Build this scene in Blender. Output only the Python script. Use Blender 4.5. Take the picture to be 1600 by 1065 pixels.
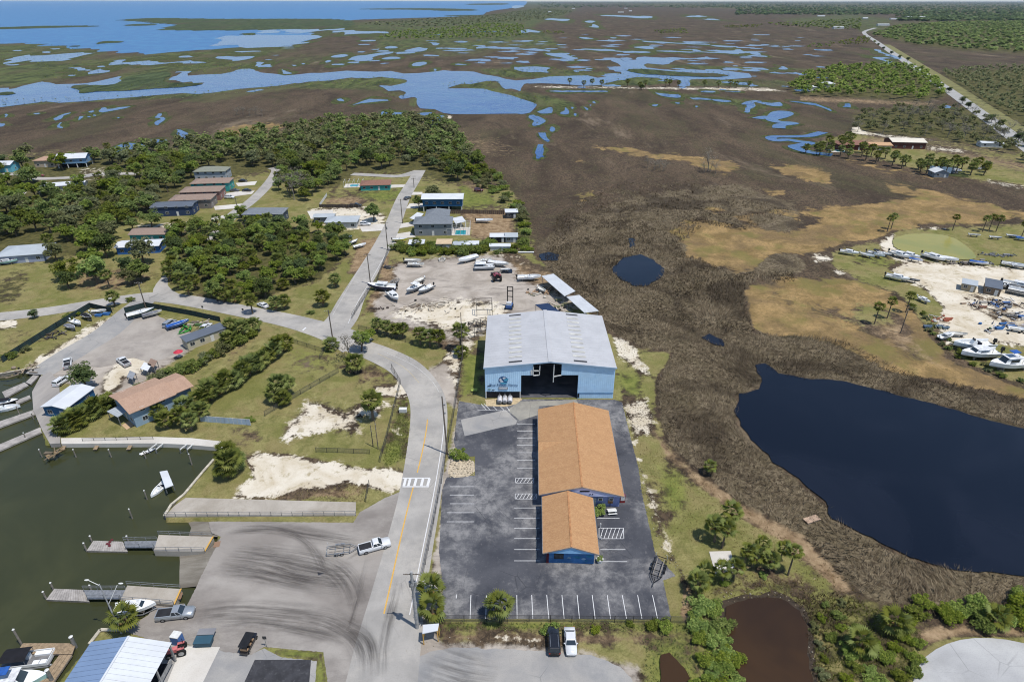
import bpy, bmesh, math, random
import numpy as np
from mathutils import Vector, Matrix, noise as mnoise
from math import radians as R, sin, cos, pi, atan2, hypot

scene = bpy.context.scene
for o in list(bpy.data.objects): bpy.data.objects.remove(o)
COL = scene.collection
rng = random.Random(7)

# ---------------------------------------------------------------- camera
CAM_H, F, CX, CY = 90.0, 978.0, 800.0, 532.5          # drone height (m), focal length in px of a 1600 px wide frame
PITCH = math.atan2(532.0, F)
cam_data = bpy.data.cameras.new('camera'); cam = bpy.data.objects.new('camera', cam_data); COL.objects.link(cam)
cam.location = (0, 0, CAM_H); cam.rotation_euler = (pi/2 - PITCH, 0, 0)
cam_data.sensor_width = 36; cam_data.lens = F/1600*36; cam_data.clip_start = 1; cam_data.clip_end = 200000
scene.camera = cam

# ---------------------------------------------------------------- sky, sun, exposure
SUN_DIR = Vector((0.84*cos(R(68)), -0.54*cos(R(68)), sin(R(68)))).normalized()
world = bpy.data.worlds.new('World'); scene.world = world; world.use_nodes = True
wn = world.node_tree; bg = wn.nodes['Background']
sky = wn.nodes.new('ShaderNodeTexSky'); sky.sky_type = 'NISHITA'; sky.sun_disc = False
sky.sun_elevation = math.asin(SUN_DIR.z); sky.sun_rotation = atan2(SUN_DIR.x, SUN_DIR.y)
sky.altitude = 0; sky.air_density = 1.0; sky.dust_density = 0.3; sky.ozone_density = 2.0
wn.links.new(sky.outputs[0], bg.inputs[0]); bg.inputs[1].default_value = 0.125
sun_l = bpy.data.lights.new('sun', 'SUN'); sun_l.energy = 3.9; sun_l.angle = R(0.53); sun_l.color = (1, 0.955, 0.89)
sun = bpy.data.objects.new('sun', sun_l); COL.objects.link(sun)
sun.rotation_euler = SUN_DIR.to_track_quat('Z', 'Y').to_euler()
vs = scene.view_settings
vs.view_transform = 'Standard'; vs.look = 'None'; vs.exposure = 0.3; vs.gamma = 1.0; vs.use_curve_mapping = False
cy = scene.cycles
cy.filter_width = 1.1; cy.max_bounces = 6; cy.diffuse_bounces = 2; cy.glossy_bounces = 2; cy.transparent_max_bounces = 8
cy.transmission_bounces = 2; cy.volume_bounces = 0; cy.caustics_reflective = False; cy.caustics_refractive = False

# ---------------------------------------------------------------- survey: where a sighted point lies on the ground
SP, CP = sin(PITCH), cos(PITCH)
def G(x, y, z=0.0):
    dx, dv = x-CX, y-CY
    den = F*SP + dv*CP
    t = (CAM_H-z)/den
    return Vector((dx*t, (F*CP - dv*SP)*t, z))
def PX(X, Y, Z=0.0):
    h = CAM_H-Z; d = Y*CP + h*SP
    return CX + F*X/d, CY + F*(h*CP - Y*SP)/d
def pts(s, x0=0, y0=0, k=1.0):
    out = []
    for t in s.split():
        a, b = t.split(','); out.append((x0+float(a)/k, y0+float(b)/k))
    return out

# ---------------------------------------------------------------- object helpers
def tag(o, label=None, cat=None, group=None, kind=None):
    if label: o['label'] = label
    if cat: o['category'] = cat
    if group: o['group'] = group
    if kind: o['kind'] = kind
    return o
def thing(name, label, cat, loc=(0,0,0), rz=0, group=None):
    o = bpy.data.objects.new(name, None); COL.objects.link(o); o.empty_display_size = .3
    o.location = loc; o.rotation_euler = (0,0,rz)
    return tag(o, label, cat, group)
def link(name, me, parent=None):
    o = bpy.data.objects.new(name, me); COL.objects.link(o)
    if parent is not None: o.parent = parent
    return o
def copy_tree(o, parent=None):
    c = o.copy(); COL.objects.link(c)
    if parent is not None: c.parent = parent
    for ch in o.children: copy_tree(ch, c)
    return c
class MB:
    """collects faces for ONE mesh"""
    def __init__(s): s.v = []; s.f = []; s.mi = []; s.cur = 0
    def add(s, vs_, fs):
        b = len(s.v); s.v += [tuple(p) for p in vs_]
        for f in fs: s.f.append(tuple(i+b for i in f)); s.mi.append(s.cur)
    def box(s, x0, x1, y0, y1, z0, z1):
        s.add([(x0,y0,z0),(x1,y0,z0),(x1,y1,z0),(x0,y1,z0),(x0,y0,z1),(x1,y0,z1),(x1,y1,z1),(x0,y1,z1)],
              [(3,2,1,0),(4,5,6,7),(0,1,5,4),(1,2,6,5),(2,3,7,6),(3,0,4,7)])
        return s
    def bar(s, a, b, w, h=None, up=(0,0,1)):
        a, b = Vector(a), Vector(b); d = (b-a).normalized(); h = h or w; up = Vector(up)
        if abs(d.dot(up)) > .95: up = Vector((1,0,0))
        r = d.cross(up).normalized()*w/2; u = r.cross(d).normalized()*h/2
        vs_ = [a-r-u,a+r-u,a+r+u,a-r+u,b-r-u,b+r-u,b+r+u,b-r+u]
        s.add(vs_, [(0,1,2,3),(7,6,5,4),(4,5,1,0),(5,6,2,1),(6,7,3,2),(7,4,0,3)]); return s
    def tube(s, a, b, r0, r1=None, n=8, cap=True):
        a, b = Vector(a), Vector(b); d = (b-a).normalized(); r1 = r0 if r1 is None else r1
        u = d.orthogonal().normalized(); w = d.cross(u)
        A = [a+(u*cos(2*pi*i/n)+w*sin(2*pi*i/n))*r0 for i in range(n)]
        B = [b+(u*cos(2*pi*i/n)+w*sin(2*pi*i/n))*r1 for i in range(n)]
        fs = [(i,(i+1)%n,n+(i+1)%n,n+i) for i in range(n)]
        if cap: fs += [tuple(range(n-1,-1,-1)), tuple(range(n,2*n))]
        s.add(A+B, fs); return s
    def loft(s, rings, cap0=True, cap1=True, closed=True):
        n = len(rings[0]); vs_ = [p for r in rings for p in r]; fs = []
        for k in range(len(rings)-1):
            for i in range(n if closed else n-1):
                j = (i+1)%n; fs.append((k*n+i,k*n+j,(k+1)*n+j,(k+1)*n+i))
        if cap0: fs.append(tuple(range(n-1,-1,-1)))
        if cap1: fs.append(tuple(range((len(rings)-1)*n, len(rings)*n)))
        s.add(vs_, fs); return s
    def prism(s, poly, z0, z1):
        n = len(poly)
        s.add([(p[0],p[1],z0) for p in poly]+[(p[0],p[1],z1) for p in poly],
              [tuple(range(n-1,-1,-1)), tuple(range(n,2*n))]+[(i,(i+1)%n,n+(i+1)%n,n+i) for i in range(n)]); return s
    def ball(s, c, rx, ry, rz, n=10, m=6):
        rings = []
        for k in range(1,m):
            t = pi*k/m
            rings.append([(c[0]+rx*sin(t)*cos(2*pi*i/n), c[1]+ry*sin(t)*sin(2*pi*i/n), c[2]-rz*cos(t)) for i in range(n)])
        s.loft(rings); return s
    def mesh(s, name, mats, smooth=False):
        me = bpy.data.meshes.new(name); me.from_pydata(s.v, [], s.f)
        if not isinstance(mats, (list,tuple)): mats = [mats]
        for m in mats: me.materials.append(m)
        if len(mats) > 1: me.polygons.foreach_set('material_index', s.mi)
        if smooth: me.polygons.foreach_set('use_smooth', [True]*len(s.f))
        me.update(); return me
    def build(s, name, mats, parent=None, smooth=False):
        return link(name, s.mesh(name, mats, smooth), parent)

# ---------------------------------------------------------------- materials
def lin(c): 
    c = c/255.0
    return c/12.92 if c <= .04045 else ((c+.055)/1.055)**2.4
def C(r, g, b, k=1.45):                                # a sunlit photo colour brought back to a base colour
    return (lin(r)/k, lin(g)/k, lin(b)/k, 1)
class NT:
    def __init__(s, name):
        s.m = bpy.data.materials.new(name); s.m.use_nodes = True; s.t = s.m.node_tree
        s.b = s.t.nodes['Principled BSDF']; s.out = s.t.nodes['Material Output']; s._pos = None
    def n(s, kind, **kw):
        nd = s.t.nodes.new(kind)
        for k, v in kw.items(): setattr(nd, k, v)
        return nd
    def set(s, sock, v):
        if isinstance(v, bpy.types.NodeSocket): s.t.links.new(v, sock)
        elif v is not None: sock.default_value = v
    def pos(s, scale=None, obj=False):
        if s._pos is None:
            s._pos = s.n('ShaderNodeTexCoord').outputs['Object'] if obj else s.n('ShaderNodeNewGeometry').outputs['Position']
        if scale is None: return s._pos
        m = s.n('ShaderNodeMapping'); s.t.links.new(s._pos, m.inputs[0]); m.inputs['Scale'].default_value = scale; return m.outputs[0]
    def noise(s, sc, det=4, rough=.55, dist=0, vec=None):
        nd = s.n('ShaderNodeTexNoise'); s.set(nd.inputs['Vector'], vec if vec is not None else s.pos())
        nd.inputs['Scale'].default_value = sc; nd.inputs['Detail'].default_value = det
        nd.inputs['Roughness'].default_value = rough; nd.inputs['Distortion'].default_value = dist
        return nd.outputs[0]
    def vor(s, sc, vec=None, feature='F1', out='Distance'):
        nd = s.n('ShaderNodeTexVoronoi', feature=feature); s.set(nd.inputs['Vector'], vec if vec is not None else s.pos())
        nd.inputs['Scale'].default_value = sc; return nd.outputs[out]
    def math(s, op, a, b=None, c=None, clamp=False):
        nd = s.n('ShaderNodeMath', operation=op, use_clamp=clamp)
        s.set(nd.inputs[0], a); s.set(nd.inputs[1], b)
        if c is not None: s.set(nd.inputs[2], c)
        return nd.outputs[0]
    def ss(s, v, a, b, lo=0.0, hi=1.0):
        nd = s.n('ShaderNodeMapRange', interpolation_type='SMOOTHSTEP'); s.set(nd.inputs[0], v)
        nd.inputs[1].default_value = a; nd.inputs[2].default_value = b; nd.inputs[3].default_value = lo; nd.inputs[4].default_value = hi
        return nd.outputs[0]
    def mix(s, f, a, b, blend='MIX'):
        nd = s.n('ShaderNodeMix', data_type='RGBA', blend_type=blend); s.set(nd.inputs[0], f)
        s.set(nd.inputs[6], a); s.set(nd.inputs[7], b); return nd.outputs[2]
    def bump(s, h, strength=.5, dist=.1):
        nd = s.n('ShaderNodeBump'); nd.inputs['Strength'].default_value = strength; nd.inputs['Distance'].default_value = dist
        s.set(nd.inputs['Height'], h); s.t.links.new(nd.outputs[0], s.b.inputs['Normal'])
    def col(s, v): s.set(s.b.inputs['Base Color'], v); return s
    def pr(s, **kw):
        for k, v in kw.items(): s.set(s.b.inputs[k.replace('_',' ')], v)
        return s
_mats = {}
def mat(name, col, rough=.6, metal=0, var=.25, vs=1.2, spec=.3, bump=0, bs=8, dirt=None):
    """plain surface with uneven tone and a little grime"""
    if name in _mats: return _mats[name]
    t = NT(name); c = tuple(col[:3])+(1,)
    n1 = t.noise(vs, 5, .6); d = tuple(x*(1-var) for x in c[:3])+(1,); l = tuple(min(1,x*(1+var*.5)) for x in c[:3])+(1,)
    cc = t.mix(t.ss(n1,.35,.65), d, l)
    if dirt is not None: cc = t.mix(t.ss(t.noise(vs*2.7, 6, .65), .52, .75, 0, .6), cc, dirt)
    t.col(cc).pr(Roughness=rough, Metallic=metal, Specular_IOR_Level=spec)
    if bump: t.bump(t.noise(bs, 4), bump, .05)
    _mats[name] = t.m; return t.m
def glossy(name, col, rough=.25, metal=0, coat=.0, spec=.5):
    if name in _mats: return _mats[name]
    t = NT(name); c = tuple(col[:3])+(1,)
    t.col(t.mix(t.ss(t.noise(.9, 3), .3, .7), tuple(x*.88 for x in c[:3])+(1,), c)).pr(Roughness=rough, Metallic=metal, Coat_Weight=coat, Specular_IOR_Level=spec)
    _mats[name] = t.m; return t.m
# ================================================================ TERRAIN: one ground sheet, soil and plant cover stored per vertex
def inside(px, py, poly):
    r = np.zeros(px.shape, bool); n = len(poly)
    for i in range(n):
        x1,y1 = poly[i]; x2,y2 = poly[(i+1)%n]
        if y1 == y2: continue
        c = ((y1 > py) != (y2 > py)) & (px < (x2-x1)*(py-y1)/(y2-y1)+x1)
        r ^= c
    return r
def edge_dist(px, py, poly):
    d = np.full(px.shape, 1e9); n = len(poly)
    for i in range(n):
        x1,y1 = poly[i]; x2,y2 = poly[(i+1)%n]; ex,ey = x2-x1, y2-y1; L = ex*ex+ey*ey+1e-9
        t = np.clip(((px-x1)*ex+(py-y1)*ey)/L, 0, 1)
        d = np.minimum(d, np.hypot(px-(x1+t*ex), py-(y1+t*ey)))
    return d
def smooth_poly(poly, it=2):
    for _ in range(it):
        out = []
        for i in range(len(poly)):
            a, b = poly[i], poly[(i+1)%len(poly)]
            out += [(a[0]*.75+b[0]*.25, a[1]*.75+b[1]*.25), (a[0]*.25+b[0]*.75, a[1]*.25+b[1]*.75)]
        poly = out
    return poly

TYPES = ['tan','rush','mangrove','dirt','grass','lush','sand','gravel','floor']
PAINT = []          # (type or 'marsh', polygon in sighting coordinates, feather, strength)
def paint(t, poly, feather=8, k=1.0): PAINT.append((t, poly, feather, k))

# --- far greens
paint('mangrove', pts('800,2 2300,2 2300,13 1500,20 1250,17 1000,9 800,7'), 4)
paint('mangrove', pts('1345,48 1400,32 1520,24 1700,20 2300,18 2300,95 1620,88 1500,80 1440,72 1390,62'), 5)
paint('mangrove', pts('1220,30 1330,22 1390,30 1370,44 1250,40'), 6)
paint('mangrove', pts('1470,112 1540,105 1700,104 2300,110 2300,215 1620,215 1580,190 1530,160 1490,135'), 6)
paint('mangrove', pts('545,36 640,31 780,22 830,12 900,14 880,26 840,38 820,50 860,56 800,64 700,64 600,66 560,50'), 6)
paint('mangrove', pts('400,30 545,30 560,44 480,46 420,47'), 3)
paint('mangrove', pts('600,64 860,60 880,74 700,80 590,76'), 8)
paint('floor', pts('0,95 100,86 220,85 330,88 420,84 520,92 420,112 330,118 200,120 100,135 0,136 -200,140 -200,95'), 8, .6)
paint('mangrove', pts('0,67 50,66 100,71 165,81 120,90 60,96 0,96 -200,96 -200,67'), 5)
paint('mangrove', pts('0,98 60,94 140,92 240,84 330,92 330,106 260,112 170,112 110,122 60,135 0,138 -200,140 -200,100'), 7, .9); paint('mangrove', pts('330,88 520,72 640,78 760,80 760,90 600,98 480,112 400,110 340,104'), 10, .5)
paint('mangrove', pts('190,118 260,112 270,124 258,130 322,130 290,138 230,140 130,146 105,136 160,136'), 5)
paint('mangrove', pts('280,104 400,100 400,108 370,114 330,118 290,112'), 5)
paint('mangrove', pts('400,71 470,66 470,74 400,86 300,92 240,84 330,78'), 4, .8)
paint('floor', pts('1362,52 1400,36 1520,28 1700,24 2300,22 2300,92 1620,86 1500,79 1440,72 1390,62'), 5, .9); paint('floor', pts('1470,112 1540,106 1700,105 2300,110 2300,215 1620,215 1580,190 1530,160 1490,135'), 6, .8); paint('floor', pts('850,3 2300,3 2300,14 1500,22 1250,18 1000,9'), 3, .9)
# river banks
paint('mangrove', pts('-200,158 120,152 260,149 400,135 500,126 600,119 634,121 634,131 590,134 600,140 570,140 480,138 400,146 330,160 280,158 300,152 120,160 -200,172'), 4)
paint('mangrove', pts('600,145 640,144 640,150 620,153'), 4); paint('mangrove', pts('640,155 655,152 648,168 640,165'), 3)
paint('mangrove', pts('690,132 740,127 785,128 787,140 830,150 850,156 870,170 855,175 830,163 780,150 730,137 700,137'), 3)
paint('mangrove', pts('750,109 800,107 860,108 980,116 960,118 860,121 800,122 760,116'), 4)
paint('mangrove', pts('975,107 1140,114 1142,121 1050,120 980,114'), 3)
paint('mangrove', pts('945,128 985,118 1050,119 1050,130 1000,134 946,133'), 3)
paint('mangrove', pts('1070,122 1240,126 1240,138 1070,135'), 4)
paint('mangrove', pts('1000,100 1200,106 1300,108 1300,112 1180,112 1010,105'), 3)
paint('mangrove', pts('1020,143 1120,150 1200,158 1200,172 1150,168 1090,158'), 4, .8)
paint('mangrove', pts('810,140 860,150 900,160 900,172 870,176 840,166'), 4, .8)
# --- main land
LAND = pts('-900,258 0,240 120,236 180,238 300,222 420,205 520,188 610,178 690,183 700,196 735,240 775,272 800,300 826,345 836,378 838,398 862,408 858,430 905,468 930,500 958,520 1000,543 1048,548 1050,560 1028,590 1024,625 1032,660 1044,690 1075,720 1110,748 1140,770 1180,795 1225,815 1260,838 1290,860 1310,895 1330,925 1400,965 1480,985 1600,992 2400,990 2400,1600 -1500,1600')
paint('grass', LAND, 7)
paint('floor', pts('-900,262 0,245 120,240 300,228 430,210 530,192 640,186 700,196 735,245 770,275 780,290 700,290 640,275 560,275 520,300 420,270 330,290 250,330 140,330 140,400 60,410 -100,390 -900,420'), 8, .85)
paint('floor', pts('262,372 330,352 420,345 540,372 545,400 500,440 400,470 330,470 262,445'), 6, .85)
paint('tan', pts('350,200 420,192 450,196 380,210 340,212'), 5)
paint('dirt', pts('560,372 600,366 604,395 575,425 540,430 550,400'), 6, .8)
paint('sand', pts('480,325 560,318 605,335 600,352 545,362 505,352'), 6, .7)
paint('dirt', pts('500,308 560,302 580,312 560,322 505,320'), 5, .7)
paint('lush', pts('540,300 590,296 640,292 640,310 600,318'), 6, .8)
paint('dirt', pts('712,330 800,326 806,372 770,378 735,372 730,345'), 7, .9)
paint('lush', pts('718,290 770,288 772,322 720,325'), 5, .9)
paint('lush', pts('775,320 825,335 834,372 820,392 806,388 806,330'), 6, .8)
paint('dirt', pts('725,285 765,285 765,305 735,305'), 6, .6)
paint('sand', pts('120,258 175,262 170,285 125,280'), 5, .4)
paint('lush', pts('0,252 28,258 25,273 0,275'), 3, .6)
paint('sand', pts('205,350 300,345 290,360 215,365'), 5, .6)
# left neighbourhood lawns
paint('dirt', pts('120,420 200,412 260,430 215,452 150,462 110,455'), 8, .6)
paint('dirt', pts('0,512 60,500 120,500 80,540 0,548'), 8, .45)
paint('sand', pts('0,503 24,500 24,509 0,513'), 4)
paint('floor', pts('0,430 45,418 52,438 30,475 0,480 -200,480 -200,420'), 8, .6)
# yard left (marina): gravel
paint('gravel', pts('215,488 300,520 320,505 300,545 235,585 200,620 150,650 110,600 70,585 60,565 110,545 170,508'), 6)
paint('sand', pts('165,585 200,560 235,548 245,556 230,575 195,590 180,610 160,612'), 7)
paint('sand', pts('60,575 150,520 165,510 170,520 110,555 70,585'), 6, .5)
paint('sand', pts('125,552 155,535 150,548 135,556'), 4, .7)
paint('sand', pts('260,495 280,498 278,510 262,505'), 4, .6)
paint('sand', pts('40,572 70,552 110,527 150,502 176,492 176,500 160,515 110,548 70,578'), 6, .72)
# lots between the palm rows
paint('lush', pts('445,540 520,530 535,575 500,590 450,585'), 14, .5)
paint('dirt', pts('330,660 400,655 430,690 380,720 350,700'), 14, .5)
paint('dirt', pts('280,570 380,540 400,600 300,640'), 20, .35)
paint('dirt', pts('355,545 410,520 410,528 380,545 360,560'), 8, .6)
paint('sand', pts('440,680 448,660 470,640 480,624 500,626 540,640 560,628 590,632 590,648 560,655 570,680 520,672 500,680 470,682 450,690'), 9, .74)
paint('sand', pts('585,603 622,603 622,618 588,620'), 3, .9)
paint('sand', pts('600,625 626,628 626,642 590,640'), 8, .6)
paint('lush', pts('598,700 632,620 640,660 634,715 602,730'), 9, .9)
paint('sand', pts('612,665 635,645 632,690 608,690'), 8, .45)
paint('sand', pts('362,778 395,745 385,716 400,708 450,708 500,718 560,730 632,735 640,760 610,770 545,755 500,768 460,775 400,780'), 7, .86)
paint('dirt', pts('390,778 480,768 545,756 570,760 570,784 450,782'), 7, .6)
paint('lush', pts('540,572 620,560 632,590 610,605 560,600'), 16, .4)
paint('dirt', pts('545,575 600,570 610,598 560,605'), 10, .5)
paint('gravel', pts('640,596 700,560 715,565 716,700 700,760 662,960 640,980 630,1065 560,1200 640,1200 690,960 690,760 720,640'), 6, .95)
paint('sand', pts('620,590 645,580 665,600 640,618 622,620'), 6, .8)
paint('sand', pts('690,560 724,545 722,600 708,605 712,575'), 6, .6)
# boat storage yard
paint('gravel', pts('620,412 700,402 790,398 850,425 905,470 860,500 770,510 740,530 700,540 640,512 590,500 580,470 602,445'), 7)
paint('sand', pts('610,488 640,478 700,468 770,470 800,490 760,512 700,520 650,502'), 9, .8)
paint('sand', pts('780,398 812,400 826,412 820,420 790,405'), 5, .8); paint('sand', pts('830,418 848,424 845,436 832,428'), 5, .8)
paint('dirt', pts('575,400 610,395 620,440 590,470 570,500 558,495 590,440'), 8, .7)
paint('dirt', pts('800,405 860,425 890,470 850,455 800,430'), 10, .8)
paint('dirt', pts('600,505 720,525 700,548 640,530'), 9, .5)
paint('sand', pts('700,545 740,520 745,545 720,560 715,590 700,590'), 7, .6)
# right of the warehouse and lot
paint('lush', pts('722,560 756,545 752,612 722,618'), 8, .9)
paint('sand', pts('958,525 985,530 1000,560 1020,590 1005,585 985,570 965,555'), 7, .85)
paint('lush', pts('962,580 1000,585 1005,620 975,625'), 8, .8)
paint('sand', pts('968,628 1010,622 1024,650 1020,680 990,685'), 8, .72)
paint('sand', pts('990,690 1010,740 1030,770 1045,830 1060,880 1080,900 1068,905 1045,880 1020,820 1003,770'), 8, .55)
paint('dirt', pts('1020,670 1045,700 1075,725 1120,755 1190,800 1260,838 1300,880 1340,930 1310,925 1265,880 1215,845 1150,805 1085,755 1035,710'), 7, .9)
paint('lush', pts('1030,730 1065,735 1075,790 1050,810 1035,780'), 14, .8)
paint('dirt', pts('1120,860 1250,870 1300,930 1230,930 1120,900'), 14, .5)
paint('dirt', pts('1065,905 1080,915 1085,950 1070,975 1060,960'), 6, .8)
paint('lush', pts('1085,920 1230,905 1260,930 1100,930'), 10, .5)
# bottom strip
paint('dirt', pts('690,982 1080,985 1080,1010 900,1012 690,1005'), 9, .6)
paint('sand', pts('760,985 870,995 900,1005 870,1012 740,1000'), 8, .5)
paint('lush', pts('1010,990 1080,985 1110,1065 1120,1200 1000,1200'), 14, .6)
paint('lush', pts('690,970 1080,972 1080,982 690,982'), 5, .7)
paint('gravel', pts('660,1000 880,1010 1000,1040 1010,1100 620,1100 640,1020'), 8, .7)
paint('dirt', pts('1430,985 1500,975 1600,975 1900,1000 1900,1040 1600,990 1500,992 1440,1010'), 6, .9)
paint('floor', pts('1240,930 1330,925 1440,970 1440,1100 1270,1200 1260,1000'), 10, .6)
paint('lush', pts('412,1012 500,1015 512,1065 490,1065 495,1030 440,1025'), 5, .8)
# --- near marsh: tall grey rush
paint('rush', pts('830,395 850,350 960,300 1100,275 1250,300 1300,330 1240,440 1000,440'), 34, .6)
paint('rush', pts('838,392 900,340 1000,310 1150,290 1250,330 1240,420 1180,430 1165,480 1180,520 1320,530 1370,560 1440,590 1560,615 1700,640 1700,700 1570,655 1480,635 1390,615 1300,592 1230,588 1150,620 1150,665 1170,690 1230,740 1290,790 1300,810 1430,880 1600,895 1900,900 1900,985 1600,975 1480,960 1350,930 1300,880 1255,835 1160,785 1080,725 1045,690 1032,650 1028,600 1052,550 1000,540 950,515 930,490 880,440'), 5, .97)
# --- tan saltgrass
zz = lambda s: pts(s, 900, 200, 4)
paint('tan', zz('110,115 330,120 500,160 760,180 990,215 1030,250 930,285 800,250 700,215 430,180 230,145'), 5, .95)
paint('tan', zz('1210,235 1400,232 1590,275 1590,345 1480,340 1300,290'), 5, .95)
paint('tan', zz('1170,390 1300,390 1310,420 1200,415'), 4, .9); paint('tan', zz('800,500 900,495 940,525 860,530'), 4, .9)
paint('tan', zz('590,650 680,580 800,565 960,610 1150,640 1380,640 1600,560 2000,460 2300,440 2700,560 2300,640 1900,700 1650,720 1500,800 1250,790 1130,880 1010,905 900,870 690,800 700,730'), 6, .95)
paint('tan', zz('990,560 1080,525 1290,515 1400,560 1380,600 1330,560 1200,540 1090,560 1180,600 1170,630 1080,610'), 5, .9)
paint('tan', zz('1380,510 1600,480 2100,470 2300,520 1700,580 1450,560'), 6, .8)
paint('tan', zz('0,420 110,390 130,430 30,465'), 5, .7); paint('tan', zz('0,190 70,185 60,205 0,215'), 4, .7)
paint('tan', pts('1380,282 1470,300 1600,330 1800,350 1800,365 1600,345 1480,325 1390,300'), 5, .7)
paint('tan', pts('1165,455 1180,440 1240,432 1290,436 1330,430 1420,470 1460,530 1480,560 1600,605 1800,640 1800,665 1600,625 1540,606 1450,592 1380,575 1350,555 1290,535 1180,515 1168,490'), 6, .95)
paint('grass', pts('1190,440 1260,470 1360,480 1400,505 1330,520 1260,490 1200,470'), 14, .5)
paint('grass', pts('1340,475 1400,480 1410,520 1350,510'), 10, .6)
paint('dirt', pts('1350,510 1410,500 1440,540 1470,570 1400,545'), 12, .6)
paint('rush', zz('1080,560 1200,540 1340,560 1380,600 1300,640 1180,620'), 4, .9)
paint('rush', zz('1140,870 1210,800 1380,800 1430,860 1400,900 1200,905'), 4, .95)
paint('tan', zz('1660,200 1900,225 2300,290 2300,330 1900,280 1700,230'), 8, .6)
# --- right-hand yard
YARD = pts('1300,395 1330,385 1375,376 1395,362 1450,352 1520,355 1600,350 2100,355 2100,690 1700,625 1600,600 1540,580 1490,552 1450,515 1425,480 1400,455 1350,440 1300,420')
paint('grass', YARD, 6, .95)
paint('lush', pts('1330,395 1380,392 1400,420 1330,415'), 8, .6); paint('lush', pts('1450,510 1490,545 1560,585 1560,570 1500,535 1470,510'), 8, .7)
paint('sand', pts('1392,420 1420,408 1600,420 1900,430 1900,570 1600,540 1560,535 1480,535 1465,510 1475,480 1445,450 1410,435'), 6)
paint('sand', pts('1375,378 1395,366 1400,390 1440,404 1400,405 1380,392'), 5, .9); paint('sand', pts('1440,352 1480,353 1480,360 1435,358'), 4, .6)
paint('dirt', pts('1490,460 1540,450 1600,465 1600,520 1540,500'), 10, .5)
paint('sand', pts('1262,395 1290,398 1300,405 1275,410'), 4, .7); paint('sand', pts('1300,418 1330,428 1310,432'), 4, .6)
# --- compound by the creek, top right
paint('grass', pts('1250,232 1300,222 1330,238 1420,262 1600,296 1900,320 1900,250 1600,232 1500,205 1340,205 1300,215'), 5, .9)
paint('dirt', pts('1340,225 1420,232 1540,262 1620,280 1620,250 1500,228 1400,215'), 8, .55)
paint('floor', pts('1330,175 1420,165 1530,170 1600,215 1590,240 1500,225 1340,205'), 6, .8)
paint('sand', pts('1330,200 1342,197 1346,204 1380,210 1440,216 1470,219 1440,219 1380,214 1330,208'), 2, .75)
paint('sand', pts('1436,226 1490,230 1530,240 1500,240 1450,234'), 3, .55)
paint('sand', pts('1540,280 1600,288 1600,296 1550,288'), 4, .6); paint('dirt', pts('1345,215 1430,218 1430,230 1345,228'), 4, .7)
paint('dirt', pts('1250,150 1330,153 1460,160 1460,166 1330,161 1250,158'), 3, .7)
paint('sand', pts('812,135 850,134 1000,136 1200,137 1230,143 1200,143 1000,139 860,138'), 1.6, .6)
paint('floor', pts('1230,130 1280,108 1400,103 1450,118 1480,150 1450,158 1330,152 1240,148'), 5, .9)
paint('lush', pts('1465,130 1500,150 1540,185 1600,230 1610,228 1560,180 1500,138'), 3, .6)
paint('sand', pts('660,190 690,180 708,182 700,188 672,196'), 3)
paint('dirt', pts('700,200 790,225 800,240 740,238'), 14, .5)

BASIN = pts('-400,560 0,584 34,578 66,574 62,590 50,612 52,640 60,660 70,690 96,692 200,690 344,697 348,702 286,772 258,800 258,812 338,812 338,950 230,958 190,985 157,985 60,1100 -60,1260 -600,1260')
rows = np.concatenate([np.array([2.7,3.0]), np.arange(3.5,150,1.6), np.arange(150,300,2.1), np.arange(300,1085,2.6), np.arange(1090,1500,14)])
cols = np.concatenate([np.arange(-700,-60,16), np.arange(-60,1660,3.1), np.arange(1660,2320,16)])
gx, gy = np.meshgrid(cols, rows)
H_, W_ = gx.shape
den = F*SP + (gy-CY)*CP; t_ = CAM_H/den
X, Y = (gx-CX)*t_, (F*CP-(gy-CY)*SP)*t_
Z = np.zeros_like(X)
wts = {k: np.zeros(gx.shape, np.float32) for k in TYPES}
for (ty, poly, fe, k) in PAINT:
    xs = [p[0] for p in poly]; ys = [p[1] for p in poly]
    m = (gx > min(xs)-fe*1.6) & (gx < max(xs)+fe*1.6) & (gy > min(ys)-fe*1.6) & (gy < max(ys)+fe*1.6)
    if not m.any(): continue
    a, b = gx[m], gy[m]
    d = edge_dist(a, b, poly); d = np.where(inside(a, b, poly), d, -d)
    fe2 = fe*(1.0 if fe < 4 else 1.55); w = np.clip(.5 + d/(2*fe2), 0, 1)*k
    for q in TYPES: wts[q][m] *= (1-w)
    if ty != 'marsh': wts[ty][m] += w
ib = inside(gx, gy, BASIN); Z[ib] = -2.6
# gentle unevenness of the soil
rs = np.random.RandomState(3)
Z += np.where(ib, 0, -0.03) + 0.012*np.sin(X*.37+1.3)*np.sin(Y*.41) 
verts = np.stack([X.ravel(), Y.ravel(), Z.ravel()], 1)
idx = np.arange(H_*W_).reshape(H_, W_)
quads = np.stack([idx[1:,:-1], idx[1:,1:], idx[:-1,1:], idx[:-1,:-1]], -1).reshape(-1,4)
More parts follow.
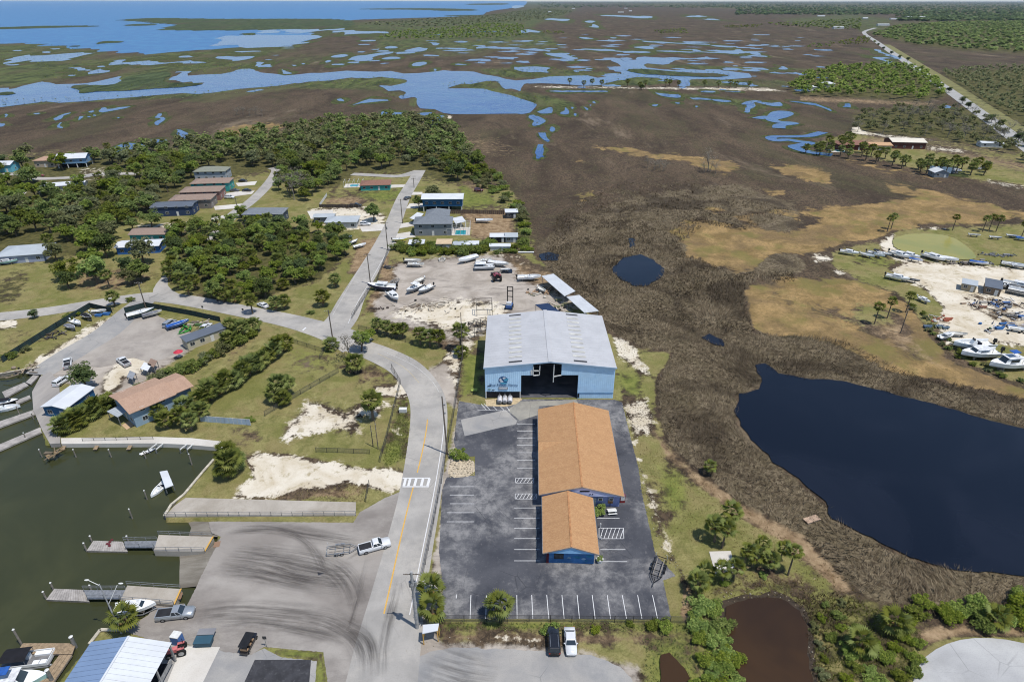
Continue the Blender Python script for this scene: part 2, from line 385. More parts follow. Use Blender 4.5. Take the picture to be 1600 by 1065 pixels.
# apron of ground behind and beside the viewpoint
nv = len(verts); yb = float(Y[-1,0])
xl, xr = float(X[-1].min()), float(X[-1].max())
extra = np.array([(xl,yb,-.03),(xr,yb,-.03),(xr,-3000,-.03),(xl,-3000,-.03),(-6000,-3000,-.03),(-6000,yb,-.03),(6000,yb,-.03),(6000,-3000,-.03)])
far_l = np.array([(float(X[0,0]),float(Y[0,0]),-.03),(-60000,float(Y[0,0]),-.03),(-60000,yb,-.03),(float(X[0,-1]),float(Y[0,-1]),-.03),(60000,float(Y[0,0]),-.03),(60000,yb,-.03)])
verts = np.concatenate([verts, extra])
quads = np.concatenate([quads, np.array([(nv+3,nv+2,nv+1,nv),(nv+4,nv+3,nv,nv+5),(nv+2,nv+7,nv+6,nv+1)])])
me = bpy.data.meshes.new('ground')
me.vertices.add(len(verts)); me.vertices.foreach_set('co', verts.astype(np.float32).ravel())
me.loops.add(quads.size); me.loops.foreach_set('vertex_index', quads.astype(np.int32).ravel())
me.polygons.add(len(quads)); me.polygons.foreach_set('loop_start', np.arange(0, quads.size, 4, dtype=np.int32))
me.polygons.foreach_set('loop_total', np.full(len(quads), 4, np.int32))
me.update(calc_edges=True); me.validate()
def vattr(name, a, b, c):
    at = me.color_attributes.new(name, 'FLOAT_COLOR', 'POINT')
    buf = np.zeros((len(verts),4), np.float32); buf[:,3] = 1
    for i, k in enumerate((a,b,c)): buf[:nv,i] = wts[k].ravel()
    buf[nv:,1 if name == 'cover_b' else 0] = 1 if name == 'cover_b' else 0
    at.data.foreach_set('color', buf.ravel())
vattr('cover_a','tan','rush','mangrove'); vattr('cover_b','dirt','grass','lush'); vattr('cover_c','sand','gravel','floor')

t = NT('ground_cover')
def attr(n):
    a = t.n('ShaderNodeAttribute', attribute_name=n); s_ = t.n('ShaderNodeSeparateColor'); t.t.links.new(a.outputs['Color'], s_.inputs[0]); return s_.outputs
A, B_, C_ = attr('cover_a'), attr('cover_b'), attr('cover_c')
brk = t.noise(.35, 5, .72, .3); brk2 = t.noise(.06, 3, .6); fine = t.noise(2.6, 4, .75); mid = t.noise(.11, 5, .66, .8)
streak = t.noise(.03, 5, .7, .6, t.pos((1,.4,1))); tuft = t.noise(.8, 4, .75, 1.2)
ragged = t.math('ADD', t.math('MULTIPLY', brk, .6), t.math('MULTIPLY', mid, .4))
def W(w, e=.2, amp=1.0, n=None):
    n = n or ragged; amp *= 2.6
    # ragged borders: noise decides where the cover gives way; pure cover and no cover stay pure
    v = t.math('ADD', w, t.math('MULTIPLY', t.math('SUBTRACT', n, .5), amp))
    m = t.ss(v, .5-e, .5+e)
    gate = t.math('MULTIPLY', m, t.ss(w, .0, .3)); return t.math('MAXIMUM', gate, t.ss(w, .9, 1.0))
marsh = t.mix(t.ss(streak,.32,.68), C(74,62,50), C(122,104,84)); marsh = t.mix(t.ss(mid,.45,.7,0,.75), marsh, C(98,88,64)); marsh = t.mix(t.ss(tuft,.36,.62,.1,1), C(56,49,42), marsh); marsh = t.mix(t.math('MULTIPLY', t.ss(tuft,.55,.75,0,.8), t.ss(mid,.4,.6)), marsh, C(142,131,114))
marsh = t.mix(t.math('MULTIPLY', t.ss(t.noise(.012,6,.75,.5,t.pos((1,.35,1))),.5,.6), t.ss(tuft,.3,.7,.2,.5)), marsh, C(84,84,56))
marsh = t.mix(t.ss(t.noise(.02,6,.75,.4,t.pos((1,.3,1))),.56,.68,0,.6), marsh, C(140,124,104))
c = marsh
flo = t.mix(t.ss(brk,.3,.7), C(66,68,40), C(112,106,66)); c = t.mix(W(C_[2]), c, flo)
rush = t.mix(t.ss(tuft,.36,.64), C(80,69,54), C(144,130,106)); rush = t.mix(t.ss(mid,.42,.62,0,.55), rush, C(102,92,70)); rush = t.mix(t.ss(t.noise(.04,4,.65,.8),.46,.62,0,.75), rush, C(66,57,47)); c = t.mix(W(A[1], .12, .7), c, rush)
tan = t.mix(t.ss(mid,.35,.65), C(136,114,74), C(180,150,102)); tan = t.mix(t.ss(t.noise(.028,5,.7,.6),.46,.62,0,.75), tan, C(126,106,78)); tan = t.mix(t.ss(tuft,.42,.66,0,.6), tan, C(104,90,62)); tan = t.mix(t.ss(fine,.5,.7,0,.35), tan, C(96,82,58)); tan = t.mix(t.ss(brk2,.5,.66,0,.7), tan, C(122,116,66)); c = t.mix(W(A[0], .12, .6, mid), c, tan)
man = t.mix(t.ss(t.noise(.06,5,.8,.6,t.pos((1,.3,1))),.36,.62), C(56,64,40), C(102,110,66)); man = t.mix(t.ss(t.noise(.015,5,.75,.4,t.pos((1,.3,1))),.45,.62,0,.75), man, C(96,88,66)); c = t.mix(W(A[2], .15, .9), c, man)
dirt = t.mix(t.ss(brk,.3,.7), C(128,104,78), C(178,154,122)); dirt = t.mix(t.ss(fine,.5,.7,0,.4), dirt, C(110,102,62)); c = t.mix(W(B_[0], .3, .9), c, dirt)
gr = t.mix(t.ss(brk,.28,.72), C(112,112,64), C(162,154,102)); gr = t.mix(t.ss(mid,.43,.61,0,.72), gr, C(150,136,94)); gr = t.mix(t.ss(brk2,.47,.63,0,.62), gr, C(116,120,62)); gr = t.mix(t.ss(fine,.45,.62,0,.4), gr, C(90,88,46)); gr = t.mix(t.ss(t.noise(.5,6,.7),.62,.72,0,.55), gr, C(188,172,138)); c = t.mix(W(B_[1], .12, .7), c, gr)
lu = t.mix(t.ss(brk,.3,.7), C(98,110,50), C(138,140,76)); lu = t.mix(t.ss(fine,.5,.7,0,.4), lu, C(84,92,44)); c = t.mix(W(B_[2], .3, .9), c, lu)
gv = t.mix(t.ss(mid,.35,.65), C(166,156,144), C(194,184,172)); gv = t.mix(t.ss(t.noise(.16,6,.65,1.5,t.pos((.5,1.3,1))),.5,.68,0,.7), gv, C(140,132,124)); gv = t.mix(t.ss(fine,.55,.75,0,.35), gv, C(205,196,182)); c = t.mix(W(C_[1], .2, .8), c, gv)
sa = t.mix(t.ss(mid,.3,.65), C(206,192,166), C(233,224,206)); sa = t.mix(t.ss(fine,.56,.72,0,.5), sa, C(170,154,122)); sa = t.mix(t.ss(brk,.54,.68,0,.7), sa, C(158,144,104)); c = t.mix(W(C_[0], .1, 1.1), c, sa)
t.col(c).pr(Roughness=.95, Specular_IOR_Level=.1)
hgt = t.math('ADD', t.math('MULTIPLY', tuft, t.math('ADD', t.math('MULTIPLY', A[1], 1.2), .25)), t.math('MULTIPLY', fine, .12))
t.bump(hgt, .8, .5)
me.materials.append(t.m)
ground = link('ground', me); tag(ground, kind='structure')

# ================================================================ sheets: roads, pads, water
def sheet(name, poly, z, m, smooth=1, jit=.0, parent=None, kind='structure', sub=0, ground_z=None, grow=0, ay=1.0):
    p = smooth_poly(poly, smooth) if smooth else poly
    w = [G(x, y, z if ground_z is None else ground_z) for x, y in p]
    if jit:
        w2 = []
        for i in range(len(w)):
            a, b = w[i], w[(i+1)%len(w)]; L = (b-a).length; n = max(1, min(60, int(L/(jit*1.8))))
            for k in range(n):
                q = a.lerp(b, k/n); v = mnoise.noise_vector(Vector((q.x/(jit*5), q.y/(jit*5*ay), 3.7)))
                v2 = mnoise.noise_vector(Vector((q.x/(jit*1.6), q.y/(jit*1.6*ay), 9.1)))
                w2.append(q + Vector((v.x+v2.x*.5, (v.y+v2.y*.5)*ay, 0))*jit)
        w = w2
    if grow:
        ar = sum(w[i].x*w[(i+1)%len(w)].y-w[(i+1)%len(w)].x*w[i].y for i in range(len(w))); sg = 1 if ar > 0 else -1; w3 = []
        for i in range(len(w)):
            d = w[(i+2)%len(w)]-w[i-2]; d.z = 0
            d = d.normalized() if d.length > 1e-6 else Vector((1,0,0)); nn = mnoise.noise(Vector((w[i].x/grow*.2, w[i].y/grow*.2, 5)))
            w3.append(w[i]+Vector((d.y*sg*grow, -d.x*sg*grow*1.6*max(1,ay*.8), 0))*(1+.9*nn))
        w = w3
    mb = MB(); mb.add([(q.x,q.y,z+(rng.uniform(0,.02) if grow else 0)) for q in w], [tuple(range(len(w)-1,-1,-1))])
    me_ = mb.mesh(name, m)
    if me_.polygons[0].normal.z < 0: me_.flip_normals()
    o = link(name, me_, parent)
    if parent is None: tag(o, kind=kind)
    return o
def ribbon_pts(line, wid, z=0.0):
    P_ = [G(x,y,z) for x,y in line]
    out = []
    for i in range(len(P_)-1):                      # Catmull-Rom through the surveyed points
        p0 = P_[max(i-1,0)]; p1 = P_[i]; p2 = P_[i+1]; p3 = P_[min(i+2,len(P_)-1)]
        w1 = wid[i] if isinstance(wid,(list,tuple)) else wid; w2 = wid[i+1] if isinstance(wid,(list,tuple)) else wid
        n = 6
        for k in range(n):
            u = k/n; q = .5*((2*p1)+(p2-p0)*u+(2*p0-5*p1+4*p2-p3)*u*u+(3*p1-p0-3*p2+p3)*u**3); out.append((q, w1+(w2-w1)*u))
    out.append((P_[-1], wid[-1] if isinstance(wid,(list,tuple)) else wid)); return out
def ribbon(name, line, wid, z, m, parent=None, off=0.0, dash=None, dz=0.0):
    rp = ribbon_pts(line, wid); mb = MB(); L_, R_ = [], []
    for i,(q,w) in enumerate(rp):
        d = (rp[min(i+1,len(rp)-1)][0]-rp[max(i-1,0)][0]); d.z = 0; d.normalize(); n = Vector((d.y,-d.x,0))
        L_.append(q+n*(off-w/2)); R_.append(q+n*(off+w/2))
    n = len(L_); vs_ = [(p.x,p.y,z+dz*i) for i,p in enumerate(L_)]+[(p.x,p.y,z+dz*i) for i,p in enumerate(R_)]
    mb.add(vs_, [(i, n+i, n+i+1, i+1) for i in range(n-1) if dash is None or (i % dash) < dash/2])
    o = mb.build(name, m, parent)
    if parent is None: tag(o, kind='structure')
    return o

def asphalt(name, a, b, wear, k=.5, cracks=True, stretch=(1,1,1)):
    t = NT(name); p = t.pos(stretch)
    c = t.mix(t.ss(t.noise(.12,5,.6,.5,p),.3,.7), a, b)
    c = t.mix(t.math('MULTIPLY', t.ss(t.noise(.07,6,.7,.25,p),.42,.6), t.ss(t.noise(.45,5,.75,.2,p),.34,.62,.15,k)), c, wear)
    c = t.mix(t.ss(t.noise(1.1,5,.75,.2,p),.55,.78,0,k*.5), c, wear)
    c = t.mix(t.ss(t.noise(6,3,.6),.45,.75,0,.25), c, tuple(x*.6 for x in a[:3])+(1,))
    if cracks:
        d = t.vor(.16, vec=t.pos(), feature='DISTANCE_TO_EDGE')
        c = t.mix(t.math('MULTIPLY', t.ss(d,.004,.012,1,0), t.ss(t.noise(.05,3),.5,.6,0,.5)), c, tuple(x*.55 for x in a[:3])+(1,))
    t.col(c).pr(Roughness=.92, Specular_IOR_Level=.15); t.bump(t.noise(9,3), .3, .03); return t.m
def water(name, base, rough=.08, sc=.5, bump=.25, dist=.2, alt=None, ior=1.33, stretch=(1,1,1), spec=.5):
    t = NT(name); c = base
    if alt is not None: c = t.mix(t.ss(t.noise(.03,4,.6,1),.4,.66), base, alt)
    t.col(c).pr(Roughness=rough, IOR=ior, Specular_IOR_Level=spec)
    t.bump(t.math('ADD', t.noise(sc,4,.6,.4,t.pos(stretch)), t.math('MULTIPLY', t.noise(sc*.12,3,.5,.3,t.pos(stretch)), 1.5)), bump, dist); return t.m
M_SEA = water('sea_water', C(26,84,136,1.0), .35, .05, .5, 3.0, alt=C(44,104,146,1.0), stretch=(.5,1.4,1), spec=.3)
M_RIVER = water('river_water', C(24,66,120,1.0), .22, .15, .35, .8, alt=C(40,80,124,1.0), spec=.28)
M_POND = water('pond_water', C(14,20,31,1.0), .14, .5, .3, .08, alt=C(22,27,38,1.0), stretch=(.6,1.3,1), spec=.34)
M_BASIN = water('basin_water', C(50,53,33,1.0), .1, .9, .35, .08, alt=C(60,62,39,1.0), stretch=(1.6,.6,1))
M_BROWN = water('brown_water', C(58,42,26,1.0), .1, .8, .2, .06, alt=C(44,32,22,1.0))
M_GREEN = water('green_water', C(142,134,62,1.1), .2, .8, .12, .04, alt=C(126,126,58,1.1), spec=.3)
WZ = .12
_wz = [0]
def wat(poly, m=None, z=WZ, jit=.8, sm=2, name='water'):
    _wz[0] += 1; ym = sum(G(x,max(y,30)).y for x,y in poly)/len(poly)
    if ym > 330 and m is not M_SEA:
        tk = 2*abs(sum(poly[i][0]*poly[(i+1)%len(poly)][1]-poly[(i+1)%len(poly)][0]*poly[i][1] for i in range(len(poly))))/2/sum(hypot(poly[i][0]-poly[(i+1)%len(poly)][0], poly[i][1]-poly[(i+1)%len(poly)][1]) for i in range(len(poly)))
        jit = max(.8, ym/130*min(1, tk/6)); sm = min(sm, 1); ay = max(1, ym/150*min(1, tk/4))
        if name != 'river': sheet('marsh_bank', poly, .03+.0016*(_wz[0]%40), M_BANK, sm, jit, grow=ym/170, ay=ay)
        return sheet(name, poly, z+.004*(_wz[0]%40), m or M_RIVER, sm, jit, ay=ay)
    if m is M_SEA: return sheet(name, poly, z, m, 1, 8, ay=8)
    return sheet(name, poly, z+.004*(_wz[0]%40), m or M_RIVER, sm, jit)
t = NT('mangrove_bank'); _a = t.noise(.25,5,.75,.8); _b = t.noise(.03,3,.6)
t.col(t.mix(t.ss(_b,.5,.68,0,.9), t.mix(t.ss(_a,.35,.65), C(52,60,38), C(98,104,60)), C(96,86,66))).pr(Roughness=.95, Specular_IOR_Level=.1); t.bump(_a,.9,1.5); M_BANK = t.m
# the open gulf
wat(pts('-1500,1.2 822,1.2 824,4 820,9 800,13 762,18 753,25 631,29 560,31 540,33 470,44 500,58 470,68 405,73 287,79 243,84 216,84 165,81 101,73 51,68 0,67 -1500,68'), M_SEA, .1, 6, 2, 'sea')
M_ISLE = ground.data.materials[0]
_iz = [0]
def isle(poly, z=.3, jit=3):
    _iz[0] += 1; o = sheet('island', poly, .34+.006*_iz[0], M_SCRUB, 1, jit, ay=max(2,jit*1.4)); return o
t = NT('island_scrub'); tf = t.noise(.05,6,.8,1,t.pos((1,.2,1))); md = t.noise(.012,5,.7,.5,t.pos((1,.2,1)))
t.col(t.mix(t.ss(md,.5,.7,0,.8), t.mix(t.ss(tf,.35,.65), C(50,62,42), C(90,102,66)), C(88,80,66))).pr(Roughness=.95, Specular_IOR_Level=.1); t.bump(tf,.8,3); M_SCRUB = t.m
isle(pts('182,31 236,28.6 280,28.6 338,29.8 440,29.6 545,29.7 556,40 540,45 480,46 400,47.3 300,47.8 247,47.4 252,43 282,39.5 240,36 200,33'), .35, 8)
isle(pts('-200,45 0,43 60,40.6 155,40 155,42 60,44.5 0,46 -200,48'), .35, 5); isle(pts('190,39.5 215,37.6 248,38 240,40 200,41'), .35, 3)
isle(pts('152,66.5 165,64 194,64.6 190,67 160,68 150,70'), .35, 2); isle(pts('372,53 400,51 400,55.5 380,55'), .35, 3)
isle(pts('560,14 640,13 700,13.5 745,15 750,17 690,17.5 660,15.6 560,15'), .35, 10); isle(pts('690,24.5 740,23.5 757,24.5 700,26'), .35, 5); isle(pts('720,6.5 790,5 800,7.5 740,8.5'), .35, 12)
isle(pts('108,72 125,71 125,73 110,73.5'), .35, 2)
# channels and pools of the marsh
z1 = lambda s: pts(s, 0, 0, 4); z2 = lambda s: pts(s, 400, 0, 4); z3 = lambda s: pts(s, 800, 0, 4); z4 = lambda s: pts(s, 1200, 0, 4)
wat(z1('-800,590 0,555 130,548 230,520 290,505 380,515 520,520 640,505 700,490 760,475 770,495 795,520 720,530 700,550 640,560 600,575 680,575 850,565 1000,560 1150,548 1290,525 1200,515 1120,520 1030,510 1040,485 1080,475 1070,452 1140,452 1160,465 1310,470 1480,450 1490,435 1600,428 1640,450 1780,462 1900,462 2050,455 2200,446 2400,446 2600,448 2750,445 2850,448 2990,450 3010,462 3100,485 3200,496 3380,488 3600,478 3840,470 3920,462 3820,440 3880,412 3800,378 3880,370 4000,382 3960,362 4050,356 4180,360 4350,365 4430,352 4430,364 4300,373 4180,378 4160,395 4020,402 4050,432 4300,435 4500,440 4660,452 4690,468 4670,488 4600,498 4300,498 4270,530 4220,528 4200,478 4040,482 3840,500 3780,524 3570,530 3330,526 3280,516 3255,545 3250,570 3200,568 3140,560 3130,515 3000,512 2770,540 2900,550 2980,560 3100,590 3200,615 3390,640 3330,688 3300,702 3200,716 2900,718 2710,708 2640,692 2600,680 2590,660 2612,622 2600,610 2510,632 2510,605 2556,592 2540,580 2390,560 2340,546 2470,532 2535,510 2530,490 2450,480 2200,490 2000,505 1800,528 1600,545 1400,570 1200,588 900,605 600,628 300,645 0,660 -800,690'), M_RIVER, WZ, 2.2, 2, 'river')
o_ = isle(z1('425,545 480,530 640,535 720,525 760,500 780,480 1000,450 1060,450 1070,475 1030,490 1030,515 1130,520 1280,522 1200,540 1050,550 700,572 600,570 540,582 490,580 500,560'), .2, 2); 
isle(z1('0,580 60,572 108,582 60,592 0,595 -60,590'), .2, 1.5); isle(z1('3900,436 4000,428 4100,438 4300,455 4500,460 4560,473 4480,483 4300,478 4050,466 3960,454'), .2, 2)
for s_ in ['0,395 60,370 150,345 220,350 350,340 470,335 560,335 500,345 480,365 400,380 330,385 200,392 120,385 60,400 0,405','440,425 500,415 550,440 540,450 480,438','550,440 670,435 660,458 560,460','690,385 740,375 760,388 950,392 1150,388 1330,385 1200,400 950,405 720,415','1310,362 1440,355 1540,362 1550,375 1430,392 1400,378','600,415 660,410 650,420 610,422','1120,352 1200,346 1180,365 1130,362','300,305 390,303 340,312','240,325 320,322 300,335','60,318 140,312 130,322','20,405 130,402 90,412','420,470 480,468 450,478',
  '615,680 640,675 700,682 770,664 800,672 700,692 640,702','460,735 500,728 520,742 490,752','540,700 590,690 580,705','380,715 440,705 400,725 375,745 320,760 340,740','355,770 380,768 405,800 380,800','195,708 260,706 230,718','580,715 608,720 590,728','540,728 570,726 560,736','980,712 1020,710 1040,740 1000,755 985,790 955,775 960,762 1020,742 985,725','20,712 45,716 35,740','0,765 38,778 20,790 0,788','725,735 748,732 740,742',
  '1080,815 1110,822 1220,845 1240,850 1180,865 1110,862','680,935 760,905 870,900 910,880 1030,880 1000,895 900,920 820,930 700,960 660,958']: wat(z1(s_), None, WZ, .9)
for s_ in ['-250,225 -100,222 0,218 190,218 360,222 480,228 390,240 390,262 280,270 200,285 0,285 -200,290','0,195 60,185 140,188 150,205 60,212 0,212','150,185 300,180 560,182 520,190 400,195 300,205 150,200','450,200 560,192 700,195 880,198 740,212 560,215','20,145 160,140 120,152 30,152','640,255 750,250 740,260 660,260','450,355 540,340 590,340 560,355 470,362','590,375 610,352 700,345 820,335 820,345 700,362 700,385 640,392 600,390','760,370 860,352 930,365 840,372','800,295 870,282 890,300 820,305','910,320 1000,300 1080,302 1040,330 950,335','960,400 1050,385 1080,398 1030,415','465,400 560,398 540,410 480,410','420,390 450,375 470,385 430,395','1090,265 1150,270 1140,285 1100,278','1370,292 1440,290 1435,302 1375,304','1120,300 1180,298 1170,306 1130,306','0,390 40,390 50,405 105,395 100,415 60,428 0,410','580,665 640,640 720,615 830,618 830,630 700,640 650,650','510,618 540,615 560,635 530,635','775,690 850,695 920,710 900,722 800,718','1000,705 1100,695 1100,710 1020,722','1080,745 1120,728 1180,732 1150,755 1090,762','150,430 230,460 180,465 170,445','220,405 255,408 240,416','1240,398 1340,405 1250,408','1105,430 1130,430 1125,445 1108,443','280,395 315,398 290,405']: wat(z2(s_), None, WZ, .9)
for s_ in ['190,115 370,120 370,132 230,128','550,95 700,98 930,105 800,118 720,108 560,100','450,132 530,130 520,142 460,140','40,195 80,187 180,192 150,210 60,208','480,155 525,152 520,170 490,170','1080,102 1200,97 1200,106 1100,110','1200,118 1280,118 1270,128 1210,126','0,35 90,35 60,50 0,55','410,230 470,235 525,245 440,245','600,235 660,236 640,244','800,255 900,260 1100,272 1240,275 1240,283 1000,272 830,265','1260,285 1380,288 1370,300 1270,295','760,290 850,287 890,298 850,308 770,298','430,305 640,310 650,318 870,322 860,335 700,325 450,312','900,318 1100,325 1270,325 1440,308 1460,325 1400,342 1300,330 1130,330 920,325','1480,325 1520,325 1570,342 1510,345','190,310 240,315 240,325 200,320','225,338 330,340 420,358 350,375 320,360 240,350','0,420 130,415 260,425 220,440 240,455 180,450 0,447','455,425 510,428 500,434 465,434','380,440 425,446 400,455','1120,310 1160,310 1200,325 1150,325','320,670 345,672 362,705 330,715 300,705','360,668 390,670 380,685','380,708 405,708 395,732','450,665 478,680 465,692','500,640 520,632 520,650','480,655 500,655 490,665','870,655 910,652 905,665 880,665','1010,640 1050,642 1040,652','1140,662 1165,662 1150,675',
  '140,702 210,682 250,676 252,700 200,715 160,710','110,715 200,745 190,768 160,765 165,790 130,790 140,768 150,755 105,735','225,790 265,800 250,825 230,820','180,825 200,830 210,860 235,880 215,888 180,860','160,915 190,915 185,945 175,990 155,985','885,575 1000,585 1045,592 1030,608 950,605 900,590','1095,605 1130,610 1230,615 1240,625 1130,625','1250,620 1370,628 1360,638 1260,632','1440,670 1470,640 1535,636 1530,655 1480,670 1490,710 1460,705','230,565 400,568 600,568 590,576 400,576 240,574','1180,570 1280,570 1270,582 1190,580','1300,570 1430,572 1420,578']: wat(z3(s_), None, WZ, .9)
for k,(l_,w_) in enumerate([('1165,164 1172,160 1186,158',9),('1183,186 1197,183 1204,186 1213,177 1224,175 1231,178 1221,183 1206,187 1216,191 1239,193 1219,196 1217,201',10),('1286,207 1275,210 1262,213 1230,214 1212,214 1204,216 1212,220 1230,219 1250,222 1265,224 1252,227 1240,230 1255,236 1275,240 1300,243',8),('836,182 848,189 840,195 836,196',5),('845,208 848,214 855,220',4),('845,226 843,232 841,240 846,246',4)]):
    ribbon('marsh_bank', pts(l_), w_*2.0, .05+.002*k, M_BANK, dz=.0007); ribbon('creek', pts(l_), w_, .26+.002*k, M_RIVER, dz=.0011)
for s_ in ['-80,640 20,628 70,630 60,655 0,658','665,310 720,315 750,350 790,372 845,418 800,418 750,390 700,345','60,430 90,412 130,428 100,438','0,455 50,448 40,458','110,630 250,640 330,655 400,690 390,698 320,662 200,645','440,665 500,645 530,660 500,670','1090,670 1120,660 1160,668 1120,678']: wat(z4(s_), None, WZ, .9)
# countless small pools of the far marsh, one sheet
rd = random.Random(12); mb = MB()
for k in range(230):
    x = rd.uniform(380,1300); y = rd.triangular(38,165,70)
    if rd.random() < .35: x = rd.uniform(700,1200); y = rd.uniform(60,110)
    if 560 < x < 900 and 100 < y < 185: continue
    if x < 560 and 100 < y < 140: continue
    p = G(x,y); a = rd.uniform(4,16)*(p.y/900); b = a*rd.uniform(.35,.9); n = 10; ph = rd.uniform(0,6)
    mb.add([(p.x+a*cos(2*pi*i/n)*rd.uniform(.5,1.2)+b*.4*sin(3*2*pi*i/n+ph), p.y+b*2*sin(2*pi*i/n)*rd.uniform(.5,1.2), .09+.0005*k) for i in range(n)], [tuple(range(n))])
o = mb.build('marsh_pools', M_RIVER); tag(o, kind='structure')
# near ponds
POND = pts('1148,640 1155,615 1185,608 1192,596 1180,570 1195,568 1215,582 1260,592 1300,592 1350,602 1400,616 1450,628 1500,642 1560,660 1620,672 2100,740 2100,930 1600,900 1540,893 1470,885 1420,868 1350,835 1300,808 1290,782 1250,748 1210,722 1180,690 1160,670')
wat(POND, M_POND, .1, .7, 0, 'pond')
wat(pts('955,420 975,402 1000,397 1020,405 1038,420 1035,432 1010,447 990,446 970,436'), M_POND, .1, .5, 0, 'pond')
wat(pts('982,372 992,372 992,384 984,386'), M_POND, .1, .5, 0, 'pond'); wat(pts('1096,526 1110,522 1128,530 1132,540 1112,536'), M_POND, .1, .6, 0, 'pond')
wat(pts('842,397 858,393 874,398 870,407 846,406'), M_POND, .1, .5, 0, 'pond'); wat(pts('786,420 800,420 800,426 782,426'), M_POND, .1, .4, 0, 'pond')
sheet('pond_bank', pts('1135,945 1150,938 1200,932 1225,936 1250,955 1262,985 1262,1020 1270,1065 1280,1120 1140,1120 1145,1065 1130,1000'), .02, mat('wet_mud', C(66,54,40), .6, var=.4, vs=1.5), 0, .4, grow=.8)
wat(pts('1135,945 1150,938 1200,932 1225,936 1250,955 1262,985 1262,1020 1270,1065 1280,1120 1140,1120 1145,1065 1130,1000'), M_BROWN, .1, .4, 0, 'pond')
wat(pts('1032,1022 1045,1020 1070,1045 1085,1070 1085,1110 1030,1110'), M_BROWN, .1, .4, 0, 'pond')
wat(pts('1392,372 1420,365 1470,365 1500,375 1528,400 1520,406 1460,404 1400,392'), M_GREEN, .1, .5, 2, 'pond')
wat(pts('1450,258 1490,262 1500,272 1460,268'), M_POND, .1, .5, 0, 'pond')
# boat basin, 0.9 m below the quay
sheet('basin_water', pts('-420,560 0,580 70,570 380,690 360,960 200,1000 60,1120 -60,1280 -620,1280'), -.9, M_BASIN, 0, 0, ground_z=-.9)

M_ROAD = asphalt('road_asphalt', C(160,157,152), C(184,180,174), C(200,194,184), .6)
M_LOT = asphalt('lot_asphalt', C(70,72,79), C(94,95,100), C(168,166,164), .72)
M_APRON = asphalt('apron_concrete', C(150,143,136), C(178,172,164), C(120,113,108), .6, False, (.45,.8,1))
M_DRIVE = asphalt('drive_concrete', C(150,150,150), C(176,172,166), C(196,192,184), .4)
M_CONC = asphalt('pale_concrete', C(212,206,196), C(228,224,216), C(190,182,170), .4)
M_RAMP = asphalt('ramp_concrete', C(128,122,112), C(162,156,144), C(96,88,76), .7, False, (.25,1.6,1))
M_WHITE = mat('road_paint_white', C(236,236,236), .7, var=.12, vs=3, dirt=C(150,150,150)); M_YELLOW = mat('road_paint_yellow', C(226,178,88), .7, var=.12, vs=3, dirt=C(180,160,120))
ROAD = pts('560,1240 590,1100 606,1010 622,930 640,850 655,780 664,720 670,660 668,625 655,598 630,572 590,552 550,538')
ribbon('road', ROAD, [11,11,10.5,9.5,9,8.8,8.8,9,9.2,9.2,9,8.5,8], .024, M_ROAD)
ribbon('road', pts('515,520 535,497 548,470 565,440 590,398 612,355 630,310 645,285 656,266'), [11,10,9,8.5,8,7.5,7,7,7], .020, M_ROAD)
ribbon('road', pts('560,540 525,522 480,508 440,498 380,486 320,474 270,466 225,464 150,474 60,488 -60,500 -300,520'), [11,10,8.5,8,7.5,7.5,7.5,7.5,7,7,7,7], .028, M_ROAD)
sheet('road', pts('238,462 240,448 257,428 262,432 262,450 290,464'), .016, M_ROAD, 1)
ribbon('road', pts('330,375 365,335 388,318 408,300 425,280 432,266 425,262'), 6, .016, M_ROAD)
ribbon('road', pts('655,268 625,275 590,274 550,272'), [9,6,6,6], .026, M_ROAD)
ribbon('road', pts('-60,274 30,272 60,279 130,276 150,272 230,271'), 6, .016, M_ROAD); ribbon('road', pts('0,305 40,302'), 6, .016, M_ROAD)
ribbon('lane', pts('60,585 110,553 165,520 205,485 228,468'), [8,9,9,8,8], .012, M_DRIVE)
sheet('yard_pavement', pts('168,520 200,492 225,484 262,500 295,520 320,520 290,545 240,568 200,556 165,575 130,570 120,590 100,575 130,548'), .008, asphalt('yard_gravel', C(168,160,150), C(186,178,168), C(140,132,126), .6, False), 1, .4)
# highway far right
ribbon('highway', pts('1368,44 1352,49 1352,54 1370,66 1390,80 1420,100 1450,120 1490,147 1530,176 1570,205 1605,230 1680,285'), [12,12,12,12,13,13,13,13,13,13,13,13], .2, asphalt('highway_asphalt', C(165,165,162), C(180,178,174), C(190,188,184), .4))
ribbon('verge', pts('1380,70 1420,96 1450,115 1490,142 1530,170 1570,198 1605,222'), 16, .1, mat('verge_grass', C(130,126,76), .9, vs=.08), off=-6)
# parking lot
LOT = pts('689,966 692,920 686,860 691,765 698,745 742,742 742,712 716,715 709,690 717,626 762,634 815,623 960,624 972,628 983,674 998,732 1003,770 1012,810 1024,865 1056,899 1036,906 1049,967')
LOTO = sheet('parking_lot', LOT, .006, M_LOT, 0, .12)
sheet('driveway', pts('720,655 790,640 808,657 806,662 726,681'), .010, M_DRIVE, 0)
sheet('driveway', pts('793,640 812,627 900,624 905,632 842,634 840,648 812,657'), .010, asphalt('worn_drive', C(150,148,142), C(176,172,160), C(120,118,116), .5), 0, .1)
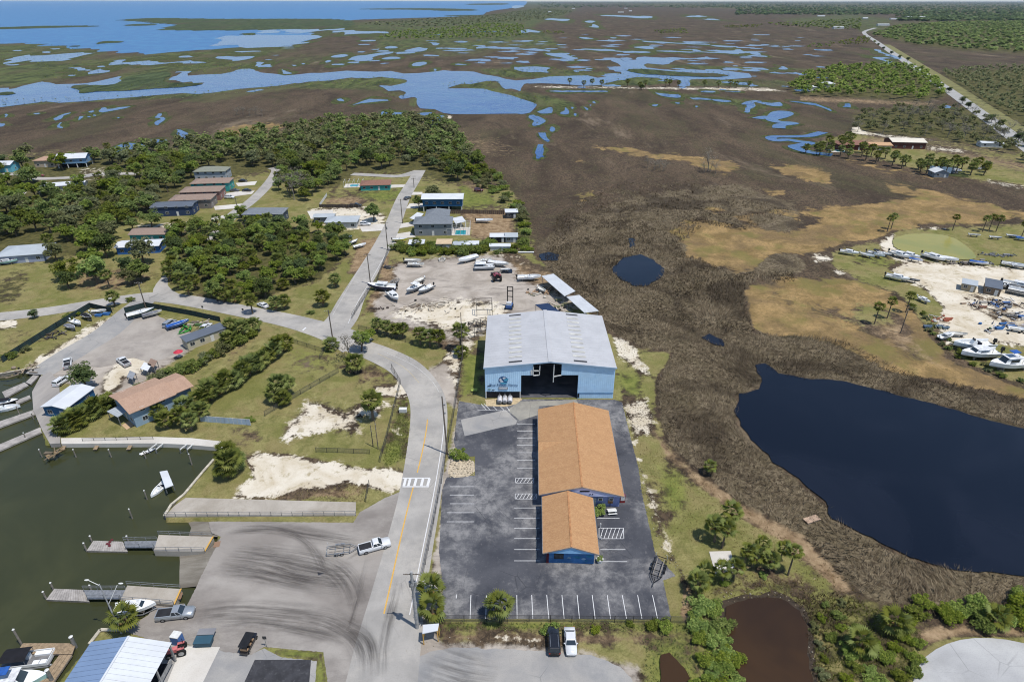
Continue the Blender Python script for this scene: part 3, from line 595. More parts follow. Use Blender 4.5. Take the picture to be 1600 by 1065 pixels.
# concrete apron of the boat ramps
APR = sheet('ramp_apron', pts('332,814 552,816 562,800 600,778 632,765 640,775 622,850 610,930 600,1010 585,1065 560,1240 480,1240 512,1065 505,1018 412,1010 392,1022 350,1018 330,1010 240,1000 192,985 232,960 240,945 290,950 322,884 345,838 330,832 326,815'), .016, M_APRON, 0, .1)
sheet('yard_pavement', pts('225,1005 330,1008 395,1020 412,1012 440,1026 495,1032 480,1240 200,1240'), .012, M_DRIVE, 0, .1)
sheet('concrete_pad', pts('284,1009 344,1010 300,1100 260,1240 190,1240'), .024, M_CONC, 0)
sheet('asphalt_patch', pts('398,1030 486,1030 470,1240 300,1240'), .020, mat('fresh_asphalt', C(66,66,70), .9, var=.3, vs=.6, dirt=C(104,104,106)), 0)
sheet('cul_de_sac', pts('1425,1065 1440,1030 1470,1008 1510,996 1560,996 1610,1006 1700,1030 1800,1100 1800,1260 1380,1260'), .012, asphalt('pale_asphalt', C(178,178,178), C(200,200,198), C(164,164,162), .5), 1)
sheet('driveway', pts('640,1030 700,1010 760,1012 870,1018 940,1026 985,1050 1000,1100 960,1260 560,1260 600,1080'), .012, M_DRIVE, 1, .3)
# slab in the grass by the palms
sheet('concrete_slab', pts('1108,861 1142,860 1149,894 1118,896'), .07, M_CONC, 0)
for a in ['346,303 372,299 398,298 394,303 372,306 350,308','334,322 380,318 376,325 336,328','368,286 402,283 398,289 372,291','330,340 362,334 355,342 330,345','640,318 660,317 664,324 634,326','632,300 660,300 660,304 634,305','620,350 648,346 652,352 622,357','615,366 640,362 650,370 612,374','598,376 620,372 618,384 596,388','560,350 606,350 600,360 566,362','600,289 640,288 636,292 602,294','480,330 520,328 522,340 486,342']: sheet('driveway', pts(a), .011, M_CONC, 0, .15)
# ================================================================ VEGETATION
def np_mesh(name, V, Fq, m):
    me_ = bpy.data.meshes.new(name); V = np.asarray(V, np.float32); Fq = np.asarray(Fq, np.int32); k = Fq.shape[1]
    me_.vertices.add(len(V)); me_.vertices.foreach_set('co', V.ravel())
    me_.loops.add(Fq.size); me_.loops.foreach_set('vertex_index', Fq.ravel())
    me_.polygons.add(len(Fq)); me_.polygons.foreach_set('loop_start', np.arange(0, Fq.size, k, dtype=np.int32)); me_.polygons.foreach_set('loop_total', np.full(len(Fq), k, np.int32))
    me_.update(calc_edges=True); me_.materials.append(m); return me_
def foliage(name, dark, mid, light, trans=.25, hue=.08, vlo=.78, patch=0):
    t = NT(name); g = t.n('ShaderNodeNewGeometry'); rpi = g.outputs['Random Per Island']; oi = t.n('ShaderNodeObjectInfo').outputs['Random']
    c = t.mix(t.ss(rpi,0,.6), dark, mid); c = t.mix(t.ss(rpi,.55,1,0,.9), c, light)
    c = t.mix(t.ss(t.noise(.45,3,.6),.4,.65,0,.55), c, dark)
    if patch: c = t.mix(t.ss(t.noise(.04,4,.65,.8),.46,.62,0,patch), c, tuple(x*.55 for x in dark[:3])+(1,))
    hs = t.n('ShaderNodeHueSaturation'); t.set(hs.inputs['Color'], c)
    t.set(hs.inputs['Hue'], t.math('ADD', t.math('MULTIPLY', t.math('SUBTRACT', oi, .5), hue*.35), .5)); t.set(hs.inputs['Value'], t.math('ADD', t.math('MULTIPLY', oi, .5), vlo)); t.set(hs.inputs['Saturation'], t.math('SUBTRACT', 1.06, t.math('MULTIPLY', oi, .22)))
    c = hs.outputs[0]; t.col(c).pr(Roughness=.8, Specular_IOR_Level=.06)
    tr = t.n('ShaderNodeBsdfTranslucent'); t.set(tr.inputs[0], c); mx = t.n('ShaderNodeMixShader'); mx.inputs[0].default_value = trans
    t.t.links.new(t.b.outputs[0], mx.inputs[1]); t.t.links.new(tr.outputs[0], mx.inputs[2]); t.t.links.new(mx.outputs[0], t.out.inputs[0]); return t.m
L_OAK = foliage('oak_leaves', C(84,100,44), C(120,134,60), C(154,162,82), .46, vlo=1.1)
L_OLIVE = foliage('olive_leaves', C(92,100,66), C(128,132,88), C(158,160,112), .46, vlo=1.05)
L_BRIGHT = foliage('bright_leaves', C(98,120,46), C(134,152,62), C(172,182,84), .46, vlo=1.02)
L_DARK = foliage('dark_leaves', C(70,86,50), C(96,112,62), C(126,140,80), .46, vlo=1.05)
L_PALM = foliage('palm_leaves', C(104,116,54), C(138,148,72), C(182,182,106), .3)
L_GREY = foliage('grey_twigs', C(98,94,84), C(130,124,112), C(160,154,140), .1, .03)
L_RUSH = foliage('rush_blades', C(96,83,65), C(142,125,100), C(178,162,134), .28, .03, patch=.75)
L_DEAD = mat('dead_fronds', C(166,136,88), .9, vs=3)
M_BARK = mat('bark', C(112,100,86), .9, vs=4, bump=.4); M_PBARK = mat('palm_bark', C(128,114,96), .9, vs=6, bump=.4)
def leaf_cloud(rs, centers, radii, n, size, flat=.8, up=1.5):
    """leaf clumps on the skins of lobes: n quads"""
    k = rs.randint(0, len(centers), n); d = rs.normal(size=(n,3)); d /= np.linalg.norm(d,axis=1)[:,None]
    d[:,2] = np.where(d[:,2] < -.35, -d[:,2]*.6, d[:,2])
    rr = radii[k]*(1-.45*rs.rand(n)**2.2)
    p = centers[k] + d*rr[:,None]*np.array([1,1,flat])
    nrm = d*.8 + rs.normal(size=(n,3))*.55 + np.array([0,0,up]); nrm /= np.linalg.norm(nrm,axis=1)[:,None]
    a = np.cross(nrm, rs.normal(size=(n,3))); a /= np.linalg.norm(a,axis=1)[:,None]; b = np.cross(nrm, a)
    s = (size*(.6+.8*rs.rand(n)))[:,None]
    V = np.stack([p-a*s*.5, p-b*s*.42+nrm*s*.08, p+a*s*.55, p+b*s*.42+nrm*s*.08], 1).reshape(-1,3)
    return V, np.arange(4*n).reshape(n,4)
def oak_crown(seed, r=4.0, h=4.5, base=2.2, lobes=16, n=1500, size=.62):
    rs = np.random.RandomState(seed); c = rs.normal(size=(lobes,3)); c /= np.linalg.norm(c,axis=1)[:,None]
    c *= (rs.rand(lobes,1)**.45)*np.array([r*.78, r*.78, h*.4]); c[:,2] += base+h*.5
    c[:,2] += rs.normal(size=lobes)*.3
    c[:,2] -= .12*np.hypot(c[:,0],c[:,1]); rad = r*(.17+.23*rs.rand(lobes)**1.5)
    return leaf_cloud(rs, c, rad, n, size)
def limbs(seed, base, r, h, n=6, tr=.26):
    rd = random.Random(seed); mb = MB(); a = Vector((0,0,-.1)); b = Vector((rd.uniform(-.3,.3), rd.uniform(-.3,.3), base*.9))
    mb.tube(a, b, tr*1.25, tr*.8, 7)
    for i in range(n):
        an = 2*pi*i/n+rd.uniform(-.4,.4); m_ = b+Vector((cos(an)*r*.35, sin(an)*r*.35, h*.25)); e = b+Vector((cos(an)*r*.75, sin(an)*r*.75, h*rd.uniform(.4,.7)))
        mb.tube(b, m_, tr*.55, tr*.36, 5, False); mb.tube(m_, e, tr*.36, tr*.1, 5, False)
        e2 = m_+Vector((cos(an+.8)*r*.3, sin(an+.8)*r*.3, h*.3)); mb.tube(m_, e2, tr*.25, tr*.07, 4, False)
    return mb
OAKS = []
for i, m_ in enumerate([L_OAK, L_OLIVE, L_BRIGHT, L_DARK, L_OAK, L_OLIVE]):
    r, h = [(4,4.6),(4.4,4.2),(3.6,5.2),(4.2,4.8),(4.8,4.4),(3.8,5)][i]
    V, f = oak_crown(10+i, r, h, 2.0, 26+2*i, 2600, .5); OAKS.append((limbs(i,2.2,r,h).mesh('trunk', M_BARK), np_mesh('crown', V, f, m_), V, f))
BUSH = []
for i, m_ in enumerate([L_OAK, L_BRIGHT, L_OLIVE, L_BRIGHT]):
    rs = np.random.RandomState(40+i); nl = 22; c = rs.uniform(-1,1,(nl,3))*np.array([.95,.95,.2]); c[:,2] = .35+rs.rand(nl)*.75-.25*np.hypot(c[:,0],c[:,1])
    V, f = leaf_cloud(rs, c, .2+.38*rs.rand(nl)**1.3, 2400, .15); BUSH.append((limbs(60+i,.4,.8,.8,5,.05).mesh('stem', M_BARK), np_mesh('foliage', V, f, m_)))
def bare_tree(seed):
    rd = random.Random(seed); mb = MB()
    def grow(a, d, L, r, lv):
        b = a+d*L; mb.tube(a, b, r, r*.62, 4 if lv else 6, False)
        if lv >= 4: return
        for _ in range(3 if lv < 3 else 2):
            nd = (d+Vector((rd.uniform(-.8,.8), rd.uniform(-.8,.8), rd.uniform(-.2,.5)))).normalized(); grow(b, nd, L*rd.uniform(.55,.8), r*.6, lv+1)
    grow(Vector((0,0,-.1)), Vector((0,0,1)), 2.4, .2, 0); return mb
BARE = []
for i in range(2):
    mb = bare_tree(i+3); rs = np.random.RandomState(90+i); c = rs.normal(size=(10,3))*np.array([1.6,1.6,.9])+np.array([0,0,5])
    V, f = leaf_cloud(rs, c, 1+rs.rand(10), 420, .3); BARE.append((mb.mesh('trunk', mat('grey_bark', C(150,144,132), .9)), np_mesh('crown', V, f, L_GREY)))
# cabbage palm: costapalmate fan fronds
def fan(n=9, pet=.75, rad=.95, spread=1.25, droop=.32):
    V = [(0,0,.015),(0,-.02,-.015),(pet,0,.02)]; Fc = [(0,1,2)]
    pts_ = []
    for i in range(2*n+1):
        a = -spread+2*spread*i/(2*n); L = rad*(1 if i % 2 == 0 else .62)*(1-.22*abs(a)/spread); 
        pts_.append((pet+cos(a)*L*.95, sin(a)*L, -droop*(L/rad)**2*(.5+.6*abs(a)/spread) + (.05 if i % 2 else -.03)))
    b = len(V); V += pts_
    for i in range(2*n): Fc.append((2,b+i,b+i+1))
    return np.array(V), np.array(Fc)
FV, FF = fan()
def frond_xf(yaw, pitch, roll, s):
    return Matrix.Rotation(yaw,4,'Z') @ Matrix.Rotation(-pitch,4,'Y') @ Matrix.Rotation(roll,4,'X') @ Matrix.Scale(s,4)
def frond_set(seed, n=30):
    rd = random.Random(seed); out = []
    for i in range(n):
        u = i/n; pitch = R(78)-R(118)*u+rd.uniform(-.15,.15); out.append((i*2.39996+rd.uniform(-.25,.25), pitch, rd.uniform(-.5,.5), rd.uniform(.9,1.2)*(1 if u > .15 else .85)))
    return out
def crown_from(fr, z=0.0):
    V, f = [], []
    for k,(a,p,ro,s) in enumerate(fr):
        M_ = np.array(frond_xf(a,p,ro,s)); v = FV@M_[:3,:3].T; v[:,2] += z; f.append(FF+k*len(FV)); V.append(v)
    return np.concatenate(V), np.concatenate(f)
PALM_CROWN, PALM_DEAD = [], []
for i in range(4):
    V, f = crown_from(frond_set(i, 34)); PALM_CROWN.append((np_mesh('crown', V, f, L_PALM), V, f))
    rd = random.Random(i+70); V, f = crown_from([(k*.8+rd.random(), R(-55-25*rd.random()), 0, .85) for k in range(8)], -.1); PALM_DEAD.append(np_mesh('dead_fronds', V, f, L_DEAD))
FROND_ME = np_mesh('frond', FV, FF, L_PALM)
TRUNK_ME = {}
def palm_trunk(h, lean):
    k = (round(h*2)/2, round(lean*5)/5)
    if k not in TRUNK_ME:
        mb = MB(); n = 5; h = k[0]
        for i in range(n): mb.tube((k[1]*(i/n)**2,0,h*i/n-.1*(i==0)), (k[1]*((i+1)/n)**2,0,h*(i+1)/n), .2-.02*i/n*4, .19-.02*(i+1)/n*4, 7, False)
        TRUNK_ME[k] = mb.mesh('trunk', M_PBARK, True)
    return TRUNK_ME[k], k
N_IND = {'oak':0,'palm':0,'bush':0}
def palm(px, py, h, label, group, s=1.0, fronds=False, lean=0.0, z=0, dead=True, name='cabbage_palm', seed=None):
    p = G(px, py, z) if not isinstance(px, Vector) else px
    rd = random.Random(int(p.x*31+p.y*17) if seed is None else seed)
    o = thing(name, label, 'palm tree', p, rd.uniform(0,6.28), group); o.scale = (s,s,s)
    tm, (hh,ln) = palm_trunk(h/s, lean); link('trunk', tm, o)
    top = (ln, 0, hh)
    if fronds:
        for (a,pi_,ro,sc) in frond_set(rd.randint(0,99), 26):
            f = link('frond', FROND_ME, o); f.matrix_local = Matrix.Translation(top) @ frond_xf(a,pi_,ro,sc*1.1)
    else:
        c = link('crown', PALM_CROWN[rd.randint(0,3)][0], o); c.location = top; c.rotation_euler.z = rd.uniform(0,6)
    if dead: d = link('dead_fronds', PALM_DEAD[rd.randint(0,3)], o); d.location = top
    N_IND['palm'] += 1; return o
def oak(px, py, s, label, group=None, v=None, name='broadleaf_tree', sz=None):
    p = G(px, py) if not isinstance(px, Vector) else px; rd = random.Random(int(p.x*13+p.y*7)); v = rd.randint(0,5) if v is None else v
    o = thing(name, label, 'tree', p, rd.uniform(0,6.28), group); o.scale = (s,s,(sz or s)*rd.uniform(.9,1.1))
    link('trunk', OAKS[v][0], o); link('crown', OAKS[v][1], o); N_IND['oak'] += 1; return o
def bush(px, py, s, label, group=None, v=None, name='shrub', sz=None, cat='shrub'):
    p = G(px, py) if not isinstance(px, Vector) else px; rd = random.Random(int(p.x*13+p.y*7)); v = rd.randint(0,3) if v is None else v
    o = thing(name, label, cat, p, rd.uniform(0,6.28), group); o.scale = (s,s,(sz or s)); link('stem', BUSH[v][0], o); link('foliage', BUSH[v][1], o); N_IND['bush'] += 1; return o
def bare(px, py, s, label, group=None, v=0):
    o = thing('bare_tree', label, 'tree', G(px,py), px, group); o.scale = (s,s,s); link('trunk', BARE[v%2][0], o); link('crown', BARE[v%2][1], o); return o
def scatter(poly, gap, holes=(), seed=1, jit=True):
    """points on the ground inside a surveyed outline, at least gap metres apart"""
    w = [G(x,y) for x,y in poly]; rd = random.Random(seed); x0,x1 = min(p.x for p in w), max(p.x for p in w); y0,y1 = min(p.y for p in w), max(p.y for p in w)
    grid = {}; out = []; wp = [(p.x,p.y) for p in w]; hp = [[(G(x,y).x,G(x,y).y) for x,y in h] for h in holes]
    def pin(x, y, pl):
        r = False
        for i in range(len(pl)):
            a, b = pl[i], pl[(i+1)%len(pl)]
            if (a[1] > y) != (b[1] > y) and x < (b[0]-a[0])*(y-a[1])/(b[1]-a[1])+a[0]: r = not r
        return r
    n = int((x1-x0)*(y1-y0)/(gap*gap)*3.0)
    for _ in range(min(n, 200000)):
        x, y = rd.uniform(x0,x1), rd.uniform(y0,y1); k = (int(x//gap), int(y//gap))
        if any((x-a)**2+(y-b)**2 < gap*gap for i in (-1,0,1) for j in (-1,0,1) for a,b in grid.get((k[0]+i,k[1]+j), ())): continue
        if not pin(x,y,wp) or any(pin(x,y,h) for h in hp): continue
        grid.setdefault(k, []).append((x,y)); out.append(Vector((x,y,0)))
    return out
# --- woods of the waterfront quarter
HOLES = [pts('240,345 245,310 300,285 335,262 358,255 382,275 432,262 440,285 400,330 330,360'), pts('52,300 90,280 135,280 130,292 60,312'), pts('28,262 60,240 140,232 142,252 60,262'),
         pts('118,258 180,258 180,286 118,286'), pts('5,395 70,370 75,400 20,415'), pts('185,362 260,355 265,400 185,400'), pts('540,268 660,258 660,330 480,330 500,300'), pts('385,315 445,315 445,352 385,352'), pts('0,268 240,264 240,276 0,284'), pts('205,335 300,335 300,352 205,352')]
W_A = pts('185,318 165,280 178,246 220,236 300,226 430,209 530,191 640,187 700,197 738,246 765,272 720,284 664,262 640,266 560,262 528,282 512,312 470,316 432,300 436,270 420,256 380,262 340,256 300,278 250,312 235,332')
W_B = pts('-80,335 0,312 60,308 140,300 190,312 240,334 248,352 200,366 150,385 80,372 60,362 0,378 -80,398')
W_C = pts('266,385 272,366 300,352 340,342 400,338 450,352 520,366 546,382 540,400 500,428 462,452 430,462 400,470 350,472 290,462 264,448')
W_D = pts('70,395 120,372 190,368 186,400 250,405 262,425 240,440 190,438 130,448 95,430')
W_E = pts('-40,262 0,258 60,246 180,240 180,262 150,300 60,300 -40,310')
woods = []
for poly, gap, lab, grp, sd in [(W_A, 6.6, 'leafy tree in the dense wood between the cottages and the marsh', 'trees of the wood by the marsh', 1), (W_B, 6.6, 'leafy tree in the grove among the houses at the left edge', 'trees of the left grove', 2), (W_C, 4.6, 'bushy tree in the green block beside the straight street', 'trees of the block by the street', 3), (W_D, 9.5, 'leafy tree on the lawn between the grey roofed house and the side street', 'trees on the left lawns', 4), (W_E, 9, 'leafy tree around the far left canal houses', 'trees by the far left houses', 5)]:
    for p in scatter(poly, gap, HOLES, sd): woods.append((p.y, p, lab, grp))
woods.sort(key=lambda a: a[0])
rd = random.Random(5); extraV, extraF, nvx = [], [], 0; n_ind = 0
far_trees = []
for (yy, p, lab, grp) in woods:
    if grp == 'trees of the block by the street':
        k = rd.random()
        if k < .3:
            palm(p, 0, rd.uniform(2.5,5), 'cabbage palm among the bushy trees of the block beside the straight street', 'palms of the block by the street', 1.5); continue
        if n_ind < 285: oak(p, 0, rd.uniform(.72,1.08), lab, grp, rd.choice([0,2,2,4,3,0])); n_ind += 1; continue
    elif rd.random() < .13:
        if N_IND['palm'] < 130: palm(p, 0, rd.uniform(4,7), 'cabbage palm poking out of the wood around the houses', 'palms of the woods', 1.5); continue
    if n_ind < 285: oak(p, 0, rd.uniform(.95,1.55), lab, grp, rd.choice([0,0,1,2,2,3,4,5])); n_ind += 1
    else: far_trees.append((p, rd.uniform(.95,1.5), rd.randint(0,5)))
def forest(name, trees, m, nq=170, size=1.5, label=None, flat=1.0):
    Vs, n = [], 0
    rs = np.random.RandomState(len(trees))
    for p, s, v in trees:
        V = OAKS[v][2].reshape(-1,4,3); k = rs.choice(len(V), nq, False); q = V[k].copy(); c_ = q.mean(1, keepdims=True); q = c_+(q-c_)*(size/.5)
        an = rs.rand()*6.28; Rm = np.array([[cos(an),-sin(an),0],[sin(an),cos(an),0],[0,0,flat]]); Vs.append(((q.reshape(-1,3)@Rm.T)*s+np.array(p)))
    V = np.concatenate(Vs); o = link(name, np_mesh(name, V, np.arange(len(V)).reshape(-1,4), m)); tag(o, label, 'wood', kind='stuff'); return o
if far_trees: 
    forest('woodland', [a for i,a in enumerate(far_trees) if i % 2], L_OAK, 220, 1.2, 'back of the dense wood along the marsh edge'); forest('woodland', [a for i,a in enumerate(far_trees) if i % 2 == 0], L_OLIVE, 220, 1.2, 'olive crowns at the back of the wood along the marsh')
# trees one can tell apart on the lawns and along the streets
for (x,y,s,v,lab) in [(205,445,1.0,1,'broad olive tree standing where the side street meets the road'),(150,430,.9,0,'dark leafy tree on the lawn left of the side street'),(108,450,1.0,3,'dark branching tree on the left lawn near the gravelly verge'),
    (584,345,1.25,0,'big spreading oak at the kerb by the white roofed cottage'),(680,312,1.3,1,'large round oak behind the blue house with the white roof'),(655,325,.9,0,'green tree in front of the blue house by the street'),
    (135,605,.95,3,'dense dark green tree in the marina yard beside the white roofed shed'),(440,340,.6,2,'yellow green tree right of the dark grey house'),(285,368,.9,0,'dark tree in front of the navy house'),(270,392,.85,3,'dark pointed tree right of the bright blue house'),
    (55,497,.45,3,'small round tree alone on the lawn below the left road'),(565,548,.9,2,'loose bright tree beside the bend of the road'),(575,535,.7,2,'second loose bright tree at the road bend, nearer the storage yard')]:
    oak(x, y, s, lab, None, v)
bare(548,565,1.1,'grey half bare tree among the bright trees at the road bend',None,0)
for i,(x,y) in enumerate([(450,300),(468,292),(460,312),(480,305)]): bare(x,y,1.5,'grey leafless tree in the clump beside the cottages street','grey trees in the cottage clump',i)
for i,(x,y) in enumerate([(370,180),(380,178),(390,181),(400,179),(410,181),(1012,262),(1022,266),(1030,263),(1036,268),(1100,270),(1110,268),(1118,271)]): bare(x,y,.9,'grey dead bush standing in the open marsh','dead bushes in the marsh',i)
bare(1106,268,1.6,'tall grey dead snag standing alone in the marsh',None,1)
# --- palm rows
grpA = 'palms of the hedge along the fenced lawn'
line = [G(x,y) for x,y in pts('446,548 430,560 412,572 392,586 372,600 352,612 332,625 312,638 292,650 275,660')]
tot = []
for i in range(len(line)-1):
    L = (line[i+1]-line[i]).length; k = max(1,int(L/1.9))
    for j in range(k): tot.append(line[i].lerp(line[i+1], j/k))
rd = random.Random(8)
for p in tot: palm(p+Vector((rd.uniform(-.4,.4),rd.uniform(-.6,.6),0)), 0, rd.uniform(2.4,4.2), 'cabbage palm in the long diagonal hedge along the fenced lawn', grpA, rd.uniform(1.5,1.85))
for (x,y,h,s) in [(285,665,3.2,1.4),(300,672,3,1.3),(318,655,3,1.5),(262,668,2.6,1.4),(250,655,2.6,1.3)]: palm(x,y,h,'cabbage palm in the clump right of the tan roofed beach house','palms by the tan roofed house',s)
line = [G(x,y) for x,y in pts('398,518 380,528 355,545 330,560 300,575 270,590 240,605 215,618 190,628')]
rd = random.Random(9); k = 0
for i in range(len(line)-1):
    n_ = max(1,int((line[i+1]-line[i]).length/2.1))
    for j in range(n_):
        p = line[i].lerp(line[i+1], j/n_)+Vector((rd.uniform(-.6,.6),rd.uniform(-.8,.8),0)); k += 1
        if i < 2 and k % 2: palm(p,0,rd.uniform(2.6,4.2),'cabbage palm at the street end of the shrub row above the long shed','palms of the shrub row',1.7)
        else: bush(p,0,rd.uniform(1.7,2.5),'leafy shrub in the diagonal row between the marina yard and the lawn','shrubs of the marina row',rd.choice([0,2,2,0]))
line = [G(x,y) for x,y in pts('100,672 118,668 135,655 150,648 165,640 175,632')]
for i in range(len(line)-1):
    for j in range(3): p = line[i].lerp(line[i+1], j/3)+Vector((rd.uniform(-.8,.8),rd.uniform(-1,1),0)); palm(p,0,rd.uniform(1.2,2.4),'cabbage palm in the clump between the white roofed shed and the beach house','palms by the white roofed shed',1.6)
for (x,y,h,s,lab) in [(356,745,2.4,1.5,'lower cabbage palm of the clump at the corner of the boat basin'),(364,742,3.8,1.6,'middle cabbage palm of the clump at the corner of the boat basin'),(358,732,4.4,1.4,'tallest cabbage palm of the clump at the corner of the boat basin'),
    (370,736,2.6,1.4,'right hand cabbage palm of the clump at the corner of the boat basin'),(432,628,3,1.4,'left cabbage palm of the clump in the fenced lawn'),(440,622,4.2,1.5,'tall back cabbage palm of the clump in the fenced lawn'),(450,618,3.4,1.4,'right cabbage palm of the clump in the fenced lawn'),(444,632,2,1.3,'lowest front cabbage palm of the clump in the fenced lawn'),
    (583,655,4.6,1.7,'lone cabbage palm between the white sand patches'),(556,582,3.4,1.6,'cabbage palm under the loose bright trees at the bend'),(518,546,1.6,1.4,'small cabbage palm at the foot of the corner utility pole'),
    (590,520,2.8,1.2,'first of the small roadside palms below the storage yard'),(605,524,3,1.2,'second of the small roadside palms below the storage yard'),(620,526,2.6,1.2,'third of the small roadside palms below the storage yard'),(630,528,3,1.2,'fourth of the small roadside palms below the storage yard'),
    (657,538,3,1.35,'leftmost palm of the trio beside the driveway to the storage yard'),(672,541,3.2,1.35,'middle palm of the trio beside the driveway to the storage yard'),(686,542,3,1.35,'rightmost palm of the trio beside the driveway to the storage yard'),
    (720,548,5.6,1.5,'tall palm leaning beside the gate of the storage yard'),(722,556,1.5,1.3,'low palm at the foot of the tall gate palm'),
    (180,478,3.4,1.3,'lone palm where the marina lane leaves the road'),(172,450,4.6,1.3,'tall thin palm on the lawn above the left road'),(395,490,4.4,1.3,'palm by the white car at the street corner'),(432,485,2.6,1.4,'left palm of the pair beside the white car'),(446,482,3,1.4,'right palm of the pair beside the white car'),(505,478,2.8,1.6,'thick palm on the corner lawn beside the intersection'),(525,448,2.6,1.4,'palm at the edge of the block just above the intersection'),
    (652,392,3.6,1.2,'palm in front of the grey house with the pool cage'),(350,472,2.6,1.5,'palm at the lower tip of the green block'),(368,472,2.4,1.5,'second palm at the lower tip of the green block'),(362,520,2.6,1.4,'palm by the end of the dark screened fence')]:
    palm(x,y,h*1.15,lab,None,s*1.12)
# nearer palms, frond by frond
for (x,y,h,s,ln,lab) in [(783,966,3.6,1.45,.2,'lone cabbage palm overhanging the front row of parking lines'),(676,962,2.6,1.5,.1,'front cabbage palm of the pair beside the grey utility pole'),(674,936,3.2,1.5,.1,'back cabbage palm of the pair beside the grey utility pole'),
    (1128,855,4.6,1.1,.6,'front palm of the trio above the concrete slab'),(1116,846,4,1.2,-.3,'left palm of the trio above the concrete slab'),(1140,818,3.6,1.25,.3,'rearmost palm of the trio above the concrete slab'),
    (1128,910,3.4,.95,.3,'palm at the lower left corner of the concrete slab'),(1146,903,3.4,.95,.4,'palm at the lower right corner of the concrete slab'),(1100,905,2,1.1,0,'low palm left of the concrete slab'),(1088,925,2.6,1.15,0,'dark shadowed palm nearest the brown pond and the lot'),
    (1163,880,3.6,.95,.3,'leftmost palm of the row right of the concrete slab'),(1175,884,3,1,-.2,'second palm of the row right of the concrete slab'),(1188,873,3.6,.95,.2,'third palm of the row right of the concrete slab'),(1202,890,3,1,.4,'short bright palm between the slab row and the leaning palms'),(1219,874,3,.9,.2,'back one of the two thin palms near the dirt track'),(1231,898,5.2,.95,.8,'tall thin leaning palm nearest the dirt track'),
    (1108,740,2.2,.9,.1,'small yellowing palm alone in the rush beside the big pond'),(205,980,3.6,1.35,-.3,'palm by the lamp post next to the boat ramp'),(1395,985,2,1.5,0,'palm in the scrub beside the pale turning circle'),(1340,1015,2,1.5,0,'palm with yellow skirt in the scrub right of the brown pond'),(1552,975,2.2,1.3,0,'grey green fan palm in the shrub row above the turning circle')]:
    palm(x,y,h,lab,None,s,True,ln)
# --- shrubs
for (x,y,s,v,lab) in [(717,714,1.6,1,'round green shrub at the corner of the rock bed beside the lot'),(936,800,1.2,1,'leafy green plant between the two orange roofed buildings'),(860,985,1.1,1,'green shrub at the wire fence in front of the black car'),(930,985,.7,1,'small weed shrub on the wire fence right of the white car'),(1018,978,.9,0,'weed shrub at the right end of the wire fence'),(1038,980,1.2,1,'taller weed shrub at the far right end of the wire fence'),(985,975,.6,0,'low weed shrub midway along the wire fence'),
    (108,497,1.5,0,'round shrub beside the left road above the screened fence'),(120,492,1.2,1,'second shrub beside the left road above the screened fence'),(205,470,1.2,0,'shrub beside the lone palm at the lane mouth'),(40,548,1.2,2,'grey green shrub on the lawn left of the screened fence'),(15,560,1.6,0,'shrub at the left end of the screened fence'),(230,650,1.5,3,'yellow green shrub below the beach house porch'),(268,520,.0,0,''),(315,520,1.4,0,'shrub behind the long grey shed'),
    (390,658,1.0,1,'shrub at the end of the pale blue fence'),(486,490,1.0,0,'small shrub on the corner lawn'),(1192,900,.6,1,'bright green clump at the foot of the slab palm'),(1132,912,.7,1,'bright weed clump below the slab')]:
    if s: bush(x,y,s,lab,None,v)
def hedge(poly, gap, lab, grp, smin, smax, vs_, seed):
    rd = random.Random(seed)
    for p in scatter(poly, gap, (), seed): bush(p,0,rd.uniform(smin,smax),lab,grp,rd.choice(vs_))
hedge(pts('612,388 640,384 700,386 752,384 768,376 770,392 720,398 640,398'), 2.4, 'leafy shrub in the hedge between the pool house and the storage yard', 'shrubs of the storage yard hedge', 1.7, 2.5, [0,1,0], 3)
hedge(pts('768,386 806,386 812,396 775,397'), 2.6, 'shrub behind the small white roofed sheds', 'shrubs by the small sheds', 1.2, 1.7, [0,1], 4)
hedge(pts('742,258 775,272 800,300 826,345 836,392 815,395 812,345 790,320 770,300 735,290'), 5.2, 'grey green shrub on the strip between the yards and the marsh', 'shrubs of the marsh edge strip', 1.9, 2.9, [0,1,2,2], 6)
hedge(pts('1082,955 1105,945 1130,958 1135,985 1140,1020 1155,1065 1160,1130 1075,1130 1088,1040'), 1.75, 'bright leafy shrub in the thicket on the left bank of the brown pond', 'thicket left of the brown pond', 1.15, 1.8, [1,3,0,1], 7)
hedge(pts('1330,1005 1350,990 1400,965 1440,985 1445,1030 1425,1075 1420,1150 1300,1150 1310,1060'), 2.1, 'leafy shrub in the vine covered thicket right of the brown pond', 'thicket right of the brown pond', .8, 1.5, [1,1,3,0], 8)
hedge(pts('1262,955 1290,938 1330,945 1370,970 1330,990 1290,1010 1285,1060 1272,1060 1275,1000'), 2.2, 'low weedy shrub on the slope above the right bank of the brown pond', 'weedy shrubs on the slope', .5, .9, [0,1,2], 9)
hedge(pts('1395,958 1440,940 1500,936 1560,945 1640,932 1800,935 1800,985 1640,975 1560,975 1500,975 1440,968'), 2.4, 'round shrub in the row between the rush and the pale turning circle', 'shrubs above the turning circle', 1.3, 2.3, [0,1,1,3], 10)
hedge(pts('1418,478 1432,490 1460,530 1490,556 1530,578 1600,602 1700,622 1700,615 1600,594 1545,570 1500,545 1470,515 1440,480'), 2.6, 'scrubby shrub along the edge of the boat graveyard', 'scrub on the yard edge', .6, 1.1, [0,2], 11)
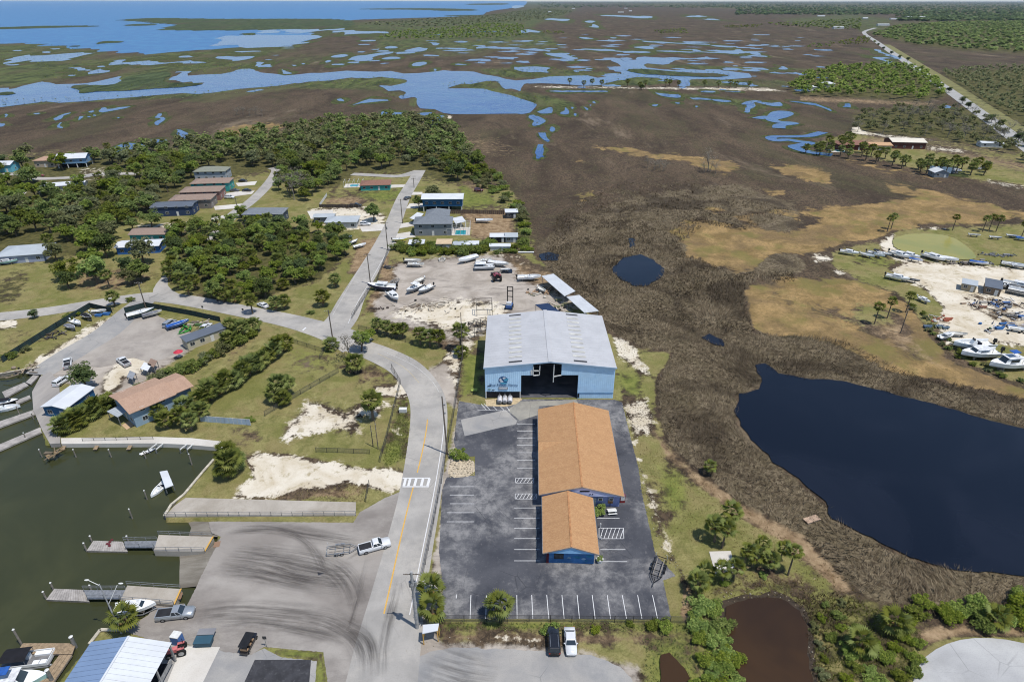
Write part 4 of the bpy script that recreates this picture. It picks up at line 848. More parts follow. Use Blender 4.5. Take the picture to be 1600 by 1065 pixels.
# --- compound trees and palms, top right
rd = random.Random(21)
for p in scatter(pts('1250,240 1330,222 1345,238 1420,258 1480,262 1545,262 1545,275 1440,275 1340,250'), 6.5, (), 12): palm(p,0,rd.uniform(4,7),'palm on the lawn around the far compound by the creek','palms of the creek compound',1.7)
for p in scatter(pts('1332,205 1345,180 1400,170 1480,168 1540,185 1600,220 1630,240 1600,255 1560,240 1490,220 1420,214'), 8.5, (), 13): 
    if rd.random() < .3: bare(PX(p.x,p.y)[0],PX(p.x,p.y)[1],1.3,'grey tree in the wood behind the far compound','grey trees behind the compound',rd.randint(0,1))
    else: far_trees.append((p, rd.uniform(.7,1.1), rd.randint(0,5)))
cw = [a for a in far_trees if a[0].x > 150]
forest('woodland', cw, L_OLIVE, 160, 1.2, 'olive wood behind the far creek compound')
for i,(x,y) in enumerate([(1392,358),(1386,362),(1488,360),(1535,362),(1545,360),(1556,362),(1595,372),(1415,488),(1386,497),(1366,506)]): palm(x,y,6,'tall thin palm standing at the edge of the boat graveyard','thin palms of the boat graveyard',1.1,dead=False)
for i,(x,y) in enumerate([(912,136),(940,136),(980,136),(1000,138),(1008,137),(1040,136),(1046,134),(1122,138),(1140,138),(1150,137),(1170,138),(890,135),(925,133),(1060,137),(1100,138)]): palm(x,y,5+i%3,'palm on the causeway across the marsh','palms of the causeway',1.9)
oak(1002,141,1.0,'round dark tree on the causeway across the marsh',None,3)
# --- distant woods read as masses
def far_wood(poly, gap, m, lab, s0, s1, nq, size, seed, flat=1.0): 
    rd = random.Random(seed); tr = [(p, rd.uniform(s0,s1), rd.randint(0,5)) for p in scatter(poly, gap, (), seed)]; forest('woodland', tr, m, nq, size, lab, flat)
far_wood(pts('1232,142 1262,118 1300,107 1400,104 1440,112 1468,135 1478,154 1440,158 1360,152 1300,152 1250,149'), 11, L_BRIGHT, 'bright green wood on the marsh island left of the highway', 1.0,1.5, 60, 2.0, 31)
far_wood(pts('1470,112 1540,106 1700,106 1900,112 1900,225 1660,225 1600,195 1540,160 1500,135'), 10, L_OLIVE, 'olive scrub wood right of the highway', .7,1.1, 36, 2.2, 32)
far_wood(pts('1362,56 1400,42 1480,36 1600,34 1900,34 1900,88 1600,84 1500,78 1430,70'), 21, L_OAK, 'wide dark forest right of the highway bend', 1.2,2.0, 14, 5.5, 33, .7)
far_wood(pts('588,62 620,50 700,45 760,38 815,40 826,56 780,60 700,62'), 22, L_BRIGHT, 'green wood on the hammock beside the river mouth', .9,1.4, 22, 3.6, 34)
far_wood(pts('560,38 640,32 760,25 840,14 900,18 850,30 760,38 650,44'), 40, L_OLIVE, 'low dark wood along the far shore', 1,1.6, 12, 6, 35, .6)
for a in ['1258,74 1300,68 1300,76 1262,77','1300,70 1350,58 1370,68 1320,72','1020,50 1070,46 1075,53 1030,54','1130,42 1190,40 1180,44 1140,45','850,50 880,50 880,54 845,54']: far_wood(pts(a), 16, L_OAK, 'small dark tree clump in the far marsh', .7,1.1, 14, 3.4, len(a)+int(a[:3]))
# low mangrove along the river banks
for k,a in enumerate(['105,136 160,136 258,130 322,130 290,138 230,140 130,146','-60,158 120,152 260,149 400,137 400,146 280,155 120,160 -60,170','400,135 500,126 600,119 634,121 634,131 590,134 500,134 420,140','690,132 740,127 785,128 787,140 830,150 850,156 870,170 855,174 830,161 780,148 730,136 700,137','600,146 640,144 640,150 620,153 600,152','280,104 400,100 400,108 370,114 330,118 290,112','945,128 985,119 1050,120 1050,130 1000,133 946,132','1070,123 1240,127 1240,137 1070,134','750,109 800,107 860,108 980,116 960,118 860,121 800,122 760,116','975,107 1140,114 1142,120 1050,119 980,113','1020,144 1120,151 1200,159 1200,170 1150,167 1090,157','60,94 140,92 240,86 330,92 330,104 260,110 170,110 110,120 60,130','0,68 50,67 100,72 160,81 60,94 0,94']):
    far_wood(pts(a), 9 if k not in (11,12) else 16, [L_OAK,L_OLIVE,L_BRIGHT][k%3], 'low mangrove scrub along the marsh river', .25,.5, 10, 2.6, 60+k, .6)
# forest to the horizon
far_wood(pts('1200,38 1345,30 1345,48 1230,42'), 32, L_OAK, 'forest edge left of the highway bend', 1.0,1.6, 12, 6, 36, .7)
rd = random.Random(40); tr = []
for _ in range(8000):
    x = rd.uniform(840,2000) if rd.random() < .5 else rd.uniform(1100,2000); y = 3.6+ (rd.random()**1.4)*(9 if x < 1150 else 30 if x > 1400 else 20)
    tr.append((G(x,y), rd.uniform(1.4,3.2), rd.randint(0,5)))
forest('woodland', tr, L_DARK, 9, 10, 'hazy forest that runs to the horizon', .6)
# trees lining the highway
for i,(x,y) in enumerate([(1372,72),(1380,78),(1392,86),(1405,93),(1418,96),(1458,131),(1482,145),(1503,162),(1512,170),(1548,192),(1562,200),(1590,222),(1600,228)]): oak(x,y,1.0,'dark tree on the verge of the highway','trees on the highway verge',3)
# --- tall rush around the ponds: blades too many to count
rs = np.random.RandomState(77); V = []; cnt = 0
RUSH_POLY = pts('1165,425 1240,425 1240,440 1180,440 1160,455 1165,490 1180,520 1320,532 1370,560 1440,590 1560,615 1700,640 1700,700 1570,658 1480,637 1390,617 1300,595 1230,590 1195,572 1180,572 1192,598 1150,620 1146,665 1165,690 1230,745 1290,790 1298,812 1430,882 1600,900 1750,905 1750,985 1600,975 1480,960 1350,930 1300,880 1255,835 1160,785 1080,725 1045,690 1032,650 1028,600 1052,550 1000,540 950,515 935,495 900,460 860,420 850,400 870,340 930,300 1040,270 1140,285 1200,320 1240,330 1160,360 1100,350 1060,385 1080,400 1150,430')
PH = [POND, pts('955,420 975,402 1000,397 1020,405 1038,420 1035,432 1010,447 990,446 970,436'), pts('1096,526 1110,522 1128,530 1132,540 1112,536')]
rp = scatter(RUSH_POLY, 1.0, PH, 5)
blades = []
for p in rp:
    if p.y > 230 and rs.rand() < (p.y-230)/130: continue
    near = p.y < 170; n = 10 if near else 7
    v = mnoise.noise_vector(Vector((p.x*.13,p.y*.13,2.2))); lay = mnoise.noise(Vector((p.x*.05,p.y*.05,7)))
    h = (.75+.5*rs.rand())*(1.0+.5*lay); w = .07 if near else .12
    az = rs.rand(n)*6.28; bx = p.x+rs.normal(size=n)*.42; by = p.y+rs.normal(size=n)*.42
    lx = np.cos(az)*.45+v.x*1.5; ly = np.sin(az)*.45+v.y*1.5; hh = h*(.5+.6*rs.rand(n)); pa = np.arctan2(ly,lx)+1.57+.4*rs.normal(size=n)
    a = np.stack([bx-np.cos(pa)*w, by-np.sin(pa)*w, np.zeros(n)], 1); b = np.stack([bx+np.cos(pa)*w, by+np.sin(pa)*w, np.zeros(n)], 1); c_ = np.stack([bx+lx, by+ly, hh], 1)
    blades.append(np.stack([a,b,c_],1).reshape(-1,3))
V = np.concatenate(blades); o = link('tall_rush', np_mesh('tall_rush', V, np.arange(len(V)).reshape(-1,3), L_RUSH)); tag(o, 'brown grey needle rush growing densely around the dark ponds', 'marsh grass', kind='stuff')
# ================================================================ BUILDINGS
M_GLASS = glossy('window_glass', (.02,.03,.04), .08, spec=.6)
M_TRIM = mat('white_trim', C(232,232,228), .6, var=.1, vs=2)
M_STEEL = mat('galvanised_steel', C(170,172,174), .45, .5, vs=2); M_DSTEEL = mat('dark_steel', C(78,78,80), .6, .3, vs=2, dirt=C(110,80,60))
M_WOOD = mat('weathered_wood', C(168,146,118), .85, vs=2.5, dirt=C(120,104,86)); M_GREYWOOD = mat('grey_wood', C(150,142,132), .9, vs=2, dirt=C(112,104,96))
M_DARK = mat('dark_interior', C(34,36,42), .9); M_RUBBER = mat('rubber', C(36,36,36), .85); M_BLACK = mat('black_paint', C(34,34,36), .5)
def metal_roof(name, c, stripe=None):
    if name in _mats: return _mats[name]
    t = NT(name); n1 = t.noise(.25,5,.6); n2 = t.noise(1.5,5,.65,.3,t.pos((.3,2,1)))
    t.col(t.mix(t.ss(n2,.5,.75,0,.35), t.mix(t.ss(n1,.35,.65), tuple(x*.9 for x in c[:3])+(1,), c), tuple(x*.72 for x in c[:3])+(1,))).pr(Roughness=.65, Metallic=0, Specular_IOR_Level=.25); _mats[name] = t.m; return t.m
def shingle(name, a, b):
    if name in _mats: return _mats[name]
    t = NT(name); br = t.n('ShaderNodeTexBrick'); t.set(br.inputs['Vector'], t.pos(None, True)); br.inputs['Scale'].default_value = 1; br.inputs['Brick Width'].default_value = .33; br.inputs['Row Height'].default_value = .16; br.inputs['Mortar Size'].default_value = .008
    br.inputs['Color1'].default_value = a; br.inputs['Color2'].default_value = b; br.inputs['Mortar'].default_value = tuple(x*.7 for x in a[:3])+(1,)
    c = t.mix(t.ss(t.noise(.6,5,.65),.4,.7,0,.35), br.outputs[0], tuple(x*.8 for x in a[:3])+(1,)); c = t.mix(t.ss(t.noise(.5,5,.7,.2,t.pos((.15,2.2,1),True)),.5,.72,0,.3), c, tuple(x*.7 for x in a[:3])+(1,)); c = t.mix(t.ss(t.noise(7,3,.7),.45,.7,0,.35), c, tuple(min(1,x*1.25) for x in b[:3])+(1,))
    t.col(c).pr(Roughness=.9, Specular_IOR_Level=.15); t.bump(t.noise(14,2), .4, .02); _mats[name] = t.m; return t.m
def window(parent, x, y, z, w, h, face='f', m=None):
    """frame with a pane; face: f front, b back, l left, r right"""
    mb = MB(); t_ = .06; e = .05
    def q(b, u0,u1,z0,z1,d0,d1):
        if face == 'f': b.box(x+u0,x+u1,y-d1,y-d0,z0,z1)
        elif face == 'b': b.box(x+u0,x+u1,y+d0,y+d1,z0,z1)
        elif face == 'r': b.box(x+d0,x+d1,y+u0,y+u1,z0,z1)
        else: b.box(x-d1,x-d0,y+u0,y+u1,z0,z1)
    for (a,b_,c,d) in ((-w/2-t_,w/2+t_,z-t_,z),(-w/2-t_,w/2+t_,z+h,z+h+t_),(-w/2-t_,-w/2,z,z+h),(w/2,w/2+t_,z,z+h),(-.02,.02,z,z+h)): q(mb,a,b_,c,d,.003,e)
    f = mb.build('window', m or M_TRIM, parent); pb = MB(); q(pb,-w/2,w/2,z,z+h,.003,.02); pb.build('pane', M_GLASS, f); return f
def door(parent, x, y, w, h, face='f', m=None):
    mb = MB()
    if face == 'f': mb.box(x-w/2,x+w/2,y-.05,y-.003,0.02,h)
    else: mb.box(x+.003,x+.05,y-w/2,y+w/2,0.02,h)
    d = mb.build('door', m or M_TRIM, parent); k = MB()
    if face == 'f': k.ball((x+w/2-.1,y-.08,h*.48),.04,.04,.04,6,4)
    else: k.ball((x+.08,y+w/2-.1,h*.48),.04,.04,.04,6,4)
    k.build('handle', M_STEEL, d); return d
def roof_mesh(w, d, h, rise, kind, ov, th=.14, along='x'):
    """gable / hip / flat / shed roof on a w x d plan, eaves at h"""
    mb = MB(); x0,x1,y0,y1 = -w/2-ov, w/2+ov, -d/2-ov, d/2+ov
    if kind == 'gable':
        if along == 'x': E = [(x0,y0,h),(x1,y0,h),(x1,0,h+rise),(x0,0,h+rise),(x1,y1,h),(x0,y1,h)]; q = [(0,1,2,3),(3,2,4,5)]
        else: E = [(x0,y0,h),(0,y0,h+rise),(0,y1,h+rise),(x0,y1,h),(x1,y0,h),(x1,y1,h)]; q = [(0,1,2,3),(1,4,5,2)]
    elif kind == 'hip':
        r = max(.1,(w-d)/2) if w >= d else 0
        if w >= d: a,b = (-(w-d)/2-.05,0,h+rise),((w-d)/2+.05,0,h+rise)
        else: a,b = (0,-(d-w)/2-.05,h+rise),(0,(d-w)/2+.05,h+rise)
        E = [(x0,y0,h),(x1,y0,h),(x1,y1,h),(x0,y1,h),a,b]
        q = [(0,1,5,4),(1,2,5),(2,3,4,5),(3,0,4)] if w >= d else [(0,1,4),(1,2,5,4),(2,3,5),(3,0,4,5)]
    elif kind == 'shed': E = [(x0,y0,h),(x1,y0,h),(x1,y1,h+rise),(x0,y1,h+rise)]; q = [(0,1,2,3)]
    else: E = [(x0,y0,h),(x1,y0,h),(x1,y1,h+.05),(x0,y1,h+.05)]; q = [(0,1,2,3)]
    n = len(E); V = [(a,b,c+th) for a,b,c in E]+E; fs = [f for f in q]+[tuple(i+n for i in reversed(f)) for f in q]
    ec = {}
    for f in q:
        for i in range(len(f)): a,b = f[i], f[(i+1)%len(f)]; ec[(a,b)] = 1
    for (a,b) in ec:
        if (b,a) not in ec: fs.append((a,a+n,b+n,b))
    mb.add(V, fs); return mb
def walls_mesh(w, d, h, rise, kind, along='x'):
    mb = MB(); x,y = w/2, d/2
    if kind == 'gable' and along == 'y':
        V = [(-x,-y,-.1),(x,-y,-.1),(x,y,-.1),(-x,y,-.1),(-x,-y,h),(x,-y,h),(x,y,h),(-x,y,h),(0,-y,h+rise*w/(w+1)),(0,y,h+rise*w/(w+1))]
        mb.add(V, [(0,1,5,8,4),(1,2,6,5),(2,3,7,9,6),(3,0,4,7)])
    elif kind == 'gable':
        V = [(-x,-y,-.1),(x,-y,-.1),(x,y,-.1),(-x,y,-.1),(-x,-y,h),(x,-y,h),(x,y,h),(-x,y,h),(x,0,h+rise*d/(d+1)),(-x,0,h+rise*d/(d+1))]
        mb.add(V, [(0,1,5,4),(1,2,6,8,5),(2,3,7,6),(3,0,4,9,7)])
    elif kind == 'shed':
        V = [(-x,-y,-.1),(x,-y,-.1),(x,y,-.1),(-x,y,-.1),(-x,-y,h),(x,-y,h),(x,y,h+rise*.92),(-x,y,h+rise*.92)]
        mb.add(V, [(0,1,5,4),(1,2,6,5),(2,3,7,6),(3,0,4,7)])
    else: mb.box(-x,x,-y,y,-.1,h)
    return mb
def house(px, py, z, w, d, rz, label, wall, roof, kind='gable', rise=1.4, ov=.5, along='x', name='house', cat='house', group=None, fw=3, sw=1, dr=True, two=False, stilts=False, at=None):
    """a building surveyed at the middle of its roof (seen at height z)"""
    p = G(px,py,z); p.z = 0
    o = thing(name, label, cat, p, rz, group); h = z-rise*.4
    if stilts:
        mb = walls_mesh(w,d,h,rise,kind,along); mb.v = [(a,b,2.6 if c < 0 else c) for a,b,c in mb.v]; mb.add([(-w/2,-d/2,2.6),(w/2,-d/2,2.6),(w/2,d/2,2.6),(-w/2,d/2,2.6)],[(3,2,1,0)]); mb.build('wall', wall, o)
        for sx in (-1,-.33,.33,1):
            for sy in (-1,1): MB().box(sx*(w/2-.3)-.2,sx*(w/2-.3)+.2,sy*(d/2-.3)-.2,sy*(d/2-.3)+.2,-.1,2.6).build('column', M_TRIM, o)
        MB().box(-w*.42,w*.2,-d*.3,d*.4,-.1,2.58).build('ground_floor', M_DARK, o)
    else: walls_mesh(w,d,h,rise,kind,along).build('wall', wall, o)
    roof_mesh(w,d,h,rise,kind,ov,.14,along).build('roof', roof, o)
    zs = [1.0] if not (two or stilts) else ([1.0,3.7] if two else [3.7])
    if h > 2.2:
        for zz_ in zs:
            for i in range(fw):
                x = -w/2+w*(i+.5)/max(1,fw)
                if dr and zz_ == 1.0 and i == fw//2: door(o, x, -d/2, 1.0, 2.1); continue
                window(o, x, -d/2, zz_, min(1.3,w/fw*.5), 1.1)
            for i in range(sw): window(o, w/2, -d/2+d*(i+.5)/sw, zz_, 1.1, 1.1, 'r'); window(o, -w/2, -d/2+d*(i+.5)/sw, zz_, 1.1, 1.1, 'l')
    return o
# ---------------- boat storage warehouse
M_BLUEW = mat('pale_blue_siding', C(176,208,232,1.0), .55, var=.08, vs=.4, dirt=C(146,188,222,1.05)); M_GREYROOF = metal_roof('grey_metal_roof', C(198,199,202)); M_SKY = mat('skylight_panel', C(212,210,200), .4, vs=.4, dirt=C(170,166,150)); 
WX0, WX1, WY0, WY1, WE, WA = -6.85, 25.95, 134.6, 163.6, 9.25, 10.95
wh = thing('boat_warehouse', 'big pale blue boat storage warehouse with grey metal roof and open front', 'warehouse', ((WX0+WX1)/2, WY0, 0))
ww, wd = WX1-WX0, WY1-WY0; hw = ww/2
def corr(mb, x0, x1, z0, z1, y, step=.5, dep=.022, top=None):
    n = max(2,int((x1-x0)/step)*2); xs = [x0+(x1-x0)*i/n for i in range(n+1)]
    V = []; 
    for i,x in enumerate(xs):
        yy = y-(dep if i%2 else 0); zt = z1 if top is None else top(x); V += [(x,yy,z0),(x,yy,zt)]
    mb.add(V, [(2*i,2*i+2,2*i+3,2*i+1) for i in range(n)])
topf = lambda x: WE+(WA-WE)*(1-abs(x)/hw)-.12
# front: left panel hangs above the tank bay, middle door open
def px_at(x, y, Yw): # helper for measured facade points
    return x
DX0, DX1 = -hw+9.15, -hw+23.6
mb = MB(); corr(mb, -hw, DX0, 2.05, 0, 0, top=topf); mb.build('front_wall', M_BLUEW, wh)
mb = MB(); corr(mb, DX1, hw, .0, 0, 0, top=topf); mb.build('front_wall', M_BLUEW, wh)
mb = MB(); corr(mb, DX0, DX0+3.0, 6.9, 0, .02, top=topf); mb.build('front_wall', M_BLUEW, wh)
mb = MB(); corr(mb, DX1-4.3, DX1, 7.0, 0, .02, top=topf); mb.build('front_wall', M_BLUEW, wh)
mb = MB(); mb.box(DX1+.05,hw-.02,-.12,-.06,1.6,1.72); mb.build('wall_seam', mat('seam_blue', C(90,140,186), .6), wh)
mb = MB(); mb.box(-hw,DX0,.1,.2,0,2.0); mb.build('bay_back_wall', M_DARK, wh)
for sx in (-1,1): mb = MB(); mb.box(sx*hw-(.1 if sx > 0 else 0), sx*hw+(0 if sx > 0 else .1), .06, wd, 0, WE-.05); mb.build('side_wall', M_BLUEW, wh)
mb = MB(); mb.box(-hw+.12,hw-.12,wd-.1,wd,0,WE-.1); mb.build('back_wall', M_BLUEW, wh)
MB().box(-hw+.12,hw-.12,.25,wd-.15,.02,.05).build('floor_slab', mat('shop_floor', C(96,96,100), .8, vs=.3), wh)
NP = 22
slope = math.hypot(hw+.3, WA-WE)
for side in (-1,1):
    me_p = None
    for i in range(NP):
        y0 = -.35+(wd+.6)*i/NP; y1 = -.35+(wd+.6)*(i+1)/NP-.02
        if me_p is None:
            mb = MB(); L = y1-y0; a = (0,0,WA+.12); b = (side*(hw+.3),0,WE+.02)
            prof = [(0,0),(L*.08,.05),(L*.16,0),(L*.5,0),(L*.54,.03),(L*.58,0),(L,0)]
            V = [];
            for (yy,zz_) in prof: V += [(a[0],yy,a[2]+zz_),(b[0],yy,b[2]+zz_)]
            fs = [(2*k,2*k+1,2*k+3,2*k+2) if side < 0 else (2*k+1,2*k,2*k+2,2*k+3) for k in range(len(prof)-1)]
            mb.add(V, [tuple(reversed(f)) for f in fs]); me_p = mb.mesh('roof_panel', M_GREYROOF)
        o = link('roof_panel', me_p, wh); o.location = (0,y0,0)
    # translucent skylight strips and dark vent slots in a column half-way down the slope
    sk = None
    for i in range(12):
        u0,u1 = (.42,.62) if side < 0 else (.36,.56); yy = 1.0+(wd-2.6)*i/11
        pz = lambda u: WA+.12+(WE-WA-.1)*u
        if sk is None:
            mb = MB(); xa,xb = side*(hw+.3)*u0, side*(hw+.3)*u1; mb.add([(xa,0,pz(u0)+.075),(xb,0,pz(u1)+.075),(xb,.75,pz(u1)+.075),(xa,.75,pz(u0)+.075)], [(0,1,2,3) if side > 0 else (3,2,1,0)]); sk = mb
            sk_m, vent_m = mb.mesh('skylight_panel', M_SKY), mb.mesh('roof_vent', M_DARK)
        o = link('roof_vent' if i in (0,11) else 'skylight_panel', vent_m if i in (0,11) else sk_m, wh); o.location = (0,yy,0)
        if i in (0,11): o.scale = (1,.8 if side < 0 else .8,1)
MB().box(-.5,.5,-.4,wd+.3,WA+.17,WA+.2).build('ridge_cap', M_GREYROOF, wh)
for side in (-1,1):
    mb = MB(); mb.bar((0,-.4,WA+.0),(side*(hw+.35),-.4,WE-.08),.08,.32); mb.build('fascia', metal_roof('fascia_pale', C(168,196,222)), wh)
    for yy in np.linspace(2,wd-2,6): MB().box(side*(hw-1.2)-.15,side*(hw-1.2)+.15,float(yy)-.15,float(yy)+.15,.05,WE-.3).build('steel_column', M_DSTEEL, wh)
mb = MB()                                                       # door track frame seen through the opening
for a,b in [((DX0+3.05,-.1,6.95),(DX0+3.05,-.1,9.6)),((DX0+3.05,-.1,8.3),(DX0+4.7,-.1,8.3)),((DX0+4.7,-.1,9.9),(DX0+4.6,-.1,7.1)),((DX0+4.6,-.1,7.1),(DX0+3.1,-.1,6.9)),((DX1-4.3,-.1,7.05),(DX1-6.2,-.1,6.6)),((DX1-6.2,-.1,10.2),(DX1-6.3,-.1,5.0))]: mb.bar(a,b,.22)
mb.build('door_track', M_TRIM, wh)
for x in (-hw+.2,DX0-.2): MB().box(x-.12,x+.12,-.02,.2,0,2.1).build('post', M_TRIM, wh)
MB().box(DX0+2.4,DX0+3.0,-.12,-.08,7.1,8.5).build('notice', M_TRIM, wh)
mb = MB(); mb.box(DX1+.05,DX1+.5,-.14,-.09,.3,1.5); mb.build('window', M_DARK, wh)
# pelican emblem and lettering on the left panel
ec = (-hw+4.6, 5.55); M_NAVY = mat('sign_navy', C(30,86,140), .6, var=.1); M_SIGNW = mat('sign_white', C(226,232,240), .6, var=.05); M_SIGNC = mat('sign_cyan', C(86,170,206), .6, var=.05)
def flat(name, poly, m, y, parent):
    mb = MB(); n = len(poly); mb.add([(a,y,b) for a,b in poly]+[(a,y+.02,b) for a,b in poly], [tuple(range(n))]+[(i,i+n,(i+1)%n+n,(i+1)%n) for i in range(n)]); return mb.build(name, m, parent)
em = flat('emblem', [(ec[0]+1.15*cos(a*pi/12), ec[1]+1.1*sin(a*pi/12)) for a in range(24)], M_NAVY, -.09, wh)
flat('wing', [(ec[0]+a,ec[1]+b) for a,b in [(-1.0,.2),(-.75,-.55),(-.1,-.75),(.1,-.45),(-.35,.1),(-.55,.65)]], M_SIGNW, -.12, em)
flat('head', [(ec[0]+a,ec[1]+b) for a,b in [(-.15,.75),(.3,.95),(.7,.55),(.35,.35),(.0,.25)]], M_SIGNW, -.12, em)
flat('bill', [(ec[0]+a,ec[1]+b) for a,b in [(.35,.4),(1.35,.5),(1.25,.0),(.8,-.45),(.1,-.2)]], M_SIGNC, -.125, em)
flat('wave', [(ec[0]+a,ec[1]+b) for a,b in [(-.8,-.75),(0,-.6),(1.1,-.75),(.7,-1.2),(-.3,-1.2)]], M_SIGNC, -.13, em)
def lettering(txt, x, z, size, m, y, parent, rot=(pi/2,0,0)):
    cu = bpy.data.curves.new('lettering', 'FONT'); cu.body = txt; cu.size = size; cu.align_x = 'CENTER'; cu.align_y = 'CENTER'; cu.extrude = .008; cu.materials.append(m)
    o = bpy.data.objects.new('lettering', cu); COL.objects.link(o); me_ = bpy.data.meshes.new_from_object(o.evaluated_get(bpy.context.evaluated_depsgraph_get())); bpy.data.objects.remove(o)
    me_.materials.clear(); me_.materials.append(m); o = link('lettering', me_, parent); o.location = (x,y,z); o.rotation_euler = rot; return o
lettering('Blue Pelican Marina', ec[0]+.1, 4.05, .92, M_NAVY, -.1, wh)
b_ = MB().box(ec[0]-1.15,ec[0]+1.15,-.16,-.08,2.75,3.5).build('sign_board', M_STEEL, wh); MB().box(ec[0]-1.0,ec[0]+1.0,-.19,-.16,2.95,3.35).build('sign_face', M_SIGNW, b_)
for (a,b,c,d) in [(-hw+.6,-hw+1.5,3.75,3.92),(-hw+1.7,-hw+2.4,2.55,2.72)]: MB().box(a,b,-.12,-.07,c,d).build('vent_grille', M_DARK, wh)
MB().box(-hw+.7,-hw+1.4,-.12,-.07,2.5,3.0).build('meter_box', mat('meter_green', C(150,190,196), .6), wh)
# tank bay in front
p0 = G(785,630)
sheet('concrete_pad', pts('760,634 758,624 812,620 816,624 806,631 790,635'), .03, mat('tan_concrete', C(206,186,150), .9, vs=1.5), 0)
for i,(x,lab) in enumerate([(781,'left white fuel tank of the three beside the warehouse door'),(789,'middle white fuel tank of the three beside the warehouse door'),(797,'right white fuel tank of the three beside the warehouse door')]):
    t_ = thing('fuel_tank', lab, 'tank', G(x,630,0)+Vector((0,.3,.03)), 0); mb = MB(); mb.tube((0,-.9,1.0),(0,1.1,1.0),.62,None,14); mb.ball((0,-.9,1.0),.6,.22,.6,14,6); mb.build('drum', mat('tank_white', C(222,220,222), .5, vs=1.5, dirt=C(170,164,160)), t_, True)
    MB().box(-.4,.4,-.6,-.4,0,.5).box(-.4,.4,.5,.7,0,.5).build('cradle', M_DSTEEL, t_); MB().tube((0,.3,1.6),(0,.3,2.6),.07).build('vent_pipe', M_STEEL, t_); MB().ball((0,-1.1,1.0),.42,.06,.42,12,6).build('end_cap', M_STEEL, t_)
# ---------------- the two orange-roofed buildings
M_ORANGE = shingle('orange_shingles', C(184,140,100), C(202,160,116)); M_MAUVE = mat('mauve_wall', C(142,150,190,1.1), .7, var=.1, vs=.6); M_FASC = mat('weathered_fascia', C(176,160,146), .8)
def orange(name, label, X0, X1, Y0, Y1, E, A, rz, wallm, inset, front=None):
    cx = (X0+X1)/2; o = thing(name, label, 'building', (cx,Y0,0), rz); w = X1-X0; d = Y1-Y0
    mb = MB(); i = inset; mb.v = []; x = w/2-i
    V = [(-x,i,-.1),(x,i,-.1),(x,d-i,-.1),(-x,d-i,-.1),(-x,i,E-.05),(x,i,E-.05),(x,d-i,E-.05),(-x,d-i,E-.05),(0,i,A-.22),(0,d-i,A-.22)]
    mb.add(V, [(0,1,5,8,4),(1,2,6,5),(2,3,7,9,6),(3,0,4,7)]); mb.build('wall', wallm, o)
    for s_ in (-1,1):
        mb = MB(); V = [(0,0,A),(s_*w/2,0,E),(s_*w/2,d,E),(0,d,A)]; V += [(a,b,c-.16) for a,b,c in V]
        q = [(0,1,2,3),(7,6,5,4),(0,4,5,1),(1,5,6,2),(2,6,7,3)]
        if s_ < 0: q = [tuple(reversed(f)) for f in q]
        mb.add(V, q); r = mb.build('roof_slope', M_ORANGE, o)
        MB().bar((s_*(w/2+.05),0,E-.1),(s_*(w/2+.05),d,E-.1),.08,.2).build('gutter', M_STEEL, o)
        MB().bar((0,-.05,A-.1),(s_*w/2,-.05,E-.1),.06,.22).build('rake_board', M_FASC, o)
    MB().bar((0,-.02,A+.02),(0,d,A+.02),.34,.05).build('ridge_cap', mat('ridge_shingle', C(190,138,94), .9), o); return o
big = orange('restaurant', 'large building with long orange shingle gable roof beside the parking lot', 5.35, 22.35, 94.9, 124.6, 3.35, 5.6, -R(1.7), M_MAUVE, .7)
def gable(o, w, E, A, drop, m):
    mb = MB(); mb.add([(-w/2+.5,.06,E-.05),(-w/2+.5,.06,E-drop),(w/2-.5,.06,E-drop),(w/2-.5,.06,E-.05),(0,.06,A-.2)], [(0,1,2,3,4)]); me_ = mb.mesh('gable_panel', m)
    if me_.polygons[0].normal.y > 0: me_.flip_normals()
    link('gable_panel', me_, o)
gable(big, 17, 3.35, 5.6, .25, mat('gable_lavender', C(178,184,214,1.0), .7, var=.08, vs=.6))
small = orange('annex', 'small orange roofed building with bright blue mural wall at the lot centre', 5.5, 15.6, 80.1, 94.6, 3.2, 4.9, -R(1.9), mat('annex_blue', C(70,130,190), .7, var=.25, vs=.5, dirt=C(120,160,200)), .75)
gable(small, 10.1, 3.2, 4.9, .05, mat('gable_blue', C(132,178,218,1.0), .7, var=.08, vs=.6))
# cricket over the side entrance of the large roof
mb = MB(); w2 = 8.5; yy = 14.2; za = lambda x: 5.6-(5.6-3.35)*abs(x)/w2
mb.add([(-w2,yy-.6,3.36),(-w2,yy+1.5,4.25),(-w2,yy+3.4,3.36),(-2.6,yy+1.3,za(2.6)+.02)], [(0,3,1),(1,3,2),(0,1,2)]); mb.build('roof_cricket', M_ORANGE, big)
MB().box(-w2-.06,-w2+.02,1.0,14.0,2.7,3.25).build('fascia', M_FASC, big)
for x in (0.2,): MB().box(x-.55,x+1.35,.0,.05,4.3,4.6).build('vent_grille', M_DARK, big)
for x in (3.9,6.0): a = MB().box(x-.45,x+.45,.2,.69,1.9,2.6).build('air_conditioner', M_TRIM, big); MB().box(x-.35,x+.35,.17,.2,2.0,2.5).build('grille', M_DSTEEL, a)
for x in (1.7,2.2): MB().box(x-.1,x+.1,.0,.05,3.6,3.8).build('vent', M_DARK, big)
door(big, 2.6, .7, 1.0, 2.1); 
for yy in (4,9,19,24): window(big, 7.8, float(yy), 1.0, 1.4, 1.1, 'r'); window(big, -7.8, float(yy), 1.0, 1.4, 1.1, 'l')
w_ = window(small, -2.1, .75, 1.1, 1.6, 1.2, 'f', M_DARK)
